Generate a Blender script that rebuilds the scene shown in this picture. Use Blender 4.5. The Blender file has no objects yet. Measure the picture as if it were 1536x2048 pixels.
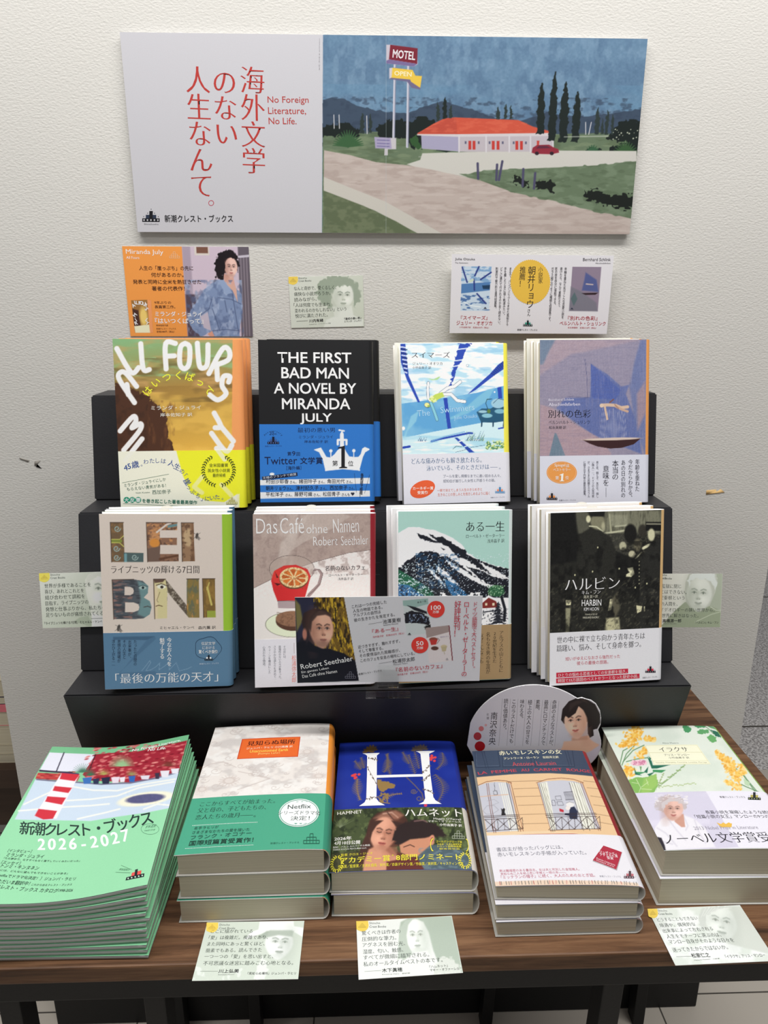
import bpy, bmesh, math, random
import numpy as np
from mathutils import Matrix, Vector

random.seed(4)
scn = bpy.context.scene
COL = scn.collection
MM = 0.001

# ------------------------------------------------------------------ camera
cam_d = bpy.data.cameras.new('camera')
cam = bpy.data.objects.new('camera', cam_d)
COL.objects.link(cam)
cam_d.sensor_fit = 'HORIZONTAL'
cam_d.sensor_width = 36.0
cam_d.lens = 1419.755 * 36.0 / 1536.0
cam_d.clip_start = 0.02
PITCH, YAW, ROLL = 0.286519, -0.029895, -0.00042
R_ = Matrix.Rotation(YAW, 3, 'Z')
fw = R_ @ Vector((0, math.cos(PITCH), -math.sin(PITCH)))
up0 = R_ @ Vector((0, math.sin(PITCH), math.cos(PITCH)))
rt0 = R_ @ Vector((1, 0, 0))
rt = rt0 * math.cos(ROLL) + up0 * math.sin(ROLL)
up = up0 * math.cos(ROLL) - rt0 * math.sin(ROLL)
m4 = Matrix((rt, up, -fw)).transposed().to_4x4()
m4.translation = Vector((0.0, -0.9028, 1.27343))
cam.matrix_world = m4
scn.camera = cam

# ------------------------------------------------------------------ light
w = bpy.data.worlds.new('shop_ambient')
scn.world = w
w.use_nodes = True
w.node_tree.nodes['Background'].inputs[0].default_value = (0.97, 0.97, 1.0, 1)
w.node_tree.nodes['Background'].inputs[1].default_value = 0.2


def area_light(name, loc, target, size, size_y, power, col=(1.0, 0.96, 0.9)):
    d = bpy.data.lights.new(name, 'AREA')
    d.shape = 'RECTANGLE'
    d.size = size
    d.size_y = size_y
    d.energy = power
    d.color = col
    o = bpy.data.objects.new(name, d)
    COL.objects.link(o)
    o.location = loc
    o.rotation_euler = (Vector(target) - Vector(loc)).to_track_quat('-Z', 'Y').to_euler()
    return o


area_light('ceiling_tube_light', (0.1, -0.47, 2.5), (0.1, -0.16, 1.0), 2.4, 0.16, 36, (1.0, 0.982, 0.966))
area_light('aisle_tube_light', (0.2, -1.7, 2.9), (0.1, 0.0, 1.0), 2.4, 0.16, 9, (1.0, 0.982, 0.966))
scn.view_settings.view_transform = 'Standard'
scn.view_settings.look = 'None'
scn.view_settings.gamma = 1.0
scn.view_settings.use_curve_mapping = False
scn.view_settings.exposure = 0.0

# ------------------------------------------------------------------ materials


def lin(c):
    c = np.asarray(c, dtype=float) / 255.0
    return np.where(c <= 0.04045, c / 12.92, ((c + 0.055) / 1.055) ** 2.4)


MATS = {}


def mat(name, col, rough=0.6, spec=0.3, bump=0.0, bscale=200.0, var=0.0, vscale=30.0, stretch=(1, 1, 1), coords='Object', metal=0.0):
    if name in MATS:
        return MATS[name]
    m = bpy.data.materials.new(name)
    m.use_nodes = True
    nt = m.node_tree
    b = nt.nodes['Principled BSDF']
    b.inputs['Roughness'].default_value = rough
    b.inputs['Specular IOR Level'].default_value = spec
    b.inputs['Metallic'].default_value = metal
    c = tuple(float(v) for v in lin(col)) + (1,)
    tc = nt.nodes.new('ShaderNodeTexCoord')
    mp = nt.nodes.new('ShaderNodeMapping')
    mp.inputs['Scale'].default_value = stretch
    nt.links.new(tc.outputs[coords], mp.inputs[0])
    no = nt.nodes.new('ShaderNodeTexNoise')
    no.inputs['Scale'].default_value = vscale
    no.inputs['Detail'].default_value = 5
    nt.links.new(mp.outputs[0], no.inputs['Vector'])
    mx = nt.nodes.new('ShaderNodeMix')
    mx.data_type = 'RGBA'
    mx.inputs[6].default_value = tuple(v * (1 - var) for v in c[:3]) + (1,)
    mx.inputs[7].default_value = tuple(min(1, v * (1 + var)) for v in c[:3]) + (1,)
    nt.links.new(no.outputs['Fac'], mx.inputs[0])
    nt.links.new(mx.outputs[2], b.inputs['Base Color'])
    if bump:
        n2 = nt.nodes.new('ShaderNodeTexNoise')
        n2.inputs['Scale'].default_value = bscale
        n2.inputs['Detail'].default_value = 4
        nt.links.new(mp.outputs[0], n2.inputs['Vector'])
        bp = nt.nodes.new('ShaderNodeBump')
        bp.inputs['Strength'].default_value = bump
        bp.inputs['Distance'].default_value = 0.001
        nt.links.new(n2.outputs['Fac'], bp.inputs['Height'])
        nt.links.new(bp.outputs[0], b.inputs['Normal'])
    MATS[name] = m
    return m


def print_mat(name, rough=0.42, spec=0.35):
    """Printed paper: the ink colour is stored with the sheet, a fine procedural mottling sits on top."""
    m = bpy.data.materials.new(name)
    m.use_nodes = True
    nt = m.node_tree
    b = nt.nodes['Principled BSDF']
    b.inputs['Roughness'].default_value = rough
    b.inputs['Specular IOR Level'].default_value = spec
    at = nt.nodes.new('ShaderNodeVertexColor')
    at.layer_name = 'ink'
    tc = nt.nodes.new('ShaderNodeTexCoord')
    no = nt.nodes.new('ShaderNodeTexNoise')
    no.inputs['Scale'].default_value = 900
    no.inputs['Detail'].default_value = 2
    nt.links.new(tc.outputs['Object'], no.inputs['Vector'])
    mr = nt.nodes.new('ShaderNodeMapRange')
    mr.inputs[3].default_value = 0.955
    mr.inputs[4].default_value = 1.045
    nt.links.new(no.outputs['Fac'], mr.inputs[0])
    vm = nt.nodes.new('ShaderNodeVectorMath')
    vm.operation = 'SCALE'
    nt.links.new(at.outputs['Color'], vm.inputs[0])
    nt.links.new(mr.outputs[0], vm.inputs['Scale'])
    nt.links.new(vm.outputs[0], b.inputs['Base Color'])
    return m


PRINT = print_mat('printed_paper')
PRINT_MATT = print_mat('printed_board', 0.6, 0.2)


def stripes_mat(name, c1, c2, scale, axis='Z'):
    """Edges of many sheets of paper: fine procedural lines across one axis."""
    m = bpy.data.materials.new(name)
    m.use_nodes = True
    nt = m.node_tree
    b = nt.nodes['Principled BSDF']
    b.inputs['Roughness'].default_value = 0.8
    b.inputs['Specular IOR Level'].default_value = 0.1
    tc = nt.nodes.new('ShaderNodeTexCoord')
    mp = nt.nodes.new('ShaderNodeMapping')
    mp.inputs['Scale'].default_value = {'Z': (3, 3, scale), 'X': (scale, 3, 3), 'Y': (3, scale, 3)}[axis]
    nt.links.new(tc.outputs['Object'], mp.inputs[0])
    no = nt.nodes.new('ShaderNodeTexNoise')
    no.inputs['Scale'].default_value = 1.0
    no.inputs['Detail'].default_value = 3
    nt.links.new(mp.outputs[0], no.inputs['Vector'])
    cr = nt.nodes.new('ShaderNodeValToRGB')
    cr.color_ramp.elements[0].position = 0.36
    cr.color_ramp.elements[1].position = 0.62
    cr.color_ramp.elements[0].color = tuple(float(v) for v in lin(c1)) + (1,)
    cr.color_ramp.elements[1].color = tuple(float(v) for v in lin(c2)) + (1,)
    nt.links.new(no.outputs['Fac'], cr.inputs[0])
    nt.links.new(cr.outputs[0], b.inputs['Base Color'])
    return m


PAGES = stripes_mat('cream_page_edges', (190, 180, 155), (210, 202, 178), 1500)
PAGES_MAG = stripes_mat('grey_page_edges', (172, 178, 172), (222, 224, 220), 2500)

# ------------------------------------------------------------------ object helpers


def link_mesh(name, verts, faces, mats, parent=None, cols=None, smooth=False, midx=None):
    me = bpy.data.meshes.new(name)
    verts = np.asarray(verts, dtype=np.float32).reshape(-1, 3)
    me.vertices.add(len(verts))
    me.vertices.foreach_set('co', verts.ravel())
    tot = np.array([len(f) for f in faces], dtype=np.int32)
    flat = np.concatenate([np.asarray(f, dtype=np.int32) for f in faces]) if len(faces) else np.zeros(0, np.int32)
    me.loops.add(len(flat))
    me.loops.foreach_set('vertex_index', flat)
    me.polygons.add(len(faces))
    me.polygons.foreach_set('loop_start', np.concatenate([[0], np.cumsum(tot)[:-1]]).astype(np.int32))
    if smooth:
        me.polygons.foreach_set('use_smooth', np.ones(len(faces), dtype=bool))
    for m in (mats if isinstance(mats, (list, tuple)) else [mats]):
        me.materials.append(m)
    if midx is not None:
        me.polygons.foreach_set('material_index', np.asarray(midx, dtype=np.int32))
    me.update(calc_edges=True)
    if cols is not None:
        ca = me.color_attributes.new('ink', 'FLOAT_COLOR', 'POINT')
        ca.data.foreach_set('color', np.asarray(cols, dtype=np.float32).ravel())
    me.validate()
    o = bpy.data.objects.new(name, me)
    COL.objects.link(o)
    o.parent = parent
    return o


def tag(o, label=None, cat=None, group=None, kind=None):
    if label:
        o['label'] = label
    if cat:
        o['category'] = cat
    if group:
        o['group'] = group
    if kind:
        o['kind'] = kind
    return o


def empty(name, loc=(0, 0, 0), rz=0.0):
    o = bpy.data.objects.new(name, None)
    o.empty_display_size = 0.02
    COL.objects.link(o)
    o.location = loc
    o.rotation_euler = (0, 0, rz)
    return o


def copy_tree(o, parent=None):
    c = o.copy()
    COL.objects.link(c)
    c.parent = parent
    for ch in list(o.children):
        copy_tree(ch, c)
    return c


def box_bm(bm, x0, x1, y0, y1, z0, z1, bev=0.0, mi=0):
    r = bmesh.ops.create_cube(bm, size=1.0)
    for v in r['verts']:
        v.co = Vector((x0 + (v.co.x + .5) * (x1 - x0), y0 + (v.co.y + .5) * (y1 - y0), z0 + (v.co.z + .5) * (z1 - z0)))
    fs = {f for v in r['verts'] for f in v.link_faces}
    for f in fs:
        f.material_index = mi
    if bev:
        es = list({e for v in r['verts'] for e in v.link_edges})
        bmesh.ops.bevel(bm, geom=es, offset=bev, segments=2, affect='EDGES', profile=0.6)


def bm_obj(name, bm, m, parent=None):
    me = bpy.data.meshes.new(name)
    bm.to_mesh(me)
    bm.free()
    for x in (m if isinstance(m, (list, tuple)) else [m]):
        me.materials.append(x)
    o = bpy.data.objects.new(name, me)
    COL.objects.link(o)
    o.parent = parent
    return o


def box(name, x0, x1, y0, y1, z0, z1, m, parent=None, bev=0.0):
    bm = bmesh.new()
    box_bm(bm, x0, x1, y0, y1, z0, z1, bev)
    return bm_obj(name, bm, m, parent)


# ------------------------------------------------------------------ lettering
TXT = {}


def glyphs(s, res=2):
    """Filled 2D outline of a string: (verts Nx2, faces, outward normals Nx2)."""
    key = (s, res)
    if key in TXT:
        return TXT[key]
    cu = bpy.data.curves.new('lettering', 'FONT')
    cu.body = s
    cu.size = 1.0
    cu.resolution_u = res
    cu.fill_mode = 'FRONT'
    ob = bpy.data.objects.new('lettering', cu)
    COL.objects.link(ob)
    dg = bpy.context.evaluated_depsgraph_get()
    me = bpy.data.meshes.new_from_object(ob.evaluated_get(dg))
    n = len(me.vertices)
    co = np.zeros(n * 3, dtype=np.float32)
    me.vertices.foreach_get('co', co)
    co = co.reshape(-1, 3)[:, :2].astype(float)
    fc = []
    cnt = {}
    for p in me.polygons:
        v = list(p.vertices)
        a = co[v]
        ar = np.sum(a[:, 0] * np.roll(a[:, 1], -1) - np.roll(a[:, 0], -1) * a[:, 1])
        if ar < 0:
            v = v[::-1]
        fc.append(v)
        for i in range(len(v)):
            e = (v[i], v[(i + 1) % len(v)])
            k = (min(e), max(e))
            cnt.setdefault(k, []).append(e)
    nr = np.zeros((n, 2))
    for k, es in cnt.items():
        if len(es) == 1:
            a, b = es[0]
            d = co[b] - co[a]
            l = math.hypot(*d)
            if l > 1e-9:
                nn = np.array([d[1], -d[0]]) / l
                nr[a] += nn
                nr[b] += nn
    ln = np.hypot(nr[:, 0], nr[:, 1])
    nr = nr / np.maximum(ln, 1e-6)[:, None]
    bpy.data.objects.remove(ob)
    bpy.data.curves.remove(cu)
    bpy.data.meshes.remove(me)
    TXT[key] = (co, fc, nr)
    return TXT[key]


_c = glyphs('国')[0]
EM = float((_c[:, 0].max() - _c[:, 0].min()) / 0.86) if len(_c) else 1.0
EMC = (_c.max(0) + _c.min(0)) / 2 if len(_c) else np.array([.5, .4])
_t = glyphs('一')[0]

SANS = (0.0, 0.0)
MIN = (0.004, -0.017)      # thin horizontals, full verticals
BOLD = (0.018, 0.014)
HEAVY = (0.03, 0.026)
THIN = (-0.012, -0.012)
ROT = set('ー—―－（）「」『』［］[]()〜…=-')
SMALL = set('ァィゥェォッャュョぁぃぅぇぉっゃゅょ')

# ------------------------------------------------------------------ painting


def smooth(P, n=5):
    P = [np.array(p, float) for p in P]
    if len(P) < 3:
        return P
    Q = [P[0]] + P + [P[-1]]
    out = []
    for i in range(1, len(Q) - 2):
        a, b, c, d = Q[i - 1], Q[i], Q[i + 1], Q[i + 2]
        for k in range(n):
            t = k / n
            out.append(.5 * ((2 * b) + (c - a) * t + (2 * a - 5 * b + 4 * c - d) * t * t + (3 * b - a - 3 * c + d) * t ** 3))
    out.append(P[-1])
    return out


def vnoise(x, y, seed=0):
    xi = np.floor(x).astype(np.int64)
    yi = np.floor(y).astype(np.int64)
    xf = x - xi
    yf = y - yi
    xf = xf * xf * (3 - 2 * xf)
    yf = yf * yf * (3 - 2 * yf)

    def h(a, b):
        n = (a * 374761393 + b * 668265263 + seed * 974711) & 0x7fffffff
        n = ((n ^ (n >> 13)) * 1274126177) & 0x7fffffff
        return ((n ^ (n >> 16)) & 0xffff) / 65535.0
    return (h(xi, yi) * (1 - xf) + h(xi + 1, yi) * xf) * (1 - yf) + (h(xi, yi + 1) * (1 - xf) + h(xi + 1, yi + 1) * xf) * yf


def fbm(x, y, seed=0, o=3):
    r = 0
    a = 0.5
    t = 0
    for i in range(o):
        r = r + a * vnoise(x * 2 ** i, y * 2 ** i, seed + i * 17)
        t += a
        a *= .5
    return r / t


class Ras:
    """A patch of printed paper: a fine grid whose nodes carry ink colours (sRGB 0..255)."""

    def __init__(self, sh, u0, u1, v0, v1, step, layer, base):
        self.sh = sh
        nu = max(1, int(round((u1 - u0) / step)))
        nv = max(1, int(round((v1 - v0) / step)))
        U, V = np.meshgrid(np.linspace(u0, u1, nu + 1), np.linspace(v0, v1, nv + 1))
        self.U = U.ravel()
        self.V = V.ravel()
        self.nu, self.nv = nu, nv
        self.X, self.Y = sh.uv2c(self.U, self.V)
        self.C = np.zeros((len(self.U), 3)) + np.array(base, float)
        self.layer = layer
        self.clip = None

    def put(self, idx, m, col):
        m = m[:, None]
        if self.clip is not None:
            m = m * self.clip[idx][:, None]
        self.C[idx] = self.C[idx] * (1 - m) + np.asarray(col, float) * m

    def box(self, x0, y0, x1, y1):
        return np.nonzero((self.X >= x0) & (self.X <= x1) & (self.Y >= y0) & (self.Y <= y1))[0]

    def poly(self, pts, col, f=4.0, a=1.0, rough=0.0, rs=12.0, mask=None):
        P = np.array(pts, float)
        g = f + rough
        idx = self.box(P[:, 0].min() - g, P[:, 1].min() - g, P[:, 0].max() + g, P[:, 1].max() + g)
        if not len(idx):
            return
        x = self.X[idx]
        y = self.Y[idx]
        if rough:
            x = x + rough * (2 * vnoise(x / rs, y / rs, 5) - 1)
            y = y + rough * (2 * vnoise(x / rs + 31, y / rs, 9) - 1)
        ins = np.zeros(len(idx), bool)
        d2 = np.full(len(idx), 1e18)
        n = len(P)
        for i in range(n):
            ax, ay = P[i]
            bx, by = P[(i + 1) % n]
            dx, dy = bx - ax, by - ay
            L = dx * dx + dy * dy + 1e-12
            t = np.clip(((x - ax) * dx + (y - ay) * dy) / L, 0, 1)
            d2 = np.minimum(d2, (x - ax - t * dx) ** 2 + (y - ay - t * dy) ** 2)
            c = ((ay > y) != (by > y))
            if dy != 0:
                c &= x < dx * (y - ay) / dy + ax
            ins ^= c
        d = np.sqrt(d2)
        sd = np.where(ins, -d, d)
        m = np.clip(0.5 - sd / f, 0, 1) * a
        if mask is not None:
            m = m * mask(x, y)
        self.put(idx, m, col)

    def rect(self, x0, y0, x1, y1, col, f=3.0, a=1.0):
        self.poly([(x0, y0), (x1, y0), (x1, y1), (x0, y1)], col, f, a)

    def ell(self, cx, cy, rx, ry, col, f=None, a=1.0, ang=0.0):
        R = max(rx, ry) * 1.6 + 8
        idx = self.box(cx - R, cy - R, cx + R, cy + R)
        if not len(idx):
            return
        c, s = math.cos(ang), math.sin(ang)
        x = self.X[idx] - cx
        y = self.Y[idx] - cy
        xx = (x * c + y * s) / rx
        yy = (-x * s + y * c) / ry
        r = np.sqrt(xx * xx + yy * yy)
        ff = (f if f is not None else 4.0) / min(rx, ry)
        m = np.clip(0.5 - (r - 1) / ff, 0, 1) * a
        self.put(idx, m, col)

    def line(self, pts, wd, col, f=3.0, a=1.0, closed=False, taper=False):
        P = np.array(pts, float)
        g = wd + f
        idx = self.box(P[:, 0].min() - g, P[:, 1].min() - g, P[:, 0].max() + g, P[:, 1].max() + g)
        if not len(idx):
            return
        x = self.X[idx]
        y = self.Y[idx]
        sd = np.full(len(idx), 1e9)
        n = len(P)
        for i in range(n if closed else n - 1):
            ax, ay = P[i]
            bx, by = P[(i + 1) % n]
            dx, dy = bx - ax, by - ay
            L = dx * dx + dy * dy + 1e-12
            t = np.clip(((x - ax) * dx + (y - ay) * dy) / L, 0, 1)
            ww = wd / 2
            if taper:
                ww = wd / 2 * (1 - (i + t) / (n - 1) * 0.85)
            sd = np.minimum(sd, np.sqrt((x - ax - t * dx) ** 2 + (y - ay - t * dy) ** 2) - ww)
        m = np.clip(0.5 - sd / f, 0, 1) * a
        self.put(idx, m, col)

    def grad(self, p0, c0, p1, c1, x0=-1e9, y0=-1e9, x1=1e9, y1=1e9):
        idx = self.box(x0, y0, x1, y1)
        d = np.array(p1, float) - np.array(p0, float)
        t = np.clip(((self.X[idx] - p0[0]) * d[0] + (self.Y[idx] - p0[1]) * d[1]) / (d @ d), 0, 1)[:, None]
        self.put(idx, np.ones(len(idx)), np.array(c0, float) * (1 - t) + np.array(c1, float) * t)

    def noise(self, col, sx, sy, amt=1.0, lo=.45, hi=.7, seed=1, x0=-1e9, y0=-1e9, x1=1e9, y1=1e9, o=3, sk=0.0):
        idx = self.box(x0, y0, x1, y1)
        if not len(idx):
            return
        x = self.X[idx]
        y = self.Y[idx]
        n = fbm((x + sk * y) / sx, y / sy, seed, o)
        self.put(idx, np.clip((n - lo) / (hi - lo), 0, 1) * amt, col)

    def grain(self, amt, s, seed=3, x0=-1e9, y0=-1e9, x1=1e9, y1=1e9):
        idx = self.box(x0, y0, x1, y1)
        n = (fbm(self.X[idx] / s, self.Y[idx] / s, seed, 2) * 2 - 1) * amt
        self.C[idx] = np.clip(self.C[idx] + n[:, None], 0, 255)

    def scatter(self, n, region, col, r, seed=1, a=1.0, asp=1.0, ang=0.0, f=3.0):
        rng = random.Random(seed)
        x0, y0, x1, y1 = region
        for _ in range(n):
            rr = r * rng.uniform(.6, 1.4)
            self.ell(rng.uniform(x0, x1), rng.uniform(y0, y1), rr * asp, rr, col, f, a, ang + rng.uniform(-.3, .3))

    def within(self, pts, fn, rough=0.0, rs=10.0):
        """run some paint steps only inside an outline"""
        keep, old = self.C.copy(), self.clip
        self.clip = None
        self.C = np.zeros_like(self.C)
        self.poly(pts, (1, 1, 1), 1.5, 1, rough, rs)
        self.clip = self.C[:, 0].copy()
        self.C = keep
        fn()
        self.clip = old

    def done(self):
        sh = self.sh
        nu, nv = self.nu, self.nv
        i = np.arange((nu + 1) * nv).reshape(nv, nu + 1)[:, :-1].ravel()
        q = np.stack([i, i + 1, i + nu + 2, i + nu + 1], 1)
        sh.add(self.U, self.V, self.layer, q, sh.albedo(self.C))


class Sheet:
    """Printed surface. c-coordinates are measured on the artwork; a homography takes them to millimetres."""

    def __init__(self, quad, W, H, white=210.0, fn=None, warp=None, org=(0.0, 0.0, 1.0)):
        # quad: TL, TR, BR, BL in measured coordinates of `org` (ox, oy, scale)
        self.W, self.H = W, H
        self.org = org
        src = np.array([self.full(p) for p in quad], float)
        dst = np.array([(0, H), (W, H), (W, 0), (0, 0)], float)
        A = []
        for (x, y), (u, v) in zip(src, dst):
            A.append([x, y, 1, 0, 0, 0, -u * x, -u * y, -u])
            A.append([0, 0, 0, x, y, 1, -v * x, -v * y, -v])
        _, _, vt = np.linalg.svd(np.array(A))
        self.Hm = vt[-1].reshape(3, 3)
        self.Hi = np.linalg.inv(self.Hm)
        self.wl = float(lin(white)) / 0.80
        self.fn = fn or (lambda u, v, h: np.stack([u - W / 2, v, h], 1))
        self.warp = warp
        self.V = []
        self.F = []
        self.C = []
        self.n = 0
        self.lay = 0.05
        self.curved = False

    def full(self, p):
        ox, oy, s = self.org
        return (ox + p[0] / s, oy + p[1] / s)

    def albedo(self, c):
        a = lin(np.asarray(c, float)) / self.wl
        return np.clip(a, 0.004, 0.92)

    def uv2c(self, u, v):
        d = self.Hi @ np.stack([u, v, np.ones_like(u)])
        x, y = d[0] / d[2], d[1] / d[2]
        if self.warp is not None:
            y = y + self.warp(u, v)
        ox, oy, s = self.org
        return (x - ox) * s, (y - oy) * s

    def c2uv(self, x, y):
        x, y = self.full((x, y))
        yy = y
        for _ in range(4 if self.warp is not None else 1):
            d = self.Hm @ np.array([x, yy, 1.0])
            u, v = d[0] / d[2], d[1] / d[2]
            if self.warp is not None:
                yy = y - float(self.warp(np.array(u), np.array(v)))
        return np.array([u, v])

    def addp(self, P, h, faces, col, mx=5.0):
        """add flat artwork; on a bowed sheet big facets are split so that they follow the bow"""
        if self.curved and len(P):
            tris = []
            for f in faces:
                for i in range(1, len(f) - 1):
                    tris.append((f[0], f[i], f[i + 1]))
            T = P[np.array(tris)]
            done = []
            for _ in range(7):
                sp = T[:, :, 0].max(1) - T[:, :, 0].min(1)
                done.append(T[sp <= mx])
                T = T[sp > mx]
                if not len(T):
                    break
                a, b, c = T[:, 0], T[:, 1], T[:, 2]
                ab, bc, ca = (a + b) / 2, (b + c) / 2, (c + a) / 2
                T = np.concatenate([np.stack(x, 1) for x in ((a, ab, ca), (ab, b, bc), (ca, bc, c), (ab, bc, ca))])
            done.append(T)
            T = np.concatenate(done)
            P = T.reshape(-1, 2)
            faces = np.arange(len(P)).reshape(-1, 3)
        self.add(P[:, 0], P[:, 1], h, faces, col)

    def add(self, u, v, h, faces, col):
        u = np.asarray(u, float)
        v = np.asarray(v, float)
        hh = np.zeros_like(u) + h
        self.V.append(self.fn(u, v, hh) * MM)
        if isinstance(faces, np.ndarray):
            self.F.extend((faces + self.n).tolist())
        else:
            self.F.extend([[i + self.n for i in f] for f in faces])
        c = np.zeros((len(u), 4)) + 1.0
        c[:, :3] = col
        self.C.append(c)
        self.n += len(u)

    def ras(self, base, step=1.0, u0=0.0, u1=None, v0=0.0, v1=None, layer=0.0):
        return Ras(self, u0, self.W if u1 is None else u1, v0, self.H if v1 is None else v1, step, layer, base)

    def next(self):
        self.lay += 0.003
        return self.lay

    def t(self, s, x0, y0, x1, y1, h, col, st=SANS, res=2):
        """One line of lettering whose ink box runs from (x0,y0) to (x1,y1) along its foot, h high."""
        co, fc, nr = glyphs(s, res)
        if not len(co):
            return
        co = co + nr * np.array(st) * EM
        mn, mx = co.min(0), co.max(0)
        p0 = self.c2uv(x0, y0)
        p1 = self.c2uv(x1, y1)
        d = p1 - p0
        L = np.hypot(*d)
        e = d / L
        n = np.array([-e[1], e[0]])
        q = self.c2uv(x0, y0 - h)
        hh = abs((q - p0) @ n)
        k = (co - mn) / (mx - mn)
        P = p0 + k[:, :1] * L * e + k[:, 1:] * hh * n
        self.addp(P, self.next(), fc, self.albedo(col))

    def vt(self, s, x, y0, y1, wd, col, st=SANS, x2=None, res=2):
        """A column of characters from (x,y0) down to (x2,y1), wd wide."""
        if x2 is None:
            x2 = x
        p0 = self.c2uv(x, y0)
        p1 = self.c2uv(x2, y1)
        d = p1 - p0
        L = np.hypot(*d)
        e = d / L
        n = np.array([-e[1], e[0]])          # to the reader's right
        q = self.c2uv(x + wd, y0)
        wm = abs((q - p0) @ n)
        N = len(s)
        cell = L / N
        lay = self.next()
        for i, ch in enumerate(s):
            if ch in ' 　':
                continue
            co, fc, nr = glyphs(ch, res)
            if not len(co):
                continue
            co = (co + nr * np.array(st) * EM)
            if ord(ch) < 0x2000 and ch not in ROT:
                ctr = (co.max(0) + co.min(0)) / 2
            else:
                ctr = EMC.copy()
            k = (co - ctr) / EM
            if ch in ROT:
                c2 = (co.max(0) + co.min(0)) / 2
                k = (co - np.array([c2[0] if ch in 'ー—―－-' else ctr[0], ctr[1]])) / EM
                k = np.stack([k[:, 1], -k[:, 0]], 1)
            if ch in '、。，．':
                k = k + np.array([0.6, 0.6])
            if ch in SMALL:
                k = k + np.array([0.08, 0.1])
            c = p0 + e * cell * (i + .5)
            sy = min(cell * 1.05, wm * 1.25)
            P = c + k[:, :1] * wm * n - k[:, 1:] * sy * e
            self.add(P[:, 0], P[:, 1], lay, fc, self.albedo(col))

    def arc(self, s, cx, cy, r, a0, a1, size, col, st=SANS):
        """Characters set on an arc, angles in degrees measured clockwise from the top."""
        N = len(s)
        for i, ch in enumerate(s):
            a = math.radians(a0 + (a1 - a0) * (i + .5) / N)
            x = cx + r * math.sin(a)
            y = cy - r * math.cos(a)
            self.one(ch, x, y, size, math.degrees(a), col, st)

    def one(self, ch, x, y, size, deg, col, st=SANS, res=2):
        co, fc, nr = glyphs(ch, res)
        if not len(co):
            return
        co = co + nr * np.array(st) * EM
        k = (co - (co.max(0) + co.min(0)) / 2 * np.array([1, 0]) - EMC * np.array([0, 1])) / EM
        p0 = self.c2uv(x, y)
        ex = self.c2uv(x + size, y) - p0
        ey = self.c2uv(x, y - size) - p0
        a = math.radians(-deg)
        kk = np.stack([k[:, 0] * math.cos(a) - k[:, 1] * math.sin(a), k[:, 0] * math.sin(a) + k[:, 1] * math.cos(a)], 1)
        P = p0 + kk[:, :1] * ex + kk[:, 1:] * ey
        self.addp(P, self.next(), fc, self.albedo(col))

    def shape(self, pts, col):
        """A crisp flat shape printed on the sheet (convex or simply bent outline)."""
        P = np.array([self.c2uv(*p) for p in pts])
        from mathutils.geometry import tessellate_polygon
        tri = tessellate_polygon([[Vector((p[0], p[1], 0)) for p in P]])
        self.addp(P, self.next(), [list(t) for t in tri], self.albedo(col))

    def disc(self, cx, cy, rx, ry, col, n=40, deg=0.0, teeth=0.0):
        a = math.radians(deg)
        pts = []
        for i in range(n):
            t = 2 * math.pi * i / n
            k = 1 - (teeth if i % 2 else 0)
            x, y = rx * k * math.cos(t), ry * k * math.sin(t)
            pts.append((cx + x * math.cos(a) - y * math.sin(a), cy + x * math.sin(a) + y * math.cos(a)))
        self.shape(pts, col)

    def rule(self, x0, y0, x1, y1, w_, col):
        dx, dy = x1 - x0, y1 - y0
        L = math.hypot(dx, dy) or 1
        nx, ny = -dy / L * w_ / 2, dx / L * w_ / 2
        self.shape([(x0 + nx, y0 + ny), (x1 + nx, y1 + ny), (x1 - nx, y1 - ny), (x0 - nx, y0 - ny)], col)

    def crest(self, cx, cy, wd, dark=(25, 28, 34), mid=None, txt=(200, 200, 205)):
        """The small castle-of-blocks mark; (cx,cy) middle of its foot."""
        mid = mid or dark
        w1 = wd / 2
        self.shape([(cx - w1, cy), (cx + w1, cy), (cx + w1, cy - wd * .2), (cx - w1, cy - wd * .2)], dark)
        h0 = wd * .2
        self.shape([(cx - wd * .3, cy - h0), (cx - wd * .1, cy - h0), (cx - wd * .1, cy - wd * .4), (cx - wd * .3, cy - wd * .4)], mid)
        self.shape([(cx + wd * .1, cy - h0), (cx + wd * .3, cy - h0), (cx + wd * .3, cy - wd * .4), (cx + wd * .1, cy - wd * .4)], mid)
        self.shape([(cx - wd * .1, cy - h0), (cx + wd * .1, cy - h0), (cx + wd * .1, cy - wd * .62), (cx - wd * .1, cy - wd * .62)], dark)
        for i in range(5):
            x = cx - wd * .4 + i * wd * .2
            self.disc(x, cy - wd * .1, wd * .045, wd * .055, txt, 8)
        for (x, y) in ((-.2, .5), (.2, .5), (-.42, .3), (.42, .3), (0, .73)):
            self.disc(cx + x * wd, cy - y * wd, wd * .022, wd * .028, dark, 6)

    def mark(self, cx, cy, wd, col):
        """Outline version of the castle mark."""
        r = wd * .035
        for (a, b, c, d) in ((-.5, 0, .5, 0), (-.5, .2, .5, .2), (-.5, 0, -.5, .2), (.5, 0, .5, .2), (-.3, .2, -.3, .4), (.3, .2, .3, .4), (-.3, .4, .3, .4), (-.1, .2, -.1, .62), (.1, .2, .1, .62), (-.1, .62, .1, .62)):
            self.rule(cx + a * wd, cy - b * wd, cx + c * wd, cy - d * wd, r, col)
        for i in range(4):
            x = cx - wd * .3 + i * wd * .2
            self.rule(x, cy, x, cy - wd * .2, r, col)

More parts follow.
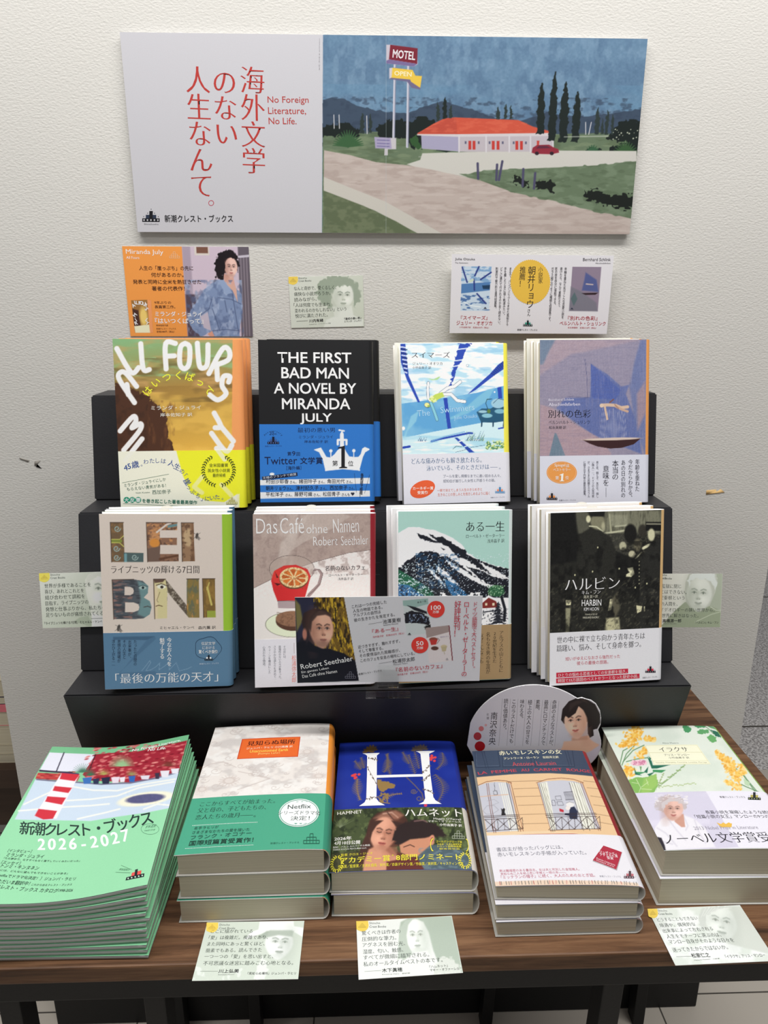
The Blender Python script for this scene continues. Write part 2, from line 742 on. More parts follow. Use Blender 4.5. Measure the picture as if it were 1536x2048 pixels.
    def build(self, name, parent=None, m=None, extra=None):
        if extra:
            for (vv, ff, cc) in extra:
                n0 = self.n
                self.V.append(np.asarray(vv, float) * MM)
                self.F.extend([[i + n0 for i in f] for f in ff])
                c = np.zeros((len(vv), 4)) + 1.0
                c[:, :3] = self.albedo(cc)
                self.C.append(c)
                self.n += len(vv)
        return link_mesh(name, np.concatenate(self.V), self.F, m or PRINT, parent, np.concatenate(self.C))


def laurel(sh, cx, cy, r, rx, col, gap=35, n=15, sz=None):
    sz = sz or r * .2
    for sd in (-1, 1):
        for i in range(n):
            a = math.radians(gap + (165 - gap) * i / (n - 1))
            for k, off in ((1, .45), (-1, -.45)):
                x = cx + sd * (rx + k * sz * .28) * math.sin(a)
                y = cy - (r + k * sz * .28) * math.cos(a)
                sh.disc(x, y, sz * .5, sz * .17, col, 8, math.degrees(sd * a) + (90 if 0 else 0) - sd * k * 48 + (0 if sd > 0 else 0))


def face(r, cx, cy, wd, ht, ang=0.0, skin=(214, 170, 145), shade=(150, 100, 78), dark=(50, 35, 32), lip=(170, 90, 80), turn=0.0, lit=-1, closed=False, smile=0.0, brow=1.0):
    """Soft portrait painted inside the sheet: shaded oval, brows, eyes, nose, lips, ears left to the caller."""
    c, s = math.cos(ang), math.sin(ang)

    def P(x, y):
        x, y = x * wd / 2, y * ht / 2
        return cx + x * c - y * s, cy + x * s + y * c

    def E(x, y, rx, ry, col, f, a, an=0.0):
        px, py = P(x, y)
        r.ell(px, py, rx * wd / 2, ry * ht / 2, col, f, a, ang + an)
    u = wd / 10
    out = []
    for t in range(24):
        a = 2 * math.pi * t / 24
        x, y = math.sin(a), -math.cos(a)
        x *= 1.0 if y < 0.1 else 1 - 0.32 * ((y - .1) / .9) ** 1.3
        out.append(P(x, y))
    r.poly(out, skin, u * .8)
    # modelling
    E(-lit * .72, .1, .36, .85, shade, wd * .4, .55)
    E(turn * .3, .78, .5, .16, shade, wd * .16, .35)
    E(lit * .35 + turn * .3, .28, .3, .2, tuple(min(255, v * 1.08 + 6) for v in skin), wd * .22, .6)
    E(turn * .3, -.6, .5, .25, tuple(min(255, v * 1.06 + 4) for v in skin), wd * .3, .5)
    ex = .36
    for sd in (-1, 1):
        x = turn * .32 + sd * ex * (1 - abs(turn) * .2)
        E(x, -.14, .24, .13, shade, u * 1.4, .45)
        if closed:
            r.line([P(x - .16, -.12), P(x, -.07), P(x + .16, -.12)], u * .28, dark, u * .4, .9)
        else:
            E(x, -.1, .15, .055, (235, 228, 222) if sum(skin) > 350 else skin, u * .4, .55)
            E(x + turn * .03, -.1, .075, .06, dark, u * .35, .95)
            r.line([P(x - .17, -.1), P(x, -.165), P(x + .17, -.1)], u * .24, dark, u * .4, .85)
        r.line([P(x - .2, -.27 + .02 * sd), P(x, -.33), P(x + .2, -.27 - .02 * sd)], u * .4 * brow, dark, u * .5, .75)
    nx = turn * .45
    r.line([P(turn * .34 + .06 * (-lit), -.1), P(nx + .1 * (-lit), .2)], u * .7, shade, u * 1.4, .45)
    E(nx, .23, .16, .075, shade, u * .7, .5)
    for sd in (-1, 1):
        E(nx + sd * .09, .255, .04, .025, dark, u * .4, .6)
    mx = turn * .36
    r.line([P(mx - .23, .5 - smile * .05), P(mx - .08, .485), P(mx, .5 + smile * .03), P(mx + .08, .485), P(mx + .23, .5 - smile * .05)], u * .5, lip, u * .5, .9)
    r.line([P(mx - .2, .515 - smile * .05), P(mx, .52 + smile * .04), P(mx + .2, .515 - smile * .05)], u * .2, dark, u * .35, .7)
    r.line([P(mx - .12, .57), P(mx + .12, .57)], u * .45, lip, u * .7, .7)
    E(mx, .66, .16, .04, shade, u * .8, .35)

# ------------------------------------------------------------------ the room
WY = 0.062          # face of the display panel
FLOOR = 0.13
TT = 0.748          # table top
M_WALL = mat('painted_wall', (212, 210, 204), 0.75, 0.2, bump=0.55, bscale=260, var=0.02, vscale=6, stretch=(1, 1, 1.8))
M_SCAR = mat('torn_paint_backing', (214, 178, 120), 0.85, 0.1, var=0.08)
M_SCUFF = mat('wall_scuff', (150, 146, 138), 0.85, 0.1)
M_RISER = mat('black_card_board', (40, 40, 43), 0.5, 0.35, bump=0.15, bscale=500, var=0.12, vscale=40)
M_BLACK = mat('black_steel', (20, 20, 21), 0.5, 0.3, bump=0.1, bscale=300)
M_FLOORB = mat('beige_floor_tile', (205, 197, 184), 0.35, 0.4, var=0.08, vscale=5)
M_JOINT = mat('tile_joint', (90, 86, 80), 0.9, 0.1)


def granite():
    m = bpy.data.materials.new('speckled_granite_floor')
    m.use_nodes = True
    nt = m.node_tree
    b = nt.nodes['Principled BSDF']
    b.inputs['Roughness'].default_value = 0.5
    tc = nt.nodes.new('ShaderNodeTexCoord')
    no = nt.nodes.new('ShaderNodeTexNoise')
    no.inputs['Scale'].default_value = 170
    no.inputs['Detail'].default_value = 4
    nt.links.new(tc.outputs['Object'], no.inputs['Vector'])
    cr = nt.nodes.new('ShaderNodeValToRGB')
    e = cr.color_ramp.elements
    e[0].position = 0.38
    e[1].position = 0.6
    e[0].color = tuple(float(v) for v in lin((150, 145, 142))) + (1,)
    e[1].color = tuple(float(v) for v in lin((238, 234, 230))) + (1,)
    nt.links.new(no.outputs['Fac'], cr.inputs[0])
    nt.links.new(cr.outputs[0], b.inputs['Base Color'])
    return m


def wood():
    m = bpy.data.materials.new('brown_wood_grain')
    m.use_nodes = True
    nt = m.node_tree
    b = nt.nodes['Principled BSDF']
    b.inputs['Roughness'].default_value = 0.5
    b.inputs['Specular IOR Level'].default_value = 0.3
    tc = nt.nodes.new('ShaderNodeTexCoord')
    mp = nt.nodes.new('ShaderNodeMapping')
    mp.inputs['Scale'].default_value = (1.0, 14.0, 14.0)
    nt.links.new(tc.outputs['Object'], mp.inputs[0])
    n1 = nt.nodes.new('ShaderNodeTexNoise')
    n1.inputs['Scale'].default_value = 7
    n1.inputs['Detail'].default_value = 8
    n1.inputs['Roughness'].default_value = 0.65
    n1.inputs['Distortion'].default_value = 0.5
    nt.links.new(mp.outputs[0], n1.inputs['Vector'])
    cr = nt.nodes.new('ShaderNodeValToRGB')
    e = cr.color_ramp.elements
    e[0].position = 0.28
    e[1].position = 0.72
    e[0].color = tuple(float(v) for v in lin((58, 38, 25))) + (1,)
    e[1].color = tuple(float(v) for v in lin((142, 106, 76))) + (1,)
    mid = e.new(0.5)
    mid.color = tuple(float(v) for v in lin((108, 76, 52))) + (1,)
    nt.links.new(n1.outputs['Fac'], cr.inputs[0])
    mp2 = nt.nodes.new('ShaderNodeMapping')
    mp2.inputs['Scale'].default_value = (2.0, 60.0, 60.0)
    nt.links.new(tc.outputs['Object'], mp2.inputs[0])
    n2 = nt.nodes.new('ShaderNodeTexNoise')
    n2.inputs['Scale'].default_value = 10
    n2.inputs['Detail'].default_value = 3
    nt.links.new(mp2.outputs[0], n2.inputs['Vector'])
    mr = nt.nodes.new('ShaderNodeMapRange')
    mr.inputs[3].default_value = 0.6
    mr.inputs[4].default_value = 1.25
    nt.links.new(n2.outputs['Fac'], mr.inputs[0])
    vm = nt.nodes.new('ShaderNodeVectorMath')
    vm.operation = 'SCALE'
    nt.links.new(cr.outputs[0], vm.inputs[0])
    nt.links.new(mr.outputs[0], vm.inputs['Scale'])
    nt.links.new(vm.outputs[0], b.inputs['Base Color'])
    return m


M_WOOD = wood()
M_GRAN = granite()
tag(box('wall_back', -0.5445, 0.596, WY, WY + 0.06, FLOOR, 2.6, M_WALL), kind='structure')


def wall_patch(pts, m, name, z=0.0006):
    P = [(x * MM, WY - z, zz * MM) for x, zz in pts]
    Q = [(x * MM, WY + 0.001, zz * MM) for x, zz in pts]
    n = len(P)
    return tag(link_mesh(name, P + Q, [list(range(n)), list(range(2 * n - 1, n - 1, -1))] + [[i, i + n, (i + 1) % n + n, (i + 1) % n] for i in range(n)], m), kind='structure')


# chipped paint and scuffs on the panel (millimetres on the panel face)
wall_patch([(-455.8, 1538.6), (-439.5, 1538.2), (-440.5, 1533.5), (-452.5, 1533.2)], M_SCAR, 'trim_1')
wall_patch([(488.5, 1017), (502, 1018), (503, 1014.5), (509, 1018.5), (515, 1014), (503, 1012.5), (488.6, 1011)], M_SCAR, 'trim_2')
wall_patch([(-469, 1071), (-456, 1067), (-458, 1065), (-468, 1069)], M_SCUFF, 'trim_3')
wall_patch([(-449, 1066), (-441, 1067), (-446, 1062), (-448, 1058), (-441, 1056), (-450, 1060)], M_SCUFF, 'trim_4')

bm = bmesh.new()
box_bm(bm, -2.2, 2.2, -1.6, 0.62, FLOOR - 0.05, FLOOR, 0, 0)
for x in (-0.968, -0.675, -0.382, -0.090, 0.202, 0.4925, 0.785):
    box_bm(bm, x - .0012, x + .0012, -1.6, 0.62, FLOOR - 0.01, FLOOR + 0.0004, 0, 1)
for y in (-0.9, -0.45, 0.02, 0.45):
    box_bm(bm, -2.2, 2.2, y - .0012, y + .0012, FLOOR - 0.01, FLOOR + 0.0004, 0, 1)
tag(bm_obj('floor', bm, [M_FLOORB, M_JOINT]), kind='structure')
bm = bmesh.new()
box_bm(bm, -1.5, 3.4, 0.62, 3.6, FLOOR - 0.05, FLOOR, 0, 0)
for y in (0.81, 1.71, 2.5):
    box_bm(bm, -1.5, 3.4, y - .003, y + .003, FLOOR - 0.01, FLOOR + 0.0006, 0, 1)
tag(bm_obj('floor', bm, [M_GRAN, M_JOINT]), kind='structure')

# ------------------------------------------------------------------ table
tb = tag(empty('display_table', (0.0, -0.19, FLOOR)), 'low brown wood display table with black steel frame holding the stepped riser', 'table')


def tloc(o):
    o.parent = tb
    o.matrix_parent_inverse = tb.matrix_world.inverted() if False else Matrix.Translation((0.0, 0.19, -FLOOR))
    return o


TX0, TX1 = -0.337, 0.4615
bm = bmesh.new()
box_bm(bm, TX0, TX1, -0.4405, 0.058, TT - 0.0165, TT, 0.0018)
tloc(bm_obj('tabletop', bm, M_WOOD))
bm = bmesh.new()
box_bm(bm, TX0 + 0.004, TX1 - 0.004, -0.4385, -0.4085, TT - 0.0375, TT - 0.0167, 0.001)
box_bm(bm, TX0 + 0.004, TX1 - 0.004, -0.035, -0.005, TT - 0.0375, TT - 0.0167, 0.001)
box_bm(bm, TX0 + 0.004, TX0 + 0.034, -0.4085, -0.035, TT - 0.0375, TT - 0.0167, 0.001)
box_bm(bm, TX1 - 0.034, TX1 - 0.004, -0.4085, -0.035, TT - 0.0375, TT - 0.0167, 0.001)
tloc(bm_obj('steel_frame', bm, M_BLACK))
for x in (-0.3035, -0.1818, 0.2132, 0.445):
    # square legs raking slightly outwards to the floor
    for y in (-0.4235, -0.02):
        bm = bmesh.new()
        box_bm(bm, -0.009, 0.009, -0.012, 0.012, 0.0006, TT - 0.0377 - FLOOR, 0.001)
        for v in bm.verts:
            if v.co.z < 0.1:
                v.co.x -= 0.02 if 0 < x < 0.3 else 0
        o = bm_obj('leg', bm, M_BLACK)
        o.data.transform(Matrix.Translation((x, y, FLOOR)))
        tloc(o)
tag(box('storage_box', -0.512, 0.555, -0.003, 0.057, FLOOR + 0.0006, 0.33, M_BLACK, bev=0.002), 'long low black box on the floor under the table, against the panel', 'box')

# ------------------------------------------------------------------ stepped riser
RX = 0.0177
HW = 0.3434
Z0, Z1, Z2 = 0.86823, 1.0439, 1.16687
rs = tag(empty('stepped_display_riser', (RX, -0.12, TT)), 'matt black three-step cardboard riser standing on the wooden table, books on its steps', 'display riser')
Minv = Matrix.Translation((-RX, 0.12, -TT))


def tier(yf, z1, yb, z0, yback):
    """one step: slanting front face, tread on top"""
    bm = bmesh.new()
    x0, x1 = RX - HW, RX + HW
    prof = [(yb, z0), (yf, z1), (yback, z1), (yback, z0)]
    a = [bm.verts.new((x0, y, z)) for y, z in prof]
    b = [bm.verts.new((x1, y, z)) for y, z in prof]
    bm.faces.new(a[::-1])
    bm.faces.new(b)
    for i in range(4):
        j = (i + 1) % 4
        bm.faces.new([a[i], a[j], b[j], b[i]])
    bmesh.ops.recalc_face_normals(bm, faces=bm.faces)
    bmesh.ops.bevel(bm, geom=list(bm.edges), offset=0.0016, segments=2, affect='EDGES')
    o = bm_obj('step', bm, M_RISER, rs)
    o.matrix_parent_inverse = Minv
    return o


tier(-0.2160, Z0, -0.178, TT + 0.0003, -0.005)
tier(-0.1165, Z1, -0.1645, Z0 + 0.0003, -0.005)
tier(-0.0370, Z2, -0.0640, Z1 + 0.0003, 0.020)

# faint tape seams on the face of the middle step
for zz_, xa, xb in ((0.985, -0.012, 0.018), (0.972, -0.012, 0.018), (0.975, -0.318, -0.285)):
    fy = -0.1645 + (zz_ - Z0) / (Z1 - Z0) * 0.048
    o = box('tape_seam', xa, xb, fy - 0.0003, fy + 0.0004, zz_, zz_ + 0.0006, mat('dull_seam', (78, 78, 82), .6), rs)
    o.matrix_parent_inverse = Minv

# ------------------------------------------------------------------ book builder


def book_fn(W, T, bulge=0.0):
    rr = min(T * 0.42, 6.0)
    La = math.pi * math.sqrt((rr * rr + T * T / 4) / 2)
    U1 = W - rr * 0.6

    def fn(u, v, h):
        u = np.asarray(u, float)
        v = np.asarray(v, float)
        h = np.zeros_like(u) + h
        x = np.where(u <= U1, -W / 2 + u, 0)
        z = np.where(u <= U1, T, 0.0)
        nx = np.zeros_like(u)
        nz = np.where(u <= U1, 1.0, -1.0)
        th = (u - U1) / La * math.pi
        arc = (u > U1) & (th < math.pi)
        x = np.where(arc, -W / 2 + U1 + rr * np.sin(th), x)
        z = np.where(arc, T / 2 + T / 2 * np.cos(th), z)
        nx = np.where(arc, np.sin(th), nx)
        nz = np.where(arc, np.cos(th), nz)
        back = (u > U1) & (th >= math.pi)
        x = np.where(back, -W / 2 + U1 - (u - U1 - La), x)
        if bulge:
            k = u / W
            dz = np.where(k < .75, -bulge * ((.75 - k) / .75) ** 2, -bulge * .5 * ((k - .75) / .25) ** 2)
            z = z + np.where(u <= U1, dz, -bulge * .5 * (1 - np.clip(th / math.pi, 0, 1)))
        return np.stack([x + nx * h, v, z + nz * h], 1)
    fn.U1, fn.La, fn.W, fn.T = U1, La, W, T
    return fn


def shell(fn, W, v0, v1, t, bulge_n=14, back=1.0, white=(225, 222, 212), h0=0.0):
    """inside of a folded sheet (so that it has thickness) and its rims"""
    U1, La = fn.U1, fn.La
    Ue = U1 + La + U1 * back
    us = np.concatenate([np.linspace(0, U1, bulge_n), U1 + La * np.linspace(0, 1, 9)[1:], U1 + La + np.linspace(0, U1 * back, 4)[1:]])
    n = len(us)
    vs = []
    for v in (v0, v1):
        for h in (h0, h0 - t):
            vs.append(fn(us, np.full(n, v), h))
    V = np.concatenate(vs)
    # rows: 0 outer v0, 1 inner v0, 2 outer v1, 3 inner v1
    F = []
    for i in range(n - 1):
        F.append([n + i, 3 * n + i, 3 * n + i + 1, n + i + 1])
        F.append([i, n + i, n + i + 1, i + 1])
        F.append([2 * n + i, 2 * n + i + 1, 3 * n + i + 1, 3 * n + i])
    F.append([0, 2 * n, 3 * n, n])
    F.append([n - 1, 2 * n - 1, 4 * n - 1, 3 * n - 1])
    return (V, F, white), us


def strip(sh, us, v0, v1, col, h=0.0, nv=1):
    us = np.asarray(us, float)
    n = len(us)
    U = np.tile(us, nv + 1)
    V = np.repeat(np.linspace(v0, v1, nv + 1), n)
    F = []
    for j in range(nv):
        for i in range(n - 1):
            F.append([j * n + i, j * n + i + 1, (j + 1) * n + i + 1, (j + 1) * n + i])
    sh.add(U, V, h, F, sh.albedo(col))


def page_block(root, W, H, T, bulge=0.0, inset=2.2, m=None):
    bm = bmesh.new()
    x0, x1 = -W / 2 + inset, W / 2 - 3.0
    n = 12
    top = []
    bot = []
    for i in range(n + 1):
        x = x0 + (x1 - x0) * i / n
        k = (x + W / 2) / W
        dz = -bulge * ((.75 - k) / .75) ** 2 if k < .75 else -bulge * .5 * ((k - .75) / .25) ** 2
        top.append((x, T - 0.75 + dz))
        bot.append((x, 0.75))
    prof = bot + top[::-1]
    a = [bm.verts.new((x * MM, 1.6 * MM, z * MM)) for x, z in prof]
    b = [bm.verts.new((x * MM, (H - 1.6) * MM, z * MM)) for x, z in prof]
    m_ = len(prof)
    for i in range(m_):
        j = (i + 1) % m_
        bm.faces.new([a[i], a[j], b[j], b[i]])
    for i in range(n):
        bm.faces.new([a[i], a[m_ - 1 - i], a[m_ - 2 - i], a[i + 1]])
        bm.faces.new([b[i + 1], b[m_ - 2 - i], b[m_ - 1 - i], b[i]])
    bmesh.ops.recalc_face_normals(bm, faces=bm.faces)
    return bm_obj('page_block', bm, m or PAGES, root)


def make_book(W, H, T, quad=None, org=(0, 0, 1), white=212, jacket=None, base=(220, 220, 218), spine=(220, 220, 218), band=None,
              band_v=None, band_spine=None, bulge=0.0, step=0.8, label='', group=None, name='book', slip=False, spine_art=None, u_spine=None):
    """A jacketed book; local frame: foot edge of the cover at y=0, cover facing +z. Returns the root empty."""
    root = tag(empty(name), label, 'book', group)
    fn = book_fn(W, T, bulge)
    q = quad or [(0, 0), (W, 0), (W, H), (0, H)]
    sh = Sheet(q, W, H, white, fn, org=org)
    sh.curved = bulge > 0
    ex, us = shell(fn, W, 0, H, 0.45)
    fu = us[us <= fn.U1 + 1e-6]
    if jacket:
        r = sh.ras(base, step, 0, fn.U1)
        jacket(sh, r)
        r.done()
    else:
        strip(sh, fu, 0, H, base)
    su = us[us >= fn.U1 - 1e-6]
    strip(sh, su, 0, H, spine)
    sh.build('jacket', root, PRINT, [ex])
    if band is not None or band_spine is not None:
        sb = Sheet(q, W, H, white, fn, org=org)
        sb.curved = bulge > 0
        v0, v1 = band_v
        if not isinstance(v0, (int, float)):
            v0 = float(sb.c2uv(*v0)[1])
        if not isinstance(v1, (int, float)):
            v1 = float(sb.c2uv(*v1)[1])
        v0 = max(v0, 0.2)
        hb = 0.28
        ex, us = shell(fn, W, v0, v1, 0.16, h0=hb)
        if band:
            r = sb.ras((220, 220, 220), step, 0, fn.U1, v0, v1, layer=hb)
            sb.lay = hb + 0.05
            band(sb, r)
            r.done()
        else:
            strip(sb, fu, v0, v1, band_spine, hb)
        strip(sb, su, v0, v1, band_spine, hb)
        sb.build('paper_band', root, PRINT, [ex])
    page_block(root, W, H, T, bulge)
    if slip:
        bm = bmesh.new()
        bmesh.ops.create_circle(bm, cap_ends=True, segments=20, radius=5.5 * MM)
        for v in bm.verts:
            v.co = Vector((v.co.x * 1.25 - 4 * MM, H * MM - 1.2 * MM + max(v.co.y, -3 * MM) * .55, (T * .5) * MM))
        bmesh.ops.solidify(bm, geom=bm.faces[:], thickness=0.3 * MM)
        bm_obj('sales_slip', bm, mat('white_slip_paper', (240, 240, 236), .7), root)
    return root


def stand(root, x, y, z0, yaw, lean, W, roll, T, lift=True):
    zz = z0 + (T * math.sin(lean) + .4 + abs(W / 2 * math.sin(roll)) if lift else 0)
    c, s = math.cos(yaw), math.sin(yaw)
    u = Vector((c, s, 0))
    b = Vector((-s, c, 0))
    vv = Vector((0, 0, math.cos(lean))) + b * math.sin(lean)
    u2 = u * math.cos(roll) + vv * math.sin(roll)
    v2 = vv * math.cos(roll) - u * math.sin(roll)
    n = u2.cross(v2)
    o = Vector((x, y, zz)) - n * T
    m = Matrix((u2, v2, n)).transposed().to_4x4()
    m.translation = o * MM
    root.matrix_world = m


def lie(root, x, y, z, rot, H):
    """(x,y) is the middle of the book, z the underside"""
    m = Matrix.Rotation(rot, 4, 'Z')
    m.translation = (Vector((x, y, z)) + Matrix.Rotation(rot, 3, 'Z') @ Vector((0, -H / 2, 0))) * MM
    root.matrix_world = m


def card_fn(W, H):
    return lambda u, v, h: np.stack([u - W / 2, v - H / 2, np.zeros_like(u) + h], 1)


def card(name, quad, org, W, H, white, paint, label, cat, step=0.8, t=0.5, base=(230, 230, 230), edge=(235, 235, 235), m=None, fn=None, warp=None):
    """flat printed card/board; local frame centre at the middle of the front face, facing +z. One mesh."""
    sh = Sheet(quad, W, H, white, fn or card_fn(W, H), org=org, warp=warp)
    r = sh.ras(base, step)
    paint(sh, r)
    r.done()
    f = sh.fn
    n = 16
    us = np.linspace(0, W, n)
    rows = [f(us, np.full(n, v), h) for v in (0.0, float(H)) for h in (0.0, -t)]
    V = np.concatenate(rows)
    F = []
    for i in range(n - 1):
        F.append([n + i, 3 * n + i, 3 * n + i + 1, n + i + 1])
        F.append([i, n + i, n + i + 1, i + 1])
        F.append([2 * n + i, 2 * n + i + 1, 3 * n + i + 1, 3 * n + i])
    F.append([0, 2 * n, 3 * n, n])
    F.append([n - 1, 2 * n - 1, 4 * n - 1, 3 * n - 1])
    o = sh.build(name, None, m or PRINT, [(V, F, edge)])
    return tag(o, label, cat)


def hang(o, x, z, y, roll=0.0, tilt=0.0):
    """put a card on a vertical plane facing the viewer: x, z centre in mm, y depth in mm"""
    o.matrix_world = Matrix.Translation((x * MM, y * MM, z * MM)) @ Matrix.Rotation(-roll, 4, 'Y') @ Matrix.Rotation(math.pi / 2 + tilt, 4, 'X')

# ------------------------------------------------------------------ artwork of the books (measured on each cover)
WHT = (232, 232, 234)
INK = (30, 30, 34)


def stroke_word(r, strokes, wd, col, f=6):
    for s in strokes:
        r.line(s, wd, col, f)


# --- row 1, green and gold landscape with big hand-painted letters
Q1 = [(72, 88), (1322, 108), (1385, 1772), (160, 1790)]
O1 = (210, 660, 4.955)
LET1 = [[(115, 185), (255, 420), (330, 375)], [(350, 140), (375, 385), (435, 395)],
        [(690, 140), (595, 140), (600, 390)], [(600, 265), (680, 262)],
        [(785, 140), (740, 180), (735, 340), (780, 390), (825, 340), (830, 180), (785, 140)],
        [(905, 140), (925, 350), (965, 385), (1005, 340), (1010, 155)],
        [(1020, 440), (1150, 200), (1215, 210), (1215, 300), (1110, 350)], [(1095, 340), (1105, 500)],
        [(1215, 525), (1225, 470), (1165, 470), (1150, 560), (1190, 640), (1110, 700), (1030, 650)],
        [(290, 720), (145, 500), (140, 430), (200, 425), (310, 560)], [(215, 540), (230, 640)],
        [(150, 1000), (275, 860), (305, 900), (265, 970), (350, 930), (340, 1000), (185, 1190)],
        [(365, 1080), (200, 1290)], [(1075, 830), (1140, 960), (1085, 975)], [(1140, 960), (1265, 1110)],
        [(1050, 1030), (1190, 1210), (1250, 1150)], [(1100, 1180), (1180, 1290)]]


def j1(sh, r):
    r.grad((600, 80), (128, 168, 118), (640, 560), (160, 128, 66))
    r.grad((600, 560), (150, 118, 60), (700, 1200), (214, 168, 72), y0=560)
    r.noise((190, 150, 96), 260, 90, .7, .45, .65, 4, y1=640)
    r.noise((140, 186, 134), 160, 60, .6, .5, .7, 8, y1=460)
    r.noise((104, 84, 46), 300, 70, .7, .5, .7, 2, y0=280, y1=720)
    r.noise((226, 184, 88), 240, 120, .6, .5, .7, 12, y0=620)
    r.poly([(90, 520), (180, 560), (300, 600), (420, 660), (480, 720), (560, 780), (600, 860), (612, 960), (620, 1050), (660, 1120), (690, 1230), (100, 1230)], (74, 46, 32), 8, 1, 16, 22)
    r.noise((112, 72, 44), 40, 110, .7, .5, .75, 22, 420, 700, 690, 1220)
    r.noise((58, 38, 28), 60, 60, .6, .5, .7, 23, 90, 620, 420, 1220)
    r.rect(1250, 60, 1450, 1850, (228, 152, 92), 8)
    for s in LET1:
        r.line(smooth(s), 50, (236, 232, 226), 7)
    sh.arc('はいつくばって', 720, 830, 375, -62, 62, 92, (238, 230, 60), (.012, .012))
    sh.t('ミランダ・ジュライ', 455, 795, 945, 793, 42, (236, 230, 216))
    sh.t('岸本佐知子 訳', 545, 862, 860, 860, 36, (236, 230, 216))


def band1(sh, r):
    r.C[:] = (226, 226, 208)
    r.poly([(690, 1150), (1450, 1150), (1450, 1500), (1300, 1640), (1180, 1715), (1000, 1700), (850, 1620), (770, 1450)], (232, 232, 46), 6)
    r.rect(1310, 1150, 1500, 1830, (228, 230, 50), 4)
    for s in LET1[11:]:
        r.line(smooth(s), 44, (238, 238, 214), 6, .8)
    for s in ([(330, 1260), (360, 1300), (250, 1440)], [(260, 1540), (240, 1700)], [(420, 1500), (400, 1680)], [(560, 1520), (560, 1700)], [(700, 1520), (690, 1690)], [(960, 1460), (880, 1560), (960, 1620)], [(1150, 1540), (1250, 1650)]):
        r.line(s, 42, (240, 240, 208), 7, .6)
    r.poly([(1180, 1720), (1330, 1630), (1330, 1850), (1100, 1850)], (226, 226, 208), 5, .8)
    nv = (44, 74, 140)
    path = [('4', 205, 1365, -12), ('5', 240, 1350, -12), ('歳', 300, 1335, -10), ('。', 362, 1330, 0), ('わ', 405, 1308, -6), ('た', 465, 1300, -3), ('し', 520, 1298, 0), ('は', 578, 1303, 6), ('人', 655, 1325, 14), ('生', 712, 1362, 26), ('の', 762, 1405, 34), ('「', 795, 1450, 48), ('崖', 812, 1510, 56), ('っ', 830, 1565, 50), ('ぷ', 868, 1610, 40), ('ち', 920, 1650, 26), ('」', 962, 1678, 16), ('に', 1010, 1680, 4), ('い', 1060, 1672, -4), ('た', 1110, 1664, -8), ('。', 1160, 1668, -8)]
    for i, (ch, x, y, a) in enumerate(path):
        sz = 74 if ch in '45歳' else (66 if ch in '人生崖' else 54)
        sh.one(ch, x, y, sz, a, nv, BOLD if ch in '45歳崖' else SANS)
    sh.rule(172, 1515, 632, 1432, 3, (60, 110, 90))
    sh.rule(180, 1722, 935, 1762, 3, (60, 110, 90))
    g = (70, 104, 92)
    sh.t('ミランダ・ジュライにしか', 195, 1560, 605, 1498, 36, g)
    sh.t('もらえない勇気がある！', 220, 1598, 605, 1560, 36, g)
    sh.t('Nishi Kanako', 308, 1624, 445, 1618, 14, g)
    sh.t('西加奈子', 470, 1632, 655, 1626, 42, g)
    for k, x in enumerate((215, 272, 330)):
        sh.disc(x, 1686, 30, 30, (40, 140, 110))
        sh.one('大反響'[k], x, 1688, 46, 3, (235, 240, 230), BOLD)
    sh.t('を巻き起こした著者最高傑作', 370, 1716, 912, 1738, 42, (40, 110, 92), BOLD)
    laurel(sh, 1122, 1400, 150, 152, (60, 70, 30), 28, 15)
    for k, (s, a, b, y) in enumerate((('全米図書賞', 1030, 1215, 1364), ('英女性小説賞', 1015, 1235, 1416), ('最終候補', 1065, 1190, 1464))):
        sh.t(s, a, y, b, y, 36, (90, 96, 40))
    sh.crest(1255, 1735, 110, (180, 176, 120), None, (220, 220, 180))
    sh.t('新潮クレスト・ブックス', 1125, 1762, 1300, 1758, 14, (110, 112, 90))


# --- row 1, black cover with white capitals
Q2 = [(85, 108), (1335, 135), (1350, 1930), (115, 1950)]
O2 = (500, 660, 5.486)


def j2(sh, r):
    r.C[:] = (24, 24, 26)
    w_ = (240, 240, 240)
    for s, a, b, y, dy in (('THE FIRST', 303, 1115, 367, 12), ('BAD MAN', 345, 1088, 536, 11), ('A NOVEL BY', 262, 1168, 706, 9), ('MIRANDA', 352, 1103, 877, 5), ('JULY', 552, 902, 1045, 0)):
        sh.t(s, a, y, b, y + dy, 122, w_, (.02, .016), 4)


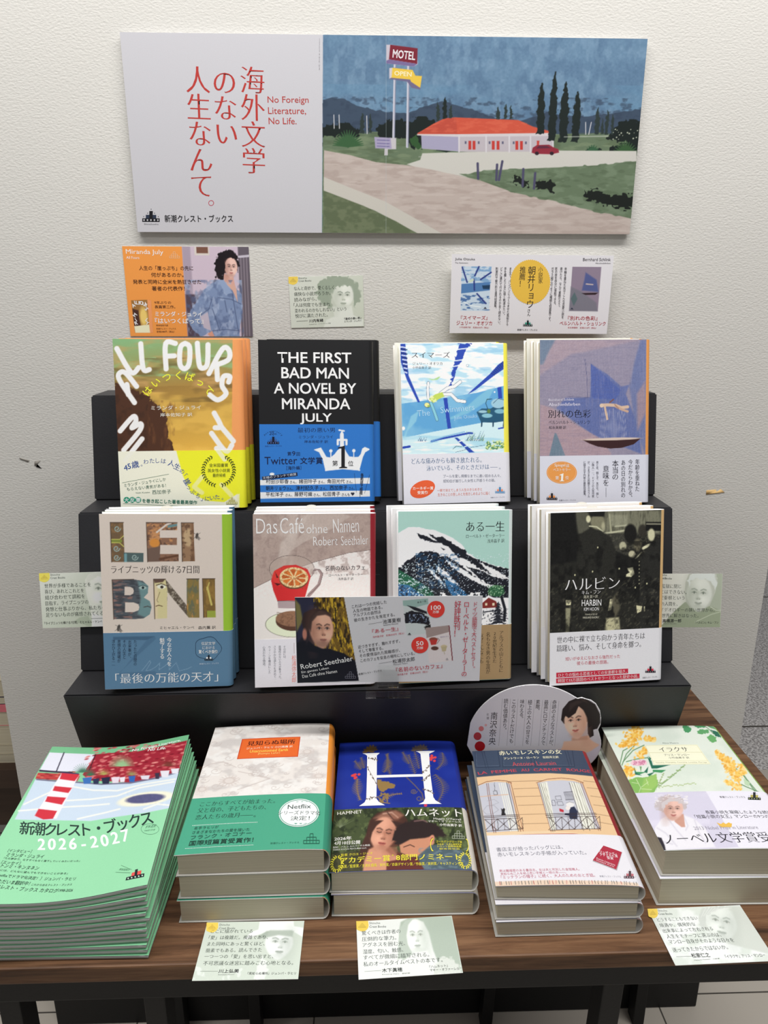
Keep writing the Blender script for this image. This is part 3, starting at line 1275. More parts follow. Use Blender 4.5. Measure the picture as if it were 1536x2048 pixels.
def band2(sh, r):
    r.C[:] = (46, 118, 200)
    for y0, y1, y2, y3 in ((1655, 1630, 1708, 1692), (1790, 1768, 1855, 1830)):
        r.poly([(60, y0), (1345, y1 - 2), (1345, y3), (60, y2 + 6)], (228, 230, 232), 4)
    d = (22, 30, 70)
    sh.t('最初の悪い男', 525, 1134, 935, 1132, 52, d, MIN)
    sh.t('ミランダ・ジュライ', 538, 1200, 912, 1198, 34, d, MIN)
    sh.t('岸本佐知子 訳', 598, 1250, 858, 1250, 32, d)
    sh.arc('Anniversary', 255, 1240, 125, -55, 55, 26, d, MIN)
    sh.t('20', 212, 1160, 262, 1160, 38, d, MIN)
    sh.t('th', 266, 1158, 292, 1158, 20, d)
    sh.crest(256, 1260, 130, (14, 18, 44), (60, 90, 150), (90, 120, 180))
    sh.t('新潮クレスト・ブックス', 165, 1292, 348, 1288, 16, (30, 60, 130))
    sh.t('第', 412, 1388, 455, 1388, 44, d)
    sh.t('9', 464, 1388, 500, 1388, 50, d)
    sh.t('回', 510, 1388, 550, 1388, 38, d)
    sh.t('Twitter', 160, 1485, 520, 1480, 84, d)
    sh.t('文学賞', 552, 1480, 800, 1478, 76, d, (.01, .01))
    sh.t('［海外編］', 402, 1545, 565, 1540, 42, d)
    # crown and paper knife
    W_ = (236, 238, 240)
    r.poly([(830, 1555), (800, 1430), (760, 1350), (700, 1322), (780, 1298), (800, 1330), (840, 1400), (885, 1408), (930, 1370), (960, 1330), (985, 1310), (1040, 1310), (1060, 1350), (1090, 1395), (1140, 1402), (1190, 1400), (1215, 1370), (1232, 1310), (1260, 1292), (1320, 1318), (1265, 1350), (1240, 1400), (1200, 1550), (1020, 1535)], W_, 5)
    for x, y in ((889, 1335), (1140, 1333), (835, 1548), (1200, 1545)):
        r.ell(x, y, 18 if y < 1400 else 9, 18 if y < 1400 else 9, W_, 5)
        r.line([(x, y), (x, y + 70 if y < 1400 else y)], 10, W_, 4)
    r.poly([(990, 1300), (990, 1150), (1010, 1110), (1030, 1150), (1035, 1300)], W_, 4)
    r.line([(980, 1108), (1035, 1118)], 16, W_, 4)
    r.line([(965, 1265), (965, 1215), (1000, 1215)], 22, W_, 5)
    r.line([(1060, 1265), (1060, 1215), (1020, 1215)], 22, W_, 5)
    sh.t('第', 905, 1500, 965, 1500, 60, INK)
    sh.t('位', 1078, 1500, 1135, 1500, 58, INK)
    # large serif figure one
    sh.shape([(1004, 1290), (1042, 1276), (1042, 1512), (1004, 1512)], INK)
    sh.shape([(965, 1300), (1006, 1286), (1006, 1306), (967, 1308)], INK)
    sh.shape([(978, 1524), (1068, 1522), (1066, 1512), (1044, 1506), (1002, 1508), (980, 1516)], INK)
    sh.shape([(132, 1618), (520, 1570), (524, 1608), (136, 1656)], (16, 22, 52))
    sh.t('王様のブランチで絶賛', 142, 1648, 512, 1604, 30, (200, 210, 225))
    r.ell(242, 1590, 26, 16, W_, 4)
    k = (26, 30, 50)
    for rowi, (y, yy, parts) in enumerate(((1696, 1688, (('村田沙耶香', 175, 425), ('さん、', 440, 515), ('諸田玲子', 540, 735), ('さん、', 750, 825), ('角田光代', 850, 1040), ('さん、', 1058, 1130))), (1770, 1758, (('朝井リョウ', 175, 395), ('さん、', 405, 475), ('津村記久子', 505, 755), ('さん、', 770, 848), ('西加奈子', 878, 1070), ('さん、', 1085, 1150))), (1838, 1826, (('平松洋子', 175, 370), ('さん、', 390, 465), ('藤野可織', 490, 685), ('さん、', 700, 775), ('松田青子', 802, 990), ('さんも', 1008, 1095))))):
        for s, a, b in parts:
            big = len(s) > 3
            ya = y + (yy - y) * (a / 1150)
            yb = y + (yy - y) * (b / 1150)
            sh.t(s, a, ya, b, yb, 48 if big else 32, k)
    r.ell(1117, 1798, 10, 10, k, 4)
    r.ell(1136, 1798, 10, 10, k, 4)
    r.poly([(1107, 1802), (1146, 1802), (1127, 1826)], k, 4)
    sh.vt('各紙誌で話題！', 1232, 1580, 1850, 34, k, BOLD, x2=1214)
    sh.rule(1146, 1580, 1168, 1790, 2.5, k)
    sh.rule(1312, 1592, 1256, 1798, 2.5, k)


# --- row 1, swimmers in a pale pool
Q3 = [(115, 112), (1335, 103), (1358, 1895), (160, 1940)]
O3 = (780, 670, 5.689)


def j3(sh, r):
    r.C[:] = (226, 232, 238)
    r.noise((164, 206, 222), 190, 60, .8, .54, .64, 7, y1=820, sk=-.4)
    r.noise((244, 246, 248), 150, 36, .8, .55, .66, 11, y1=820, sk=-.4)
    r.noise((126, 180, 212), 240, 40, .5, .64, .72, 13, y1=820, sk=-.3)
    r.poly([(130, 800), (700, 720), (1000, 670), (1310, 590), (1320, 960), (900, 1040), (480, 1120), (145, 1190)], (92, 158, 204), 5)
    r.noise((128, 184, 214), 200, 200, .7, .55, .75, 31, 130, 600, 1320, 1190)
    r.poly([(620, 985), (800, 900), (1000, 720), (1110, 640), (1200, 610), (1120, 760), (900, 900), (720, 970)], (122, 182, 208), 14, .9)
    r.poly([(150, 1190), (190, 1100), (240, 940), (330, 880), (300, 1000), (200, 1110), (180, 1190)], (140, 194, 214), 14, .8)
    r.poly([(145, 1190), (480, 1120), (900, 1040), (1320, 960), (1325, 1350), (150, 1372)], (198, 224, 232), 5)
    r.noise((160, 206, 222), 260, 40, .8, .5, .65, 41, 145, 1160, 1330, 1372)
    r.noise((240, 244, 246), 200, 30, .9, .55, .7, 43, 145, 1200, 1330, 1372)
    b = (40, 70, 168)
    dk = (24, 40, 92)
    r.poly([(118, 118), (175, 112), (215, 480), (345, 780), (320, 785), (190, 520), (125, 330)], b, 4)
    for i in range(13):
        y = 150 + i * 24
        r.line([(120 + i * 4, y), (195, y + 10)], 13, dk if i % 2 else (226, 232, 240), 4, .9)
    r.poly([(790, 105), (940, 105), (860, 210), (830, 290), (770, 400), (720, 560), (690, 620), (655, 660), (700, 560), (700, 480), (740, 300), (780, 200)], b, 5, 1, 14, 20)
    for y, a, c in ((170, 760, 900), (300, 730, 860), (365, 720, 800), (500, 690, 720)):
        r.line([(a, y + 10), (c, y - 6)], 13, (226, 234, 242), 5, .9)
    r.poly([(890, 690), (940, 640), (1140, 460), (1240, 350), (1300, 310), (1305, 400), (1200, 470), (980, 640)], b, 4)
    for i in range(9):
        r.line([(1160 + i * 16, 450 - i * 17), (1200 + i * 14, 470 - i * 14)], 7, dk, 4, .9)
    r.poly([(1228, 610), (1275, 600), (1283, 735), (1240, 740)], b, 4)
    r.poly([(612, 735), (655, 728), (700, 1075), (660, 1082)], b, 4)
    r.line([(475, 1225), (560, 1200), (730, 1165), (900, 1128), (940, 1130)], 22, b, 5)
    r.line([(475, 1225), (620, 1170), (850, 1115)], 14, (118, 172, 210), 5, .8)
    r.poly([(735, 1180), (770, 1180), (965, 1345), (905, 1348)], b, 4)
    r.line([(790, 1225), (845, 1205)], 12, (230, 238, 244), 4)
    r.line([(850, 1285), (905, 1262)], 12, (200, 226, 236), 4)
    r.line([(150, 1298), (225, 1285)], 26, b, 4)
    r.line([(1240, 1075), (1320, 1060)], 16, b, 4)
    # the swimmer
    sk = (236, 240, 238)
    ol = (60, 84, 110)
    for P_, wd in (([(440, 560), (432, 640), (440, 740), (470, 770)], 26), ([(580, 680), (660, 620), (740, 600), (805, 548)], 34), ([(600, 690), (700, 690), (770, 760), (855, 772)], 34), ([(470, 790), (505, 880), (540, 980)], 28)):
        r.line(P_, wd + 7, ol, 4)
        r.line(P_, wd, sk if P_[-1][1] < 900 else (132, 196, 210), 4)
    r.poly([(445, 745), (520, 690), (600, 665), (625, 715), (560, 745), (500, 790)], (186, 206, 92), 5)
    r.noise((236, 236, 190), 40, 20, .7, .5, .6, 3, 450, 700, 540, 780)
    r.ell(428, 815, 36, 30, ol, 4, 1, .3)
    r.ell(425, 812, 30, 25, (226, 226, 150), 5, 1, .3)
    r.ell(445, 825, 16, 12, (150, 180, 90), 5)
    r.poly([(430, 510), (500, 520), (560, 490), (580, 490), (545, 525), (480, 530)], (170, 206, 140), 5)
    # sofa, lamp, plants
    r.poly([(990, 890), (1050, 850), (1150, 850), (1200, 820), (1310, 830), (1315, 990), (1180, 1010), (1040, 1005)], (34, 82, 112), 5)
    r.ell(1235, 790, 78, 55, (150, 190, 208), 5)
    r.line([(1180, 790), (1235, 738), (1300, 750)], 5, (40, 70, 96), 3)
    r.ell(1110, 930, 60, 24, (130, 184, 200), 6)
    r.ell(1255, 880, 60, 26, (120, 172, 192), 6)
    r.ell(1060, 885, 50, 16, (150, 190, 204), 6)
    for x in (1050, 1180, 1300):
        r.line([(x, 1000), (x - 4, 1050)], 16, (30, 66, 92), 4)
    r.line([(1120, 860), (1095, 790), (1110, 745), (1165, 742)], 7, (30, 60, 70), 3)
    r.ell(1130, 880, 20, 24, (90, 120, 60), 4)
    rng = random.Random(5)
    for i in range(26):
        x = 860 + rng.random() * 210
        r.line([(x, 1215), (x + rng.uniform(-10, 60), 1215 - rng.uniform(50, 120))], 6, rng.choice([(40, 96, 120), (90, 140, 120), (40, 70, 110), (150, 180, 130)]), 3, .9, taper=True)
    for i in range(12):
        x = 320 + rng.random() * 90
        r.line([(x, 1222), (x + rng.uniform(-30, 40), 1222 - rng.uniform(20, 60))], 5, (50, 84, 130), 3, .9, taper=True)
    r.scatter(60, (1095, 1230, 1310, 1300), (90, 140, 96), 11, 4)
    r.scatter(40, (1095, 1200, 1310, 1310), (206, 220, 150), 8, 6)
    r.line([(720, 1310), (760, 1275), (820, 1285)], 5, (40, 70, 80), 3)
    r.line([(750, 1345), (850, 1320), (950, 1285), (1080, 1265)], 4, (50, 84, 110), 3)
    r.ell(154, 1080, 18, 22, (240, 244, 246), 4)
    r.ell(889, 362, 16, 16, (120, 150, 170), 3)
    r.ell(889, 362, 12, 12, (232, 238, 242), 3)
    r.ell(1197, 662, 9, 9, (236, 242, 244), 3)
    r.rect(1300, 60, 1420, 1360, (238, 222, 84), 5)
    k = (24, 24, 30)
    sh.t('スイマーズ', 248, 275, 690, 272, 66, k, MIN, 4)
    sh.t('ジュリー・オオツカ', 258, 358, 602, 356, 32, k, MIN)
    sh.t('小竹由美子 訳', 258, 404, 474, 403, 32, (50, 60, 80), MIN)
    wt = (178, 210, 230)
    for i, (s, a, b, y, h) in enumerate((('The', 315, 460, 945, 70), ('Swimmers', 582, 968, 905, 70), ('Julie Otsuka', 735, 1000, 990, 54))):
        sh.t(s, a, y, b, y - (b - a) * .1, h, wt, THIN)


def band3(sh, r):
    r.C[:] = (214, 214, 222)
    c = (44, 88, 130)
    sh.t('どんな痛みからも解き放たれる。', 248, 1484, 1045, 1460, 66, c, MIN)
    sh.t('泳いでいる、そのときだけは', 418, 1560, 1130, 1535, 60, c, MIN)
    sh.rule(1140, 1512, 1225, 1510, 3, c)
    sh.t('。', 1243, 1533, 1258, 1532, 16, c)
    g = (90, 96, 116)
    sh.t('プールを愛し規模なまでに通い詰める人々、', 608, 1635, 1262, 1622, 36, g)
    sh.t('認知症が進行した女性と戸惑うその娘。', 608, 1690, 1198, 1674, 36, g)
    sh.disc(372, 1765, 148, 92, (218, 92, 52), 48, -22)
    sh.t('カーネギー賞', 260, 1776, 495, 1770, 38, (240, 230, 224), BOLD)
    sh.t('受賞作', 314, 1824, 432, 1820, 38, (240, 230, 224), BOLD)
    o = (206, 108, 84)
    sh.t('一瞬で消えてしまう人生のきらめきと', 540, 1796, 1048, 1776, 34, o)
    sh.t('生きることの苦しみとを抱きしめるように描く', 545, 1844, 1135, 1820, 36, o)
    sh.crest(1250, 1802, 112, (70, 130, 176), (226, 140, 100), (206, 214, 226))
    sh.t('新潮クレスト・ブックス', 1145, 1858, 1302, 1850, 14, (90, 96, 116))


# --- row 1, blue-violet painting with figure and boat
Q4 = [(228, 68), (1414, 52), (1410, 1838), (205, 1868)]
O4 = (1040, 670, 5.486)


def j4(sh, r):
    r.C[:] = (142, 136, 156)
    r.poly([(230, 60), (1290, 60), (1000, 130), (560, 220), (320, 380), (225, 440)], (164, 146, 156), 30, .9)
    r.poly([(228, 60), (400, 60), (330, 180), (260, 330), (226, 330)], (104, 124, 146), 24, .9)
    r.poly([(780, 320), (960, 430), (1110, 560), (1200, 540), (1160, 640), (1300, 1000), (1340, 1300), (800, 1090), (560, 920), (400, 800), (500, 690), (770, 680)], (92, 106, 158), 16, .95)
    r.poly([(780, 320), (940, 450), (1110, 600), (1050, 700), (790, 690)], (76, 94, 160), 14, .8)
    r.poly([(1320, 60), (1380, 60), (1380, 1300), (1270, 1040), (1200, 560), (1260, 260)], (98, 112, 158), 26, .8)
    r.poly([(225, 760), (360, 800), (620, 980), (880, 1130), (1000, 1290), (1000, 1330), (210, 1330)], (168, 144, 152), 18, .95)
    r.poly([(380, 1070), (400, 1080), (495, 1328), (315, 1330)], (106, 126, 142), 8)
    r.poly([(1280, 640), (1370, 500), (1380, 840), (1290, 1040)], (170, 140, 140), 30, .7)
    r.noise((168, 156, 172), 8, 120, .25, .5, .8, 3)
    r.noise((96, 98, 130), 120, 8, .18, .5, .8, 5)
    r.grain(9, 9, 8)
    r.line([(715, 270), (735, 450), (742, 680)], 4, (62, 66, 110), 3, .8)
    r.line([(520, 672), (770, 684)], 4, (62, 66, 110), 3, .6)
    r.rect(1382, 30, 1440, 1320, (226, 154, 84), 7)
    for i in range(17):
        x = 905 + i * 15
        r.line([(x, 800 + (i % 4) * 14), (x - 30 + i * 3.4, 1125)], 3.2, (176, 178, 198), 2.5, .8)
    tan = (206, 178, 156)
    r.line([(985, 735), (1025, 700)], 14, (120, 80, 70), 4)
    r.line([(900, 765), (960, 760), (1050, 765), (1110, 790), (1180, 780)], 34, tan, 6)
    r.line([(1050, 775), (1120, 810), (1180, 830)], 26, (192, 160, 140), 5)
    r.line([(930, 780), (942, 840), (958, 915)], 22, tan, 5)
    r.ell(896, 768, 22, 22, (214, 190, 168), 5)
    r.line([(1040, 755), (1080, 800)], 12, (150, 112, 92), 5, .7)
    r.poly([(682, 1145), (1330, 1122), (1250, 1190), (1120, 1230), (990, 1240), (850, 1218), (760, 1185)], (56, 32, 34), 4)
    r.ell(1005, 1134, 322, 14, (206, 188, 176), 4, 1, -.035)
    w_ = (216, 212, 226)
    sh.t('Bernhard Schlink', 316, 722, 596, 716, 24, w_, MIN)
    sh.t('Abschiedsfarben', 316, 778, 660, 770, 34, w_, (.01, -.01))
    k = (24, 24, 36)
    sh.t('別れの色彩', 308, 908, 776, 900, 88, k, MIN, 4)
    sh.t('ベルンハルト・シュリンク', 314, 975, 765, 970, 40, k, MIN)
    sh.t('松永美穂 訳', 316, 1030, 505, 1028, 34, k, MIN)


def band4(sh, r):
    r.C[:] = (208, 210, 222)
    sh.disc(452, 1510, 168, 124, (222, 150, 78), 60)
    for q_ in range(1):
        pts = [(452 + 156 * math.cos(t / 60 * 6.2832), 1510 + 114 * math.sin(t / 60 * 6.2832)) for t in range(60)]
        r2 = (236, 206, 170)
        for i in range(60):
            a, b = pts[i], pts[(i + 1) % 60]
            sh.rule(a[0], a[1], b[0], b[1], 2.2, r2)
    w_ = (240, 234, 228)
    sh.t('Spiegel', 372, 1454, 490, 1452, 42, w_)
    sh.t('誌', 500, 1452, 535, 1451, 36, w_)
    sh.t('ベストセラー', 358, 1496, 548, 1494, 32, w_)
    sh.t('第', 380, 1590, 418, 1590, 42, w_)
    sh.shape([(446, 1530), (470, 1516), (464, 1600), (442, 1600)], w_)
    sh.shape([(428, 1536), (450, 1524), (449, 1538), (430, 1544)], w_)
    sh.shape([(428, 1608), (478, 1606), (476, 1598), (430, 1600)], w_)
    sh.t('位', 490, 1586, 528, 1586, 40, w_)
    k = (54, 54, 66)
    sh.vt('年齢を重ねた', 1290, 1355, 1716, 50, k, MIN)
    sh.vt('今だからわかる、', 1213, 1360, 1815, 50, k, MIN)
    sh.vt('あの日の別れの', 1133, 1365, 1790, 50, k, MIN)
    sh.vt('本当の', 1045, 1368, 1590, 72, k, MIN)
    sh.vt('意味を', 942, 1430, 1660, 72, k, MIN)
    sh.rule(942, 1672, 942, 1782, 3, k)
    for s, x, y1 in (('男と女、親と子、友だち、親し', 846, 1788), ('い隣人──。ドイツの人気作家', 798, 1788), ('が、さまざまな別離をカラフル', 750, 1788), ('に描き出す円熟の最新短篇集。', 704, 1788)):
        sh.vt(s, x, 1380, y1, 27, (80, 80, 92))
    sh.crest(340, 1815, 118, (36, 32, 40), (226, 150, 90), (150, 150, 160))
    sh.t('新潮クレスト・ブックス', 420, 1828, 606, 1824, 16, (80, 80, 92))


# --- row 2, grey cover with big cut-out letters
Q5 = [(82, 155), (1402, 133), (1390, 1846), (158, 1878)]
O5 = (180, 1000, 4.955)


def j5(sh, r):
    r.C[:] = (200, 188, 178)
    G = {}
    L = [[(196, 240), (325, 238), (338, 540), (528, 540), (528, 632), (212, 636)]]
    E_ = [[(556, 234), (866, 230), (866, 306), (690, 310), (690, 386), (862, 382), (862, 456), (694, 458), (692, 548), (880, 548), (880, 620), (568, 630)]]
    I_ = [[(908, 230), (1032, 228), (1042, 618), (916, 622)]]
    N_ = [[(628, 802), (745, 800), (958, 1060), (958, 796), (1082, 794), (1084, 1180), (975, 1180), (765, 930), (760, 1188), (640, 1194)]]
    I2 = [[(1118, 792), (1242, 790), (1246, 1176), (1124, 1178)]]
    base = np.copy(r.C)

    def inside(fn, polys, holes=()):
        m0 = np.copy(r.C)
        fn()
        art = np.copy(r.C)
        r.C[:] = 0
        for p in polys:
            r.poly(p, (1, 1, 1), 4)
        for (a, b, c, d) in holes:
            r.poly([(a, b), (c - (c - a) * .4, b), (c - 6, b + (d - b) * .2), (c, (b + d) / 2), (c - 6, b + (d - b) * .8), (c - (c - a) * .4, d), (a, d)], (0, 0, 0), 4)
        m = np.copy(r.C)
        r.C[:] = m0 * (1 - m) + art * m

    def a1():
        r.rect(180, 220, 560, 660, (104, 84, 62))
        r.noise((140, 106, 70), 30, 30, .6, .5, .7, 3, 180, 220, 560, 660)
        r.rect(330, 540, 560, 660, (74, 92, 92))
        for cx, cy in ((265, 300), (258, 500), (262, 590), (440, 585)):
            P_ = [(cx + (34 - i * 2.4) * math.cos(i * .75), cy + (34 - i * 2.4) * math.sin(i * .75)) for i in range(12)]
            r.line(P_, 9, (140, 160, 156), 4)
        r.line([(200, 425), (300, 425)], 30, (120, 130, 60), 4)
        r.line([(200, 408), (290, 408), (330, 370)], 7, (190, 186, 96), 3)
        r.line([(200, 442), (290, 442), (330, 480)], 7, (190, 186, 96), 3)
        r.line([(350, 560), (350, 640)], 26, (106, 144, 150), 4)

    def a2():
        r.rect(540, 220, 900, 640, (130, 96, 76))
        r.noise((196, 140, 90), 40, 26, .8, .5, .66, 9, 540, 220, 900, 480)
        r.noise((80, 60, 52), 30, 30, .8, .55, .7, 10, 540, 220, 900, 640)
        r.line([(660, 330), (760, 250), (800, 235)], 18, (200, 190, 180), 6)
        r.line([(780, 270), (870, 250)], 26, (96, 128, 132), 6)
        r.ell(640, 440, 50, 44, (196, 130, 60), 14)
        r.poly([(556, 500), (700, 470), (690, 640), (560, 640)], (104, 84, 74), 10)
        r.line([(690, 600), (880, 560)], 20, (90, 60, 44), 8)

    def a3():
        r.rect(900, 220, 1060, 640, (140, 110, 84))
        r.ell(980, 380, 52, 90, (176, 150, 116), 14)
        r.noise((90, 66, 50), 24, 24, .8, .5, .66, 19, 900, 220, 1060, 640)
        r.rect(1010, 220, 1050, 640, (110, 78, 56), 20, .6)

    def a4():
        r.rect(210, 800, 620, 1210, (78, 84, 90))
        r.noise((140, 104, 96), 70, 12, .8, .5, .66, 21, 210, 800, 420, 1210)
        r.noise((56, 60, 66), 60, 14, .8, .5, .66, 22, 210, 800, 620, 1210)
        r.poly([(470, 820), (600, 860), (620, 1150), (560, 1190), (470, 1150), (500, 1000)], (104, 136, 138), 22, .9)
        r.ell(520, 888, 38, 18, (150, 170, 166), 5)
        r.ell(522, 888, 13, 13, (30, 40, 44), 4)
        r.line([(475, 880), (520, 862), (565, 876)], 5, (40, 46, 50), 3)
        r.line([(530, 1080), (570, 1070), (600, 1082)], 8, (70, 60, 60), 4)

    def a5():
        r.rect(620, 780, 800, 1210, (196, 186, 140))
        r.poly([(620, 780), (760, 780), (720, 830), (640, 840)], (90, 70, 60), 10)
        r.rect(630, 860, 668, 1200, (206, 188, 156), 16, .8)
        r.ell(706, 876, 44, 22, (226, 220, 196), 5)
        r.ell(710, 880, 16, 15, (50, 40, 36), 4)
        r.line([(655, 862), (705, 846), (756, 866)], 8, (70, 54, 46), 4)
        r.line([(650, 1070), (680, 1060), (714, 1070)], 8, (90, 66, 50), 4)
        r.line([(690, 930), (660, 1010), (672, 1030)], 6, (130, 112, 84), 4)
        r.poly([(745, 800), (975, 1060), (1090, 1200), (960, 1200), (770, 930)], (86, 76, 66), 4)
        r.noise((150, 140, 126), 16, 16, .9, .5, .62, 25, 760, 840, 980, 1190)
        r.rect(958, 780, 1100, 1200, (126, 108, 62))
        r.noise((90, 96, 80), 30, 60, .8, .5, .66, 27, 958, 780, 1100, 1200)
        r.noise((176, 128, 72), 26, 60, .8, .55, .7, 28, 958, 950, 1100, 1200)

    def a6():
        r.rect(1110, 780, 1260, 1190, (112, 88, 48))
        r.noise((140, 110, 56), 20, 60, .8, .5, .66, 31, 1110, 780, 1260, 1190)
        r.line([(1160, 900), (1185, 830)], 12, (180, 166, 90), 5)
        r.line([(1165, 880), (1205, 1050)], 20, (186, 172, 96), 5)
        r.rect(1160, 1110, 1250, 1190, (140, 150, 60), 5)
    inside(a1, L)
    inside(a2, E_)
    inside(a3, I_)
    B_ = [[(218, 814), (430, 806), (520, 820), (575, 870), (572, 940), (530, 985), (590, 1020), (608, 1080), (590, 1150), (530, 1190), (450, 1198), (236, 1200)]]
    inside(a4, B_, ((340, 880, 432, 964), (346, 1034, 486, 1130)))
    inside(a5, N_)
    inside(a6, I2)
    # the dark inner edge of each cut letter
    for P_ in ([(196, 240), (325, 238)], [(196, 240), (212, 636)], [(556, 234), (866, 230)], [(556, 234), (568, 630)], [(908, 230), (1032, 228)], [(908, 230), (916, 622)], [(218, 814), (430, 806)], [(218, 814), (236, 1200)], [(628, 802), (745, 800)], [(628, 802), (640, 1194)], [(1118, 792), (1242, 790)], [(1118, 792), (1124, 1178)], [(958, 796), (1082, 794)]):
        r.line(P_, 9, (62, 48, 40), 5, .8)
    for (x, y, k) in ((1065, 360, 1.0), (285, 1285, 1.1)):
        r.ell(x, y, 14 * k, 30 * k, (60, 56, 54), 6, .95, .2)
        r.ell(x + 14, y + 22, 12 * k, 24 * k, (110, 104, 100), 6, .8, -.4)
        for d in (-1, 1):
            r.line([(x, y), (x + d * 38, y + 30)], 3.5, (70, 66, 62), 3)
            r.line([(x, y - 10), (x + d * 34, y - 30)], 3.5, (70, 66, 62), 3)
    r.rect(1322, 100, 1500, 1310, (140, 178, 52), 6)
    k = (38, 34, 34)
    sh.t('ライプニッツの輝ける7日間', 208, 750, 1086, 738, 78, k, MIN, 3)
    sh.t('ミヒャエル・ケンペ', 690, 1298, 1030, 1292, 30, k, SANS)
    sh.t('森内薫 訳', 1070, 1296, 1245, 1290, 32, k, SANS)


def band5(sh, r):
    r.C[:] = (82, 116, 144)
    r.poly([(230, 1372), (640, 1362), (650, 1390), (290, 1720), (640, 1700), (660, 1720), (660, 1740), (280, 1745), (560, 1400), (230, 1400)], (70, 102, 130), 10, .8)
    r.poly([(232, 1372), (640, 1364), (560, 1400), (236, 1398)], (58, 86, 112), 10, .7)
    w_ = (214, 220, 228)
    sh.t('「最後の万能の天才」', 258, 1822, 1262, 1800, 96, w_, MIN, 4)
    sh.vt('今なお人々を', 782, 1378, 1655, 48, w_, (.012, .004))
    sh.vt('魅了する', 712, 1380, 1585, 50, w_, (.012, .004))
    d = (34, 50, 72)
    for s, x, y1 in (('たった七日間の', 448, 1650), ('出来事が、', 394, 1600), ('その人生と', 342, 1585), ('思想の現場が', 290, 1620), ('浮かび上がる──', 236, 1660)):
        sh.vt(s, x, 1400, y1, 34, d)
    for i in range(28):
        a = 2 * math.pi * i / 28
        b = 2 * math.pi * (i + 1) / 28
        k1 = 1 + .06 * math.cos(5 * a)
        k2 = 1 + .06 * math.cos(5 * b)
        sh.rule(1165 + 130 * k1 * math.cos(a), 1480 + 112 * k1 * math.sin(a), 1165 + 130 * k2 * math.cos(b), 1480 + 112 * k2 * math.sin(b), 4, (36, 56, 84))
    sh.t('伝記文学', 1100, 1450, 1238, 1448, 34, w_)
    sh.t('における', 1110, 1490, 1232, 1488, 30, w_)
    sh.t('驚くべき傑作', 1072, 1532, 1260, 1530, 36, w_, BOLD)
    sh.crest(1172, 1598, 84, (20, 26, 36), (230, 234, 238), (90, 110, 130))
    sh.t('新潮クレスト・ブックス', 1080, 1640, 1270, 1632, 16, (190, 200, 212))
    P_ = [(510, 1700), (560, 1640), (590, 1600), (600, 1620), (550, 1700), (600, 1690), (650, 1660), (690, 1620), (680, 1690), (740, 1650), (790, 1600), (780, 1690), (850, 1620), (880, 1700), (960, 1680), (1000, 1660)]
    r.line(P_, 4, (140, 166, 188), 3, .7)


# --- row 2, coffee glass with orange slice
Q6 = [(88, 160), (1324, 138), (1320, 1885), (95, 1925)]
O6 = (490, 1000, 5.12)


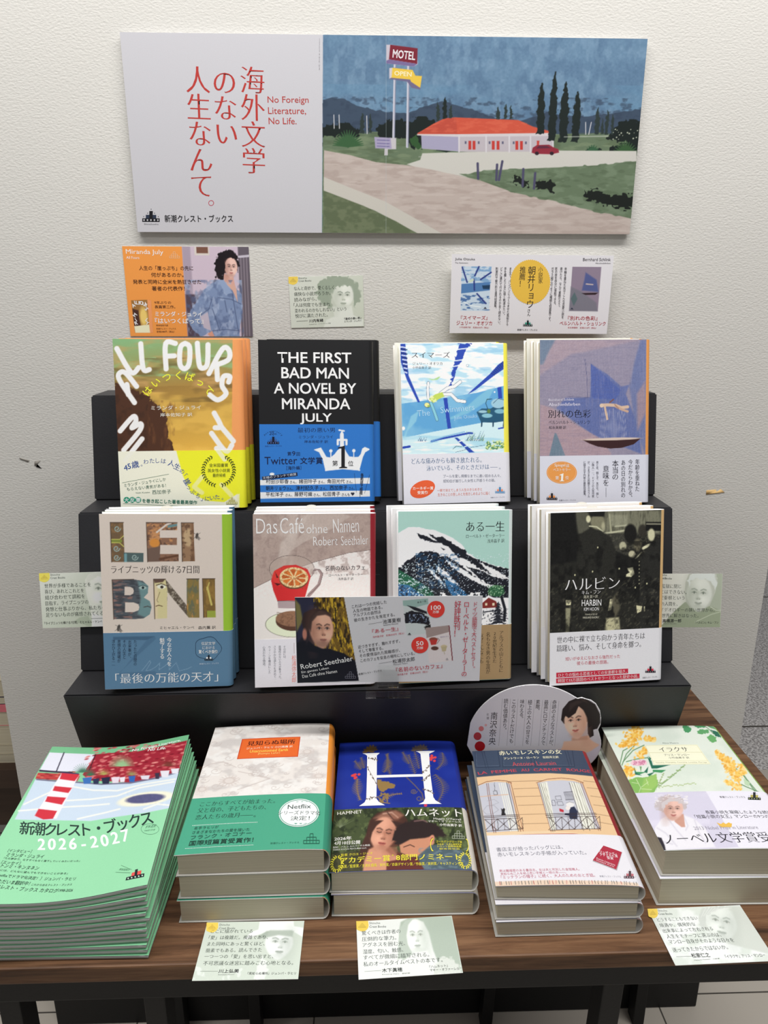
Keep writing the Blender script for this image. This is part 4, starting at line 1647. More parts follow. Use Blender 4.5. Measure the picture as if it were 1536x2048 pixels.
def j6(sh, r):
    r.C[:] = (214, 206, 202)
    r.poly([(60, 140), (1300, 120), (1290, 508), (1060, 540), (700, 640), (400, 750), (92, 905), (60, 905)], (160, 142, 134), 4)
    r.noise((186, 172, 164), 150, 240, .6, .5, .7, 4, 60, 120, 700, 760)
    r.noise((140, 122, 116), 40, 40, .5, .5, .7, 6, 60, 120, 1300, 760)
    r.poly([(640, 140), (700, 140), (560, 330), (500, 480), (430, 600), (340, 600), (370, 440), (480, 330)], (188, 176, 168), 26, .7)
    r.poly([(640, 150), (1000, 140), (1080, 170), (900, 290), (600, 440), (450, 540), (440, 480), (600, 350)], (176, 162, 154), 12, .8)
    r.line([(92, 905), (400, 750), (700, 640), (1060, 540), (1290, 508)], 4, (90, 76, 72), 3)
    r.grain(7, 12, 3, 60, 120, 1300, 1000)
    # glass
    r.ell(480, 710, 232, 142, (168, 152, 142), 6, .5)
    for t in range(1):
        P_ = [(480 + 230 * math.cos(a * .157), 710 + 140 * math.sin(a * .157)) for a in range(40)]
        r.line(P_, 4, (84, 72, 70), 3, closed=True)
    r.poly([(640, 960), (740, 860), (770, 760), (740, 720), (700, 730), (690, 770), (680, 740), (715, 705), (765, 708), (798, 750), (770, 870), (690, 960), (640, 1010)], (150, 128, 126), 4)
    r.line([(625, 990), (700, 930), (770, 850), (797, 760), (765, 710), (700, 720)], 4, (70, 60, 60), 3)
    r.poly([(268, 830), (300, 730), (400, 675), (520, 665), (640, 710), (672, 780), (640, 900), (600, 1040), (332, 1040), (290, 930)], (186, 40, 42), 5)
    r.ell(470, 790, 195, 110, (206, 68, 56), 12, .5)
    r.ell(500, 805, 148, 108, (90, 60, 40), 4)
    r.ell(500, 795, 146, 103, (216, 190, 140), 4)
    for i in range(9):
        a0 = i * 2 * math.pi / 9 + .1
        c_ = (196, 108, 48) if i % 2 else (176, 88, 40)
        P_ = [(500 + 18 * math.cos(a0 + .35), 795 + 12 * math.sin(a0 + .35)), (500 + 118 * math.cos(a0 + .08), 795 + 82 * math.sin(a0 + .08)), (500 + 126 * math.cos(a0 + .35), 795 + 88 * math.sin(a0 + .35)), (500 + 118 * math.cos(a0 + .62), 795 + 82 * math.sin(a0 + .62))]
        r.poly(P_, c_, 4)
    r.noise((120, 60, 30), 10, 10, .5, .55, .7, 7, 350, 690, 650, 910)
    r.poly([(300, 850), (370, 860), (330, 880)], (70, 24, 24), 4)
    r.poly([(310, 740), (345, 800), (325, 800)], (70, 24, 24), 4)
    r.poly([(332, 1030), (600, 1030), (596, 1110), (338, 1108)], (156, 140, 142), 4)
    r.line([(332, 1034), (600, 1034)], 5, (90, 60, 60), 3)
    r.ell(480, 1275, 275, 130, (90, 88, 76), 4)
    r.ell(480, 1275, 270, 126, (206, 212, 186), 4)
    r.ell(490, 1240, 178, 100, (78, 52, 40), 4)
    r.ell(490, 1215, 178, 80, (132, 98, 76), 5)
    r.noise((96, 68, 52), 16, 14, .6, .5, .7, 8, 320, 1150, 700, 1300)
    r.rect(1284, 90, 1420, 1990, (134, 32, 42), 5)
    w_ = (232, 226, 222)
    sh.t('Das', 122, 355, 335, 350, 150, w_, THIN, 3)
    sh.t('Café', 365, 352, 606, 346, 158, w_, THIN, 3)
    sh.t('ohne', 632, 348, 845, 342, 92, w_, THIN, 3)
    sh.t('Namen', 905, 340, 1168, 325, 140, w_, THIN, 3)
    sh.t('Robert', 700, 470, 948, 462, 88, w_, THIN, 3)
    sh.t('Seethaler', 985, 465, 1262, 450, 92, w_, THIN, 3)
    k = (40, 34, 40)
    sh.t('名前のないカフェ', 820, 726, 1230, 712, 52, k, (.012, -.006))
    sh.t('ローベルト・ゼーターラー', 858, 782, 1204, 770, 26, k)
    sh.t('浅井晶子 訳', 950, 820, 1110, 816, 28, k, MIN)


def band6(sh, r):
    r.C[:] = (206, 204, 210)
    sh.rule(498, 1462, 498, 1570, 3, (120, 90, 90))
    sh.vt('松浦弥太郎', 496, 1590, 1870, 48, (214, 110, 92), MIN)
    g = (96, 96, 106)
    for s, x, y0, y1 in (('その店には、', 400, 1490, 1640), ('居場所のない人々が集まった。', 352, 1490, 1850), ('ささやかな温もりを求めて──', 300, 1490, 1880), ('ウィーンを舞台にした', 246, 1494, 1780), ('心洗われる物語。', 190, 1494, 1720)):
        sh.vt(s, x, y0, y1, 27, g, MIN)


# --- row 2, woodcut mountain
Q7 = [(150, 130), (1292, 103), (1292, 1835), (125, 1885)]
O7 = (770, 1000, 5.119)


def j7(sh, r):
    r.C[:] = (154, 190, 180)
    sn = (216, 218, 224)
    k = (24, 26, 34)
    r.poly([(120, 350), (250, 280), (340, 282), (520, 310), (700, 390), (790, 450), (850, 540), (960, 600), (1100, 650), (1310, 700), (1310, 1500), (120, 1500)], sn, 4, 1, 6, 30)
    r.poly([(120, 690), (180, 680), (240, 610), (290, 590), (330, 545), (420, 515), (520, 520), (560, 560), (640, 580), (760, 640), (860, 720), (960, 800), (1080, 880), (1310, 1000), (1310, 1320), (120, 1320)], k, 5, 1, 12, 22)
    r.poly([(445, 335), (520, 375), (600, 380), (700, 440), (810, 500), (850, 560), (960, 600), (1060, 650), (1310, 700), (1310, 800), (1180, 770), (1060, 730), (960, 690), (860, 620), (800, 595), (720, 560), (660, 480), (560, 430), (470, 370)], k, 4, 1, 10, 20)
    r.poly([(335, 345), (430, 370), (560, 440), (480, 430), (370, 395)], k, 4, 1, 8, 16)
    r.poly([(570, 480), (620, 500), (600, 510)], k, 4)
    r.poly([(830, 660), (960, 700), (1140, 780), (1310, 800), (1310, 1010), (1120, 880), (980, 800)], k, 4, 1, 12, 20)
    for P_ in ([(620, 590), (760, 680), (1080, 870), (1060, 890), (800, 760), (640, 640)], [(510, 650), (600, 700), (760, 860), (690, 850), (560, 730)], [(440, 700), (500, 700), (530, 760), (600, 840), (620, 880), (560, 830), (480, 750)], [(960, 620), (1120, 700), (1270, 790), (1260, 800), (1080, 740)], [(290, 610), (380, 660), (350, 655)]):
        r.poly(P_, sn, 4, 1, 9, 14)
    r.poly([(600, 790), (720, 850), (860, 960), (880, 985), (700, 985), (640, 900)], (46, 104, 150), 8, .9)
    r.poly([(120, 690), (240, 760), (440, 880), (520, 985), (400, 985), (120, 850)], (30, 88, 62), 8, .95)
    r.poly([(120, 850), (240, 860), (420, 985), (120, 985)], (58, 110, 158), 8, .9)
    r.noise((34, 74, 108), 22, 18, .6, .5, .6, 5, 320, 540, 760, 900)
    r.noise((206, 222, 226), 12, 10, .9, .66, .7, 7, 120, 640, 620, 990)
    r.noise((200, 210, 220), 9, 9, .9, .72, .75, 9, 300, 540, 1300, 980)
    r.noise((18, 20, 28), 12, 10, .8, .55, .62, 17, 120, 860, 1300, 985)
    r.noise((222, 226, 230), 26, 22, 1, .56, .6, 19, 560, 930, 1000, 1000)
    r.ell(1140, 915, 82, 60, (40, 90, 56), 8, .9)
    r.noise((150, 190, 150), 8, 12, .9, .6, .66, 23, 1050, 860, 1230, 980)
    r.rect(985, 985, 1310, 1300, sn, 5)
    r.poly([(990, 1030), (1060, 975), (1130, 1000), (1155, 1060), (1150, 1085), (1000, 1095)], (112, 40, 36), 5)
    r.line([(992, 1030), (1060, 972), (1160, 1020)], 20, (224, 228, 232), 5)
    for x in (1025, 1100):
        r.rect(x, 1040, x + 22, 1066, (206, 190, 160), 4)
    r.line([(1195, 980), (1230, 1100), (1225, 1220)], 30, k, 6)
    for i in range(7):
        y = 1040 + i * 32
        wdt = 26 + i * 14
        r.poly([(1160 - wdt, y + 34), (1160, y - 20), (1160 + wdt, y + 30), (1160, y + 16)], k, 5, .95, 8, 10)
    r.line([(1005, 1135), (1110, 1120)], 12, k, 5)
    r.line([(990, 1280), (1130, 1250)], 10, k, 6)
    r.noise(k, 16, 10, .8, .62, .68, 33, 985, 1100, 1300, 1290)
    kk = (24, 26, 30)
    sh.t('ある一生', 830, 318, 1218, 312, 98, kk, MIN, 4)
    sh.t('ローベルト・ゼーターラー', 830, 385, 1220, 372, 36, kk, MIN)
    sh.t('浅井晶子 訳', 1044, 432, 1218, 425, 38, kk, MIN)


def band7(sh, r):
    r.C[:] = (146, 122, 88)
    g = (50, 40, 30)
    sh.vt('アルプスの山とともに', 1194, 1325, 1765, 46, g, MIN)
    sh.vt('20世紀を生きた', 1126, 1335, 1665, 46, g, MIN)
    sh.vt('名もなき男の生涯が', 1058, 1342, 1780, 46, g, MIN)
    sh.vt('なぜこんなにも', 988, 1350, 1670, 46, g, MIN)


# --- row 2, sepia crowd photograph
Q8 = [(315, 142), (1422, 97), (1405, 1785), (280, 1845)]
O8 = (1040, 1000, 4.955)


def j8(sh, r):
    r.C[:] = (34, 34, 30)
    hi = (190, 188, 150)
    r.rect(840, 100, 1400, 330, (112, 112, 94), 30)
    r.noise((70, 70, 58), 12, 80, .7, .5, .7, 5, 840, 100, 1400, 330)
    r.rect(900, 150, 1060, 260, (150, 150, 128), 20, .6)
    r.line([(885, 150), (900, 310)], 16, (168, 168, 140), 8, .8)
    r.line([(830, 332), (1040, 300)], 18, (186, 186, 158), 8, .9)
    r.line([(940, 262), (1060, 250)], 14, (176, 176, 150), 8, .8)
    r.rect(820, 335, 1060, 540, (54, 54, 48), 20)
    r.noise((96, 94, 78), 10, 10, .5, .55, .7, 6, 820, 340, 1400, 560)
    r.poly([(560, 120), (680, 120), (690, 290), (620, 330), (560, 340)], (92, 92, 78), 20, .8)
    # back of a grey head in a dark coat
    r.ell(770, 220, 72, 80, (120, 118, 96), 24)
    r.poly([(690, 140), (840, 120), (830, 170), (700, 170)], (24, 24, 22), 14)
    r.ell(680, 195, 22, 34, (200, 198, 164), 10)
    r.ell(825, 270, 18, 46, (176, 174, 144), 14, .8)
    r.line([(690, 262), (760, 268), (820, 312)], 12, (190, 190, 160), 6)
    r.poly([(560, 420), (620, 330), (700, 280), (810, 310), (900, 370), (950, 500), (960, 760), (560, 780)], (36, 36, 32), 18)
    r.poly([(316, 100), (540, 100), (590, 400), (560, 600), (310, 640)], (20, 20, 19), 26)
    r.ell(1090, 330, 62, 92, (22, 22, 20), 16)
    r.ell(1210, 300, 44, 60, (46, 44, 38), 16)
    r.ell(1160, 440, 40, 60, (96, 92, 74), 20)
    r.ell(1015, 450, 34, 42, (168, 166, 138), 12)
    r.ell(1105, 530, 34, 36, (176, 172, 144), 12)
    r.rect(1240, 215, 1400, 300, (18, 18, 17), 10)
    r.line([(1250, 235), (1400, 235)], 14, (150, 148, 128), 7, .8)
    r.ell(1295, 340, 34, 60, (190, 188, 156), 12)
    r.line([(1215, 470), (1270, 440), (1340, 430)], 26, (200, 198, 166), 8)
    r.poly([(1200, 560), (1290, 420), (1400, 370), (1405, 1260), (1180, 1260)], (36, 36, 33), 14)
    r.poly([(950, 500), (1100, 560), (1190, 600), (1180, 1000), (960, 800)], (24, 24, 22), 20)
    r.poly([(1060, 665), (1115, 655), (1125, 690), (1132, 720), (1100, 750), (1048, 748), (1050, 725), (1085, 705), (1070, 690)], (206, 204, 170), 8)
    r.line([(1140, 570), (1200, 510)], 12, (176, 174, 144), 6, .8)
    r.poly([(452, 980), (508, 980), (500, 1030), (456, 1032)], (210, 206, 168), 6)
    r.poly([(450, 1060), (500, 1060), (480, 1340), (448, 1340)], (150, 148, 120), 12, .9)
    r.poly([(890, 970), (920, 970), (900, 1080), (870, 1085)], (206, 202, 164), 6)
    r.poly([(850, 1160), (980, 1150), (990, 1290), (830, 1310)], (176, 172, 138), 18)
    r.poly([(900, 980), (960, 900), (990, 1060), (940, 1160)], (98, 94, 76), 22, .8)
    r.poly([(1150, 1030), (1210, 1040), (1200, 1090), (1160, 1110)], (200, 196, 160), 6)
    r.line([(1232, 1045), (1232, 1085)], 10, (196, 194, 160), 5)
    r.noise((84, 82, 68), 14, 22, .55, .58, .72, 12, 300, 760, 1400, 1330, sk=.6)
    r.noise((10, 10, 9), 60, 70, .6, .5, .7, 14, 300, 400, 1400, 1330)
    for x, y in ((770, 466), (718, 700), (545, 735), (1140, 855), (1255, 815), (980, 670)):
        r.ell(x, y, 7, 9, hi, 4)
    for i in range(7):
        r.ell(1178, 600 + i * 36, 5, 6, (150, 148, 120), 4)
    r.grain(9, 5, 3)
    r.rect(1402, 60, 1440, 1275, (196, 162, 112), 5)
    w_ = (236, 232, 214)
    sh.t('ハルビン', 445, 886, 985, 862, 118, w_, (.0, -.02), 4)
    sh.t('キム・フン', 610, 925, 795, 915, 36, w_, MIN)
    sh.t('蓮池 薫＝訳', 628, 965, 768, 957, 30, (200, 198, 180), MIN)
    sh.t('HARBIN', 608, 1040, 802, 1034, 62, w_, (.006, .01))
    sh.t('KIM HOON', 630, 1088, 778, 1083, 34, w_)
    sh.t('TRANSLATED BY', 640, 1132, 764, 1128, 16, (180, 178, 160))
    sh.t('HASUIKE KAORU', 620, 1164, 776, 1160, 20, (200, 198, 180))
    sh.vt('新潮社版', 1308, 860, 1270, 30, (74, 72, 64), MIN)


def band8(sh, r):
    r.C[:] = (208, 208, 216)
    k = (46, 44, 48)
    sh.t('世の中に裸で立ち向かう青年たちは', 360, 1412, 1238, 1366, 66, k, MIN)
    sh.t('躊躇い、悩み、そして身命を擲つ。', 355, 1498, 1200, 1450, 68, k, MIN)
    rd = (176, 44, 66)
    sh.t('短いがゆえになおさら強烈だった', 442, 1588, 988, 1560, 38, rd)
    sh.t('彼らの最後の旅路。', 554, 1632, 870, 1618, 40, rd)
    sh.shape([(348, 1708), (1070, 1668), (1070, 1716), (348, 1758)], (178, 36, 58))
    sh.shape([(346, 1766), (1186, 1720), (1186, 1768), (346, 1816)], (178, 36, 58))
    sh.t('ひとりの悩める若者としての安重根を描き、', 366, 1752, 1056, 1712, 36, (236, 226, 230), MIN)
    sh.t('韓国で33万部超のベストセラーとなった歴史小説。', 362, 1808, 1174, 1762, 36, (236, 226, 230), MIN)
    sh.crest(1296, 1712, 106, (32, 28, 34), (190, 50, 70), (130, 120, 130))
    sh.t('新潮クレスト・ブックス', 1218, 1772, 1366, 1762, 18, (60, 60, 66))

# --- table, pale patterned cover with green band
Q9 = [(332, 85), (1412, 106), (1372, 1270), (22, 1245)]
O9 = (350, 1430, 4.518)


def j9(sh, r):
    r.C[:] = (232, 226, 220)
    r.noise((206, 200, 196), 120, 60, .8, .5, .66, 3)
    r.noise((240, 238, 234), 90, 40, .8, .5, .66, 5)
    ln = (196, 184, 178)
    rng = random.Random(3)
    for i in range(46):
        x = rng.uniform(180, 1330)
        y = rng.uniform(100, 730)
        if 560 < x < 1110 and 190 < y < 430:
            continue
        rr = rng.uniform(26, 64)
        P_ = [(x + rr * (1 - t / 14) * math.cos(t * .62), y + rr * .55 * (1 - t / 14) * math.sin(t * .62)) for t in range(13)]
        r.line(P_, 5, ln, 4, .7)
    for cx, cy, s in ((480, 600, 1.0), (1180, 370, .7), (990, 100, .6), (240, 660, .7), (1290, 600, .7)):
        for a in range(16):
            an = a * math.pi / 8
            r.line([(cx + 40 * s * math.cos(an), cy + 22 * s * math.sin(an)), (cx + 92 * s * math.cos(an), cy + 50 * s * math.sin(an))], 10 * s, (212, 200, 194), 5, .7)
        r.ell(cx, cy, 56 * s, 32 * s, (204, 192, 184), 8, .7)
        r.ell(cx, cy, 40 * s, 22 * s, (228, 220, 214), 6, .8)
    r.line([(560, 520), (700, 560), (850, 605), (700, 650), (560, 690)], 6, ln, 4, .8)
    r.line([(200, 480), (300, 430), (420, 420), (540, 480)], 6, ln, 4, .8)
    r.rect(1386, 40, 1600, 900, (240, 152, 60), 6)
    sh.shape([(582, 216), (1116, 226), (1098, 416), (542, 404)], (206, 76, 40))
    sh.shape([(590, 222), (1108, 231), (1091, 410), (552, 399)], (232, 108, 48))
    sh.t('見知らぬ場所', 628, 288, 1068, 292, 46, (60, 24, 24), (.02, .004))
    sh.t('ジュンパ・ラヒリ 小川高義 訳', 624, 320, 1046, 324, 20, (240, 220, 200), BOLD)
    sh.t('Unaccustomed Earth', 655, 352, 1003, 357, 26, (246, 204, 90), BOLD)
    sh.t('Jhumpa Lahiri', 728, 378, 930, 382, 20, (240, 190, 110), BOLD)


def band9(sh, r):
    r.C[:] = (74, 166, 134)
    k = (24, 50, 44)
    sh.t('ここからすべてが始まった。', 226, 822, 900, 838, 42, k, MIN)
    sh.t('父と母の、子どもたちの、', 206, 880, 820, 892, 44, k, MIN)
    sh.t('恋人たちの歳月', 190, 940, 582, 948, 44, k, MIN)
    sh.rule(590, 932, 708, 936, 3, k)
    sh.t('。', 712, 956, 730, 956, 16, k)
    for y0, x0, x1 in ((990, 175, 745), (1194, 122, 715)):
        for i in range(46):
            t = i / 45
            sh.disc(x0 + (x1 - x0) * t, y0 + 14 * t, 4.4, 3.4, (226, 238, 232), 6)
    g = (40, 92, 78)
    sh.t('名手ラヒリが', 186, 1030, 404, 1034, 26, g)
    sh.t('さまざまなかたちの愛を描いた', 172, 1068, 680, 1078, 28, g)
    sh.t('フランク・オコナー', 160, 1118, 700, 1116, 36, g)
    sh.t('国際短篇賞受賞作！', 148, 1172, 716, 1182, 44, k, (.004, .004))
    sh.disc(1118, 940, 180, 127, (236, 242, 240), 56)
    sh.disc(1118, 940, 172, 120, (60, 150, 124), 56)
    sh.disc(1118, 940, 166, 115, (240, 244, 243), 56)
    sh.t('Netflix', 1015, 902, 1224, 902, 38, k, (.004, .004))
    sh.t('シリーズドラマ化', 930, 950, 1306, 964, 38, k)
    sh.t('決定！', 1042, 1008, 1214, 1010, 40, k)
    sh.t('新潮クレスト・ブックス', 870, 1210, 1124, 1214, 16, (34, 100, 80))
    sh.mark(1234, 1218, 140, (34, 100, 80))


# --- table, deep blue cover with a large white letter
Q10 = [(112, 66), (1245, 76), (1440, 1325), (62, 1315)]
O10 = (650, 1470, 4.8)


def j10(sh, r):
    r.C[:] = (26, 46, 142)
    r.noise((38, 60, 158), 400, 200, .5, .5, .7, 2)
    gd = (112, 96, 84)
    gd2 = (148, 120, 72)
    rng = random.Random(8)

    def fern(x0, y0, x1, y1, n, ln_, col, curve=0.0, wd=10):
        dx, dy = x1 - x0, y1 - y0
        L = math.hypot(dx, dy)
        ex, ey = dx / L, dy / L
        pts = []
        for i in range(n + 1):
            t = i / n
            cx = x0 + dx * t + curve * math.sin(t * math.pi) * (-ey)
            cy = y0 + dy * t + curve * math.sin(t * math.pi) * ex
            pts.append((cx, cy))
            l = ln_ * math.sin(min(1, t * 1.1 + .18) * math.pi * .9) + 6
            for s in (-1, 1):
                r.line([(cx, cy), (cx + (-ey * s * .9 + ex * .35) * l, cy + (ex * s * .9 + ey * .35) * l)], wd, col, 5, .95, taper=True)
        r.line(pts, 5, col, 4)
    fern(300, 440, 330, 640, 12, 56, gd2, 14)
    fern(1060, 420, 1090, 680, 14, 70, gd, -60)
    fern(1130, 200, 1080, 360, 10, 56, gd, -30)
    fern(560, 380, 580, 210, 12, 50, gd, 30)
    fern(620, 400, 590, 200, 12, 40, gd, -14)
    fern(330, 340, 270, 260, 7, 44, gd)
    fern(360, 330, 330, 230, 7, 44, gd)
    fern(520, 690, 730, 600, 12, 26, gd2, -30)
    fern(800, 300, 740, 190, 9, 40, gd)
    fern(860, 400, 800, 220, 10, 40, gd)
    fern(900, 350, 850, 160, 10, 40, gd)
    for cx, cy in ((430, 140), (930, 150), (880, 160), (400, 160)):
        for k in range(6):
            a = math.pi + k * math.pi / 5
            r.ell(cx + 34 * math.cos(a), cy + 26 * math.sin(a) + 10, 26, 11, gd if cx > 600 else (120, 92, 50), 6, .95, a)
    r.poly([(500, 450), (560, 470), (600, 480), (660, 500), (668, 545), (600, 545), (560, 580), (520, 560), (490, 500)], gd2, 6, 1, 8, 12)
    for cx, cy, n in ((850, 580, 14), (905, 650, 10)):
        r.line([(cx + (34 - i * 2.2) * math.cos(i * .8), cy + (26 - i * 1.6) * math.sin(i * .8)) for i in range(n)], 7, gd, 4)
    r.line([(780, 440), (860, 520), (930, 600), (950, 680)], 9, gd, 5)
    r.line([(500, 620), (560, 680), (620, 690)], 9, gd2, 5)
    for i in range(20):
        r.ell(520 + rng.random() * 80, 590 + rng.random() * 90, 16, 8, gd2, 5, .9, rng.random() * 3)
    for x, y in ((285, 412), (1040, 255)):
        for k in range(7):
            r.ell(x + rng.uniform(-36, 36), y + rng.uniform(-28, 26), 14, 12, (222, 70, 72), 5)
    r.ell(965, 718, 16, 14, (214, 60, 90), 5)
    W_ = (240, 240, 240)
    sh.shape([(340, 184), (508, 186), (508, 192), (484, 212), (488, 400), (490, 640), (515, 672), (575, 706), (325, 704), (375, 672), (392, 640), (392, 400), (388, 212), (372, 196)], W_)
    sh.shape([(868, 180), (1056, 178), (1040, 190), (1000, 208), (1010, 400), (1040, 640), (1062, 672), (1120, 706), (900, 706), (945, 684), (962, 650), (935, 400), (914, 208), (890, 190)], W_)
    sh.shape([(484, 410), (940, 412), (940, 436), (486, 436)], W_)
    for (x0, y0, x1, y1) in ((395, 330, 480, 480), (930, 400, 1010, 330), (950, 560, 1035, 600), (400, 640, 480, 620), (410, 240, 478, 250), (940, 470, 1000, 430)):
        sh.rule(x0, y0, x1, y1, 4, gd)
        for k in range(6):
            t = k / 5
            sh.disc(x0 + (x1 - x0) * t + rng.uniform(-10, 10), y0 + (y1 - y0) * t + rng.uniform(-14, 14), 12, 5, gd, 8, rng.uniform(0, 180))


def band10(sh, r):
    r.C[:] = (66, 78, 46)
    r.noise((36, 46, 26), 60, 50, .9, .45, .62, 3)
    r.noise((104, 118, 72), 30, 40, .7, .55, .7, 5)
    for i in range(9):
        r.line([(150, 900), (60 + i * 28, 780 + abs(4 - i) * 14)], 8, (130, 140, 110), 5, .6, taper=True)
    r.poly([(60, 1150), (400, 1120), (640, 1180), (640, 1320), (60, 1320)], (70, 60, 40), 40, .6)
    # woman's long hair, face, shoulder
    r.poly([(430, 850), (500, 780), (620, 750), (720, 770), (790, 850), (810, 960), (790, 1080), (700, 1100), (480, 1140), (420, 1250), (340, 1280), (350, 1100), (400, 980)], (70, 42, 34), 18)
    r.poly([(470, 830), (560, 775), (680, 760), (760, 810), (700, 850), (560, 840)], (160, 112, 92), 26, .8)
    r.line([(560, 790), (640, 780), (700, 830)], 12, (206, 170, 150), 12, .7)
    r.line([(600, 780), (650, 840), (700, 900)], 10, (56, 34, 30), 10, .8)
    r.poly([(430, 1120), (520, 1080), (640, 1110), (700, 1180), (760, 1320), (380, 1320), (390, 1220)], (206, 146, 118), 18)
    r.poly([(560, 1100), (690, 1110), (740, 1200), (640, 1180)], (150, 96, 78), 20, .7)
    face(r, 560, 985, 255, 330, .16, (214, 156, 130), (140, 84, 64), (56, 34, 30), (164, 70, 66), turn=.15, lit=-1, closed=True)
    r.poly([(430, 900), (440, 860), (520, 850), (560, 855), (500, 900), (460, 960), (440, 1040), (428, 1000)], (66, 40, 32), 14)
    r.poly([(640, 860), (740, 880), (800, 960), (770, 1080), (700, 1060), (720, 960)], (58, 36, 32), 14)
    # man leaning in
    r.poly([(650, 1050), (680, 930), (780, 870), (920, 850), (1060, 900), (1150, 980), (1180, 1020), (1060, 1020), (960, 1040), (820, 1050), (720, 1090)], (40, 28, 28), 16, 1, 14, 22)
    r.line([(860, 870), (940, 862), (980, 880)], 12, (170, 130, 130), 12, .6)
    r.poly([(720, 1090), (820, 1040), (960, 1030), (1040, 1010), (1050, 1080), (990, 1150), (900, 1200), (800, 1200), (730, 1160)], (198, 138, 108), 14)
    r.line([(760, 1110), (820, 1090), (860, 1110)], 9, (60, 36, 30), 6, .8)
    r.ell(1022, 1045, 26, 44, (206, 140, 112), 8, 1, .3)
    r.ell(1024, 1048, 12, 24, (140, 80, 66), 6, .8, .3)
    r.poly([(700, 1150), (800, 1190), (760, 1260), (690, 1230)], (90, 44, 38), 16, .8)
    r.poly([(900, 1190), (1010, 1100), (1200, 1080), (1400, 1200), (1450, 1330), (880, 1330)], (74, 92, 100), 16)
    r.noise((120, 140, 150), 50, 20, .5, .5, .7, 9, 900, 1120, 1400, 1320)
    r.poly([(600, 1240), (880, 1200), (960, 1330), (600, 1330)], (96, 44, 40), 14)
    w_ = (236, 234, 228)
    y_ = (236, 224, 64)
    sh.t('HAMNET', 118, 782, 358, 776, 30, w_, (.0, -.01))
    sh.t('ハムネット', 770, 826, 1318, 832, 76, w_, (.012, -.004), 3)
    sh.t("Maggie O'Farrell", 1042, 862, 1306, 868, 22, w_)
    sh.t('マギー・オファーレル', 990, 884, 1308, 888, 22, w_)
    sh.t('小竹由美子 訳', 1100, 920, 1314, 926, 26, w_, BOLD)
    sh.mark(1276, 1036, 116, (170, 176, 160))
    sh.t('2026年', 100, 1026, 264, 1024, 36, w_, BOLD)
    sh.t('4月10日公開', 100, 1066, 346, 1068, 36, w_, BOLD)
    sh.t('配給：パルコ ユニバーサル映画', 92, 1096, 440, 1090, 18, w_)
    sh.t('©2025 FOCUS FEATURES LLC.', 92, 1116, 412, 1112, 13, w_)
    sh.t('監督 クロエ・ジャオ', 170, 1174, 468, 1168, 24, y_)
    sh.t('アカデミー賞', 166, 1240, 636, 1236, 58, y_, (.016, .006))
    sh.t('®', 648, 1192, 668, 1192, 16, y_)
    sh.t('8部門ノミネート', 690, 1234, 1300, 1236, 58, y_, (.016, .006))
    sh.t('作品賞／監督賞／主演女優賞／脚色賞／衣装デザイン賞／作曲賞／美術賞／キャスティング賞', 146, 1282, 1322, 1284, 30, y_)
    laurel(sh, 136, 1240, 66, 50, y_, 195 - 180, 9, 24)
    laurel(sh, 1336, 1240, 66, 50, y_, 15, 9, 24)
    for sd, x in ((-1, 1040), (1, 1346)):
        for i in range(9):
            a = math.radians(20 + 140 * i / 8)
            sh.disc(x + sd * 26 * math.sin(a), 1098 - 58 * math.cos(a), 10, 4.5, y_, 8, sd * (20 + 140 * i / 8))
    sh.t('ゴールデングローブ賞', 1066, 1080, 1312, 1082, 22, y_)
    sh.t('作品賞・主演女優賞受賞', 1076, 1102, 1308, 1102, 16, y_)
    sh.t('トロント国際映画祭', 1080, 1124, 1306, 1124, 20, y_)
    sh.t('観客賞受賞', 1096, 1144, 1290, 1144, 14, y_)


# --- table, drawn windows of a cream house
Q11 = [(38, 52), (1002, 82), (1478, 1216), (275, 1178)]
O11 = (930, 1490, 4.151)


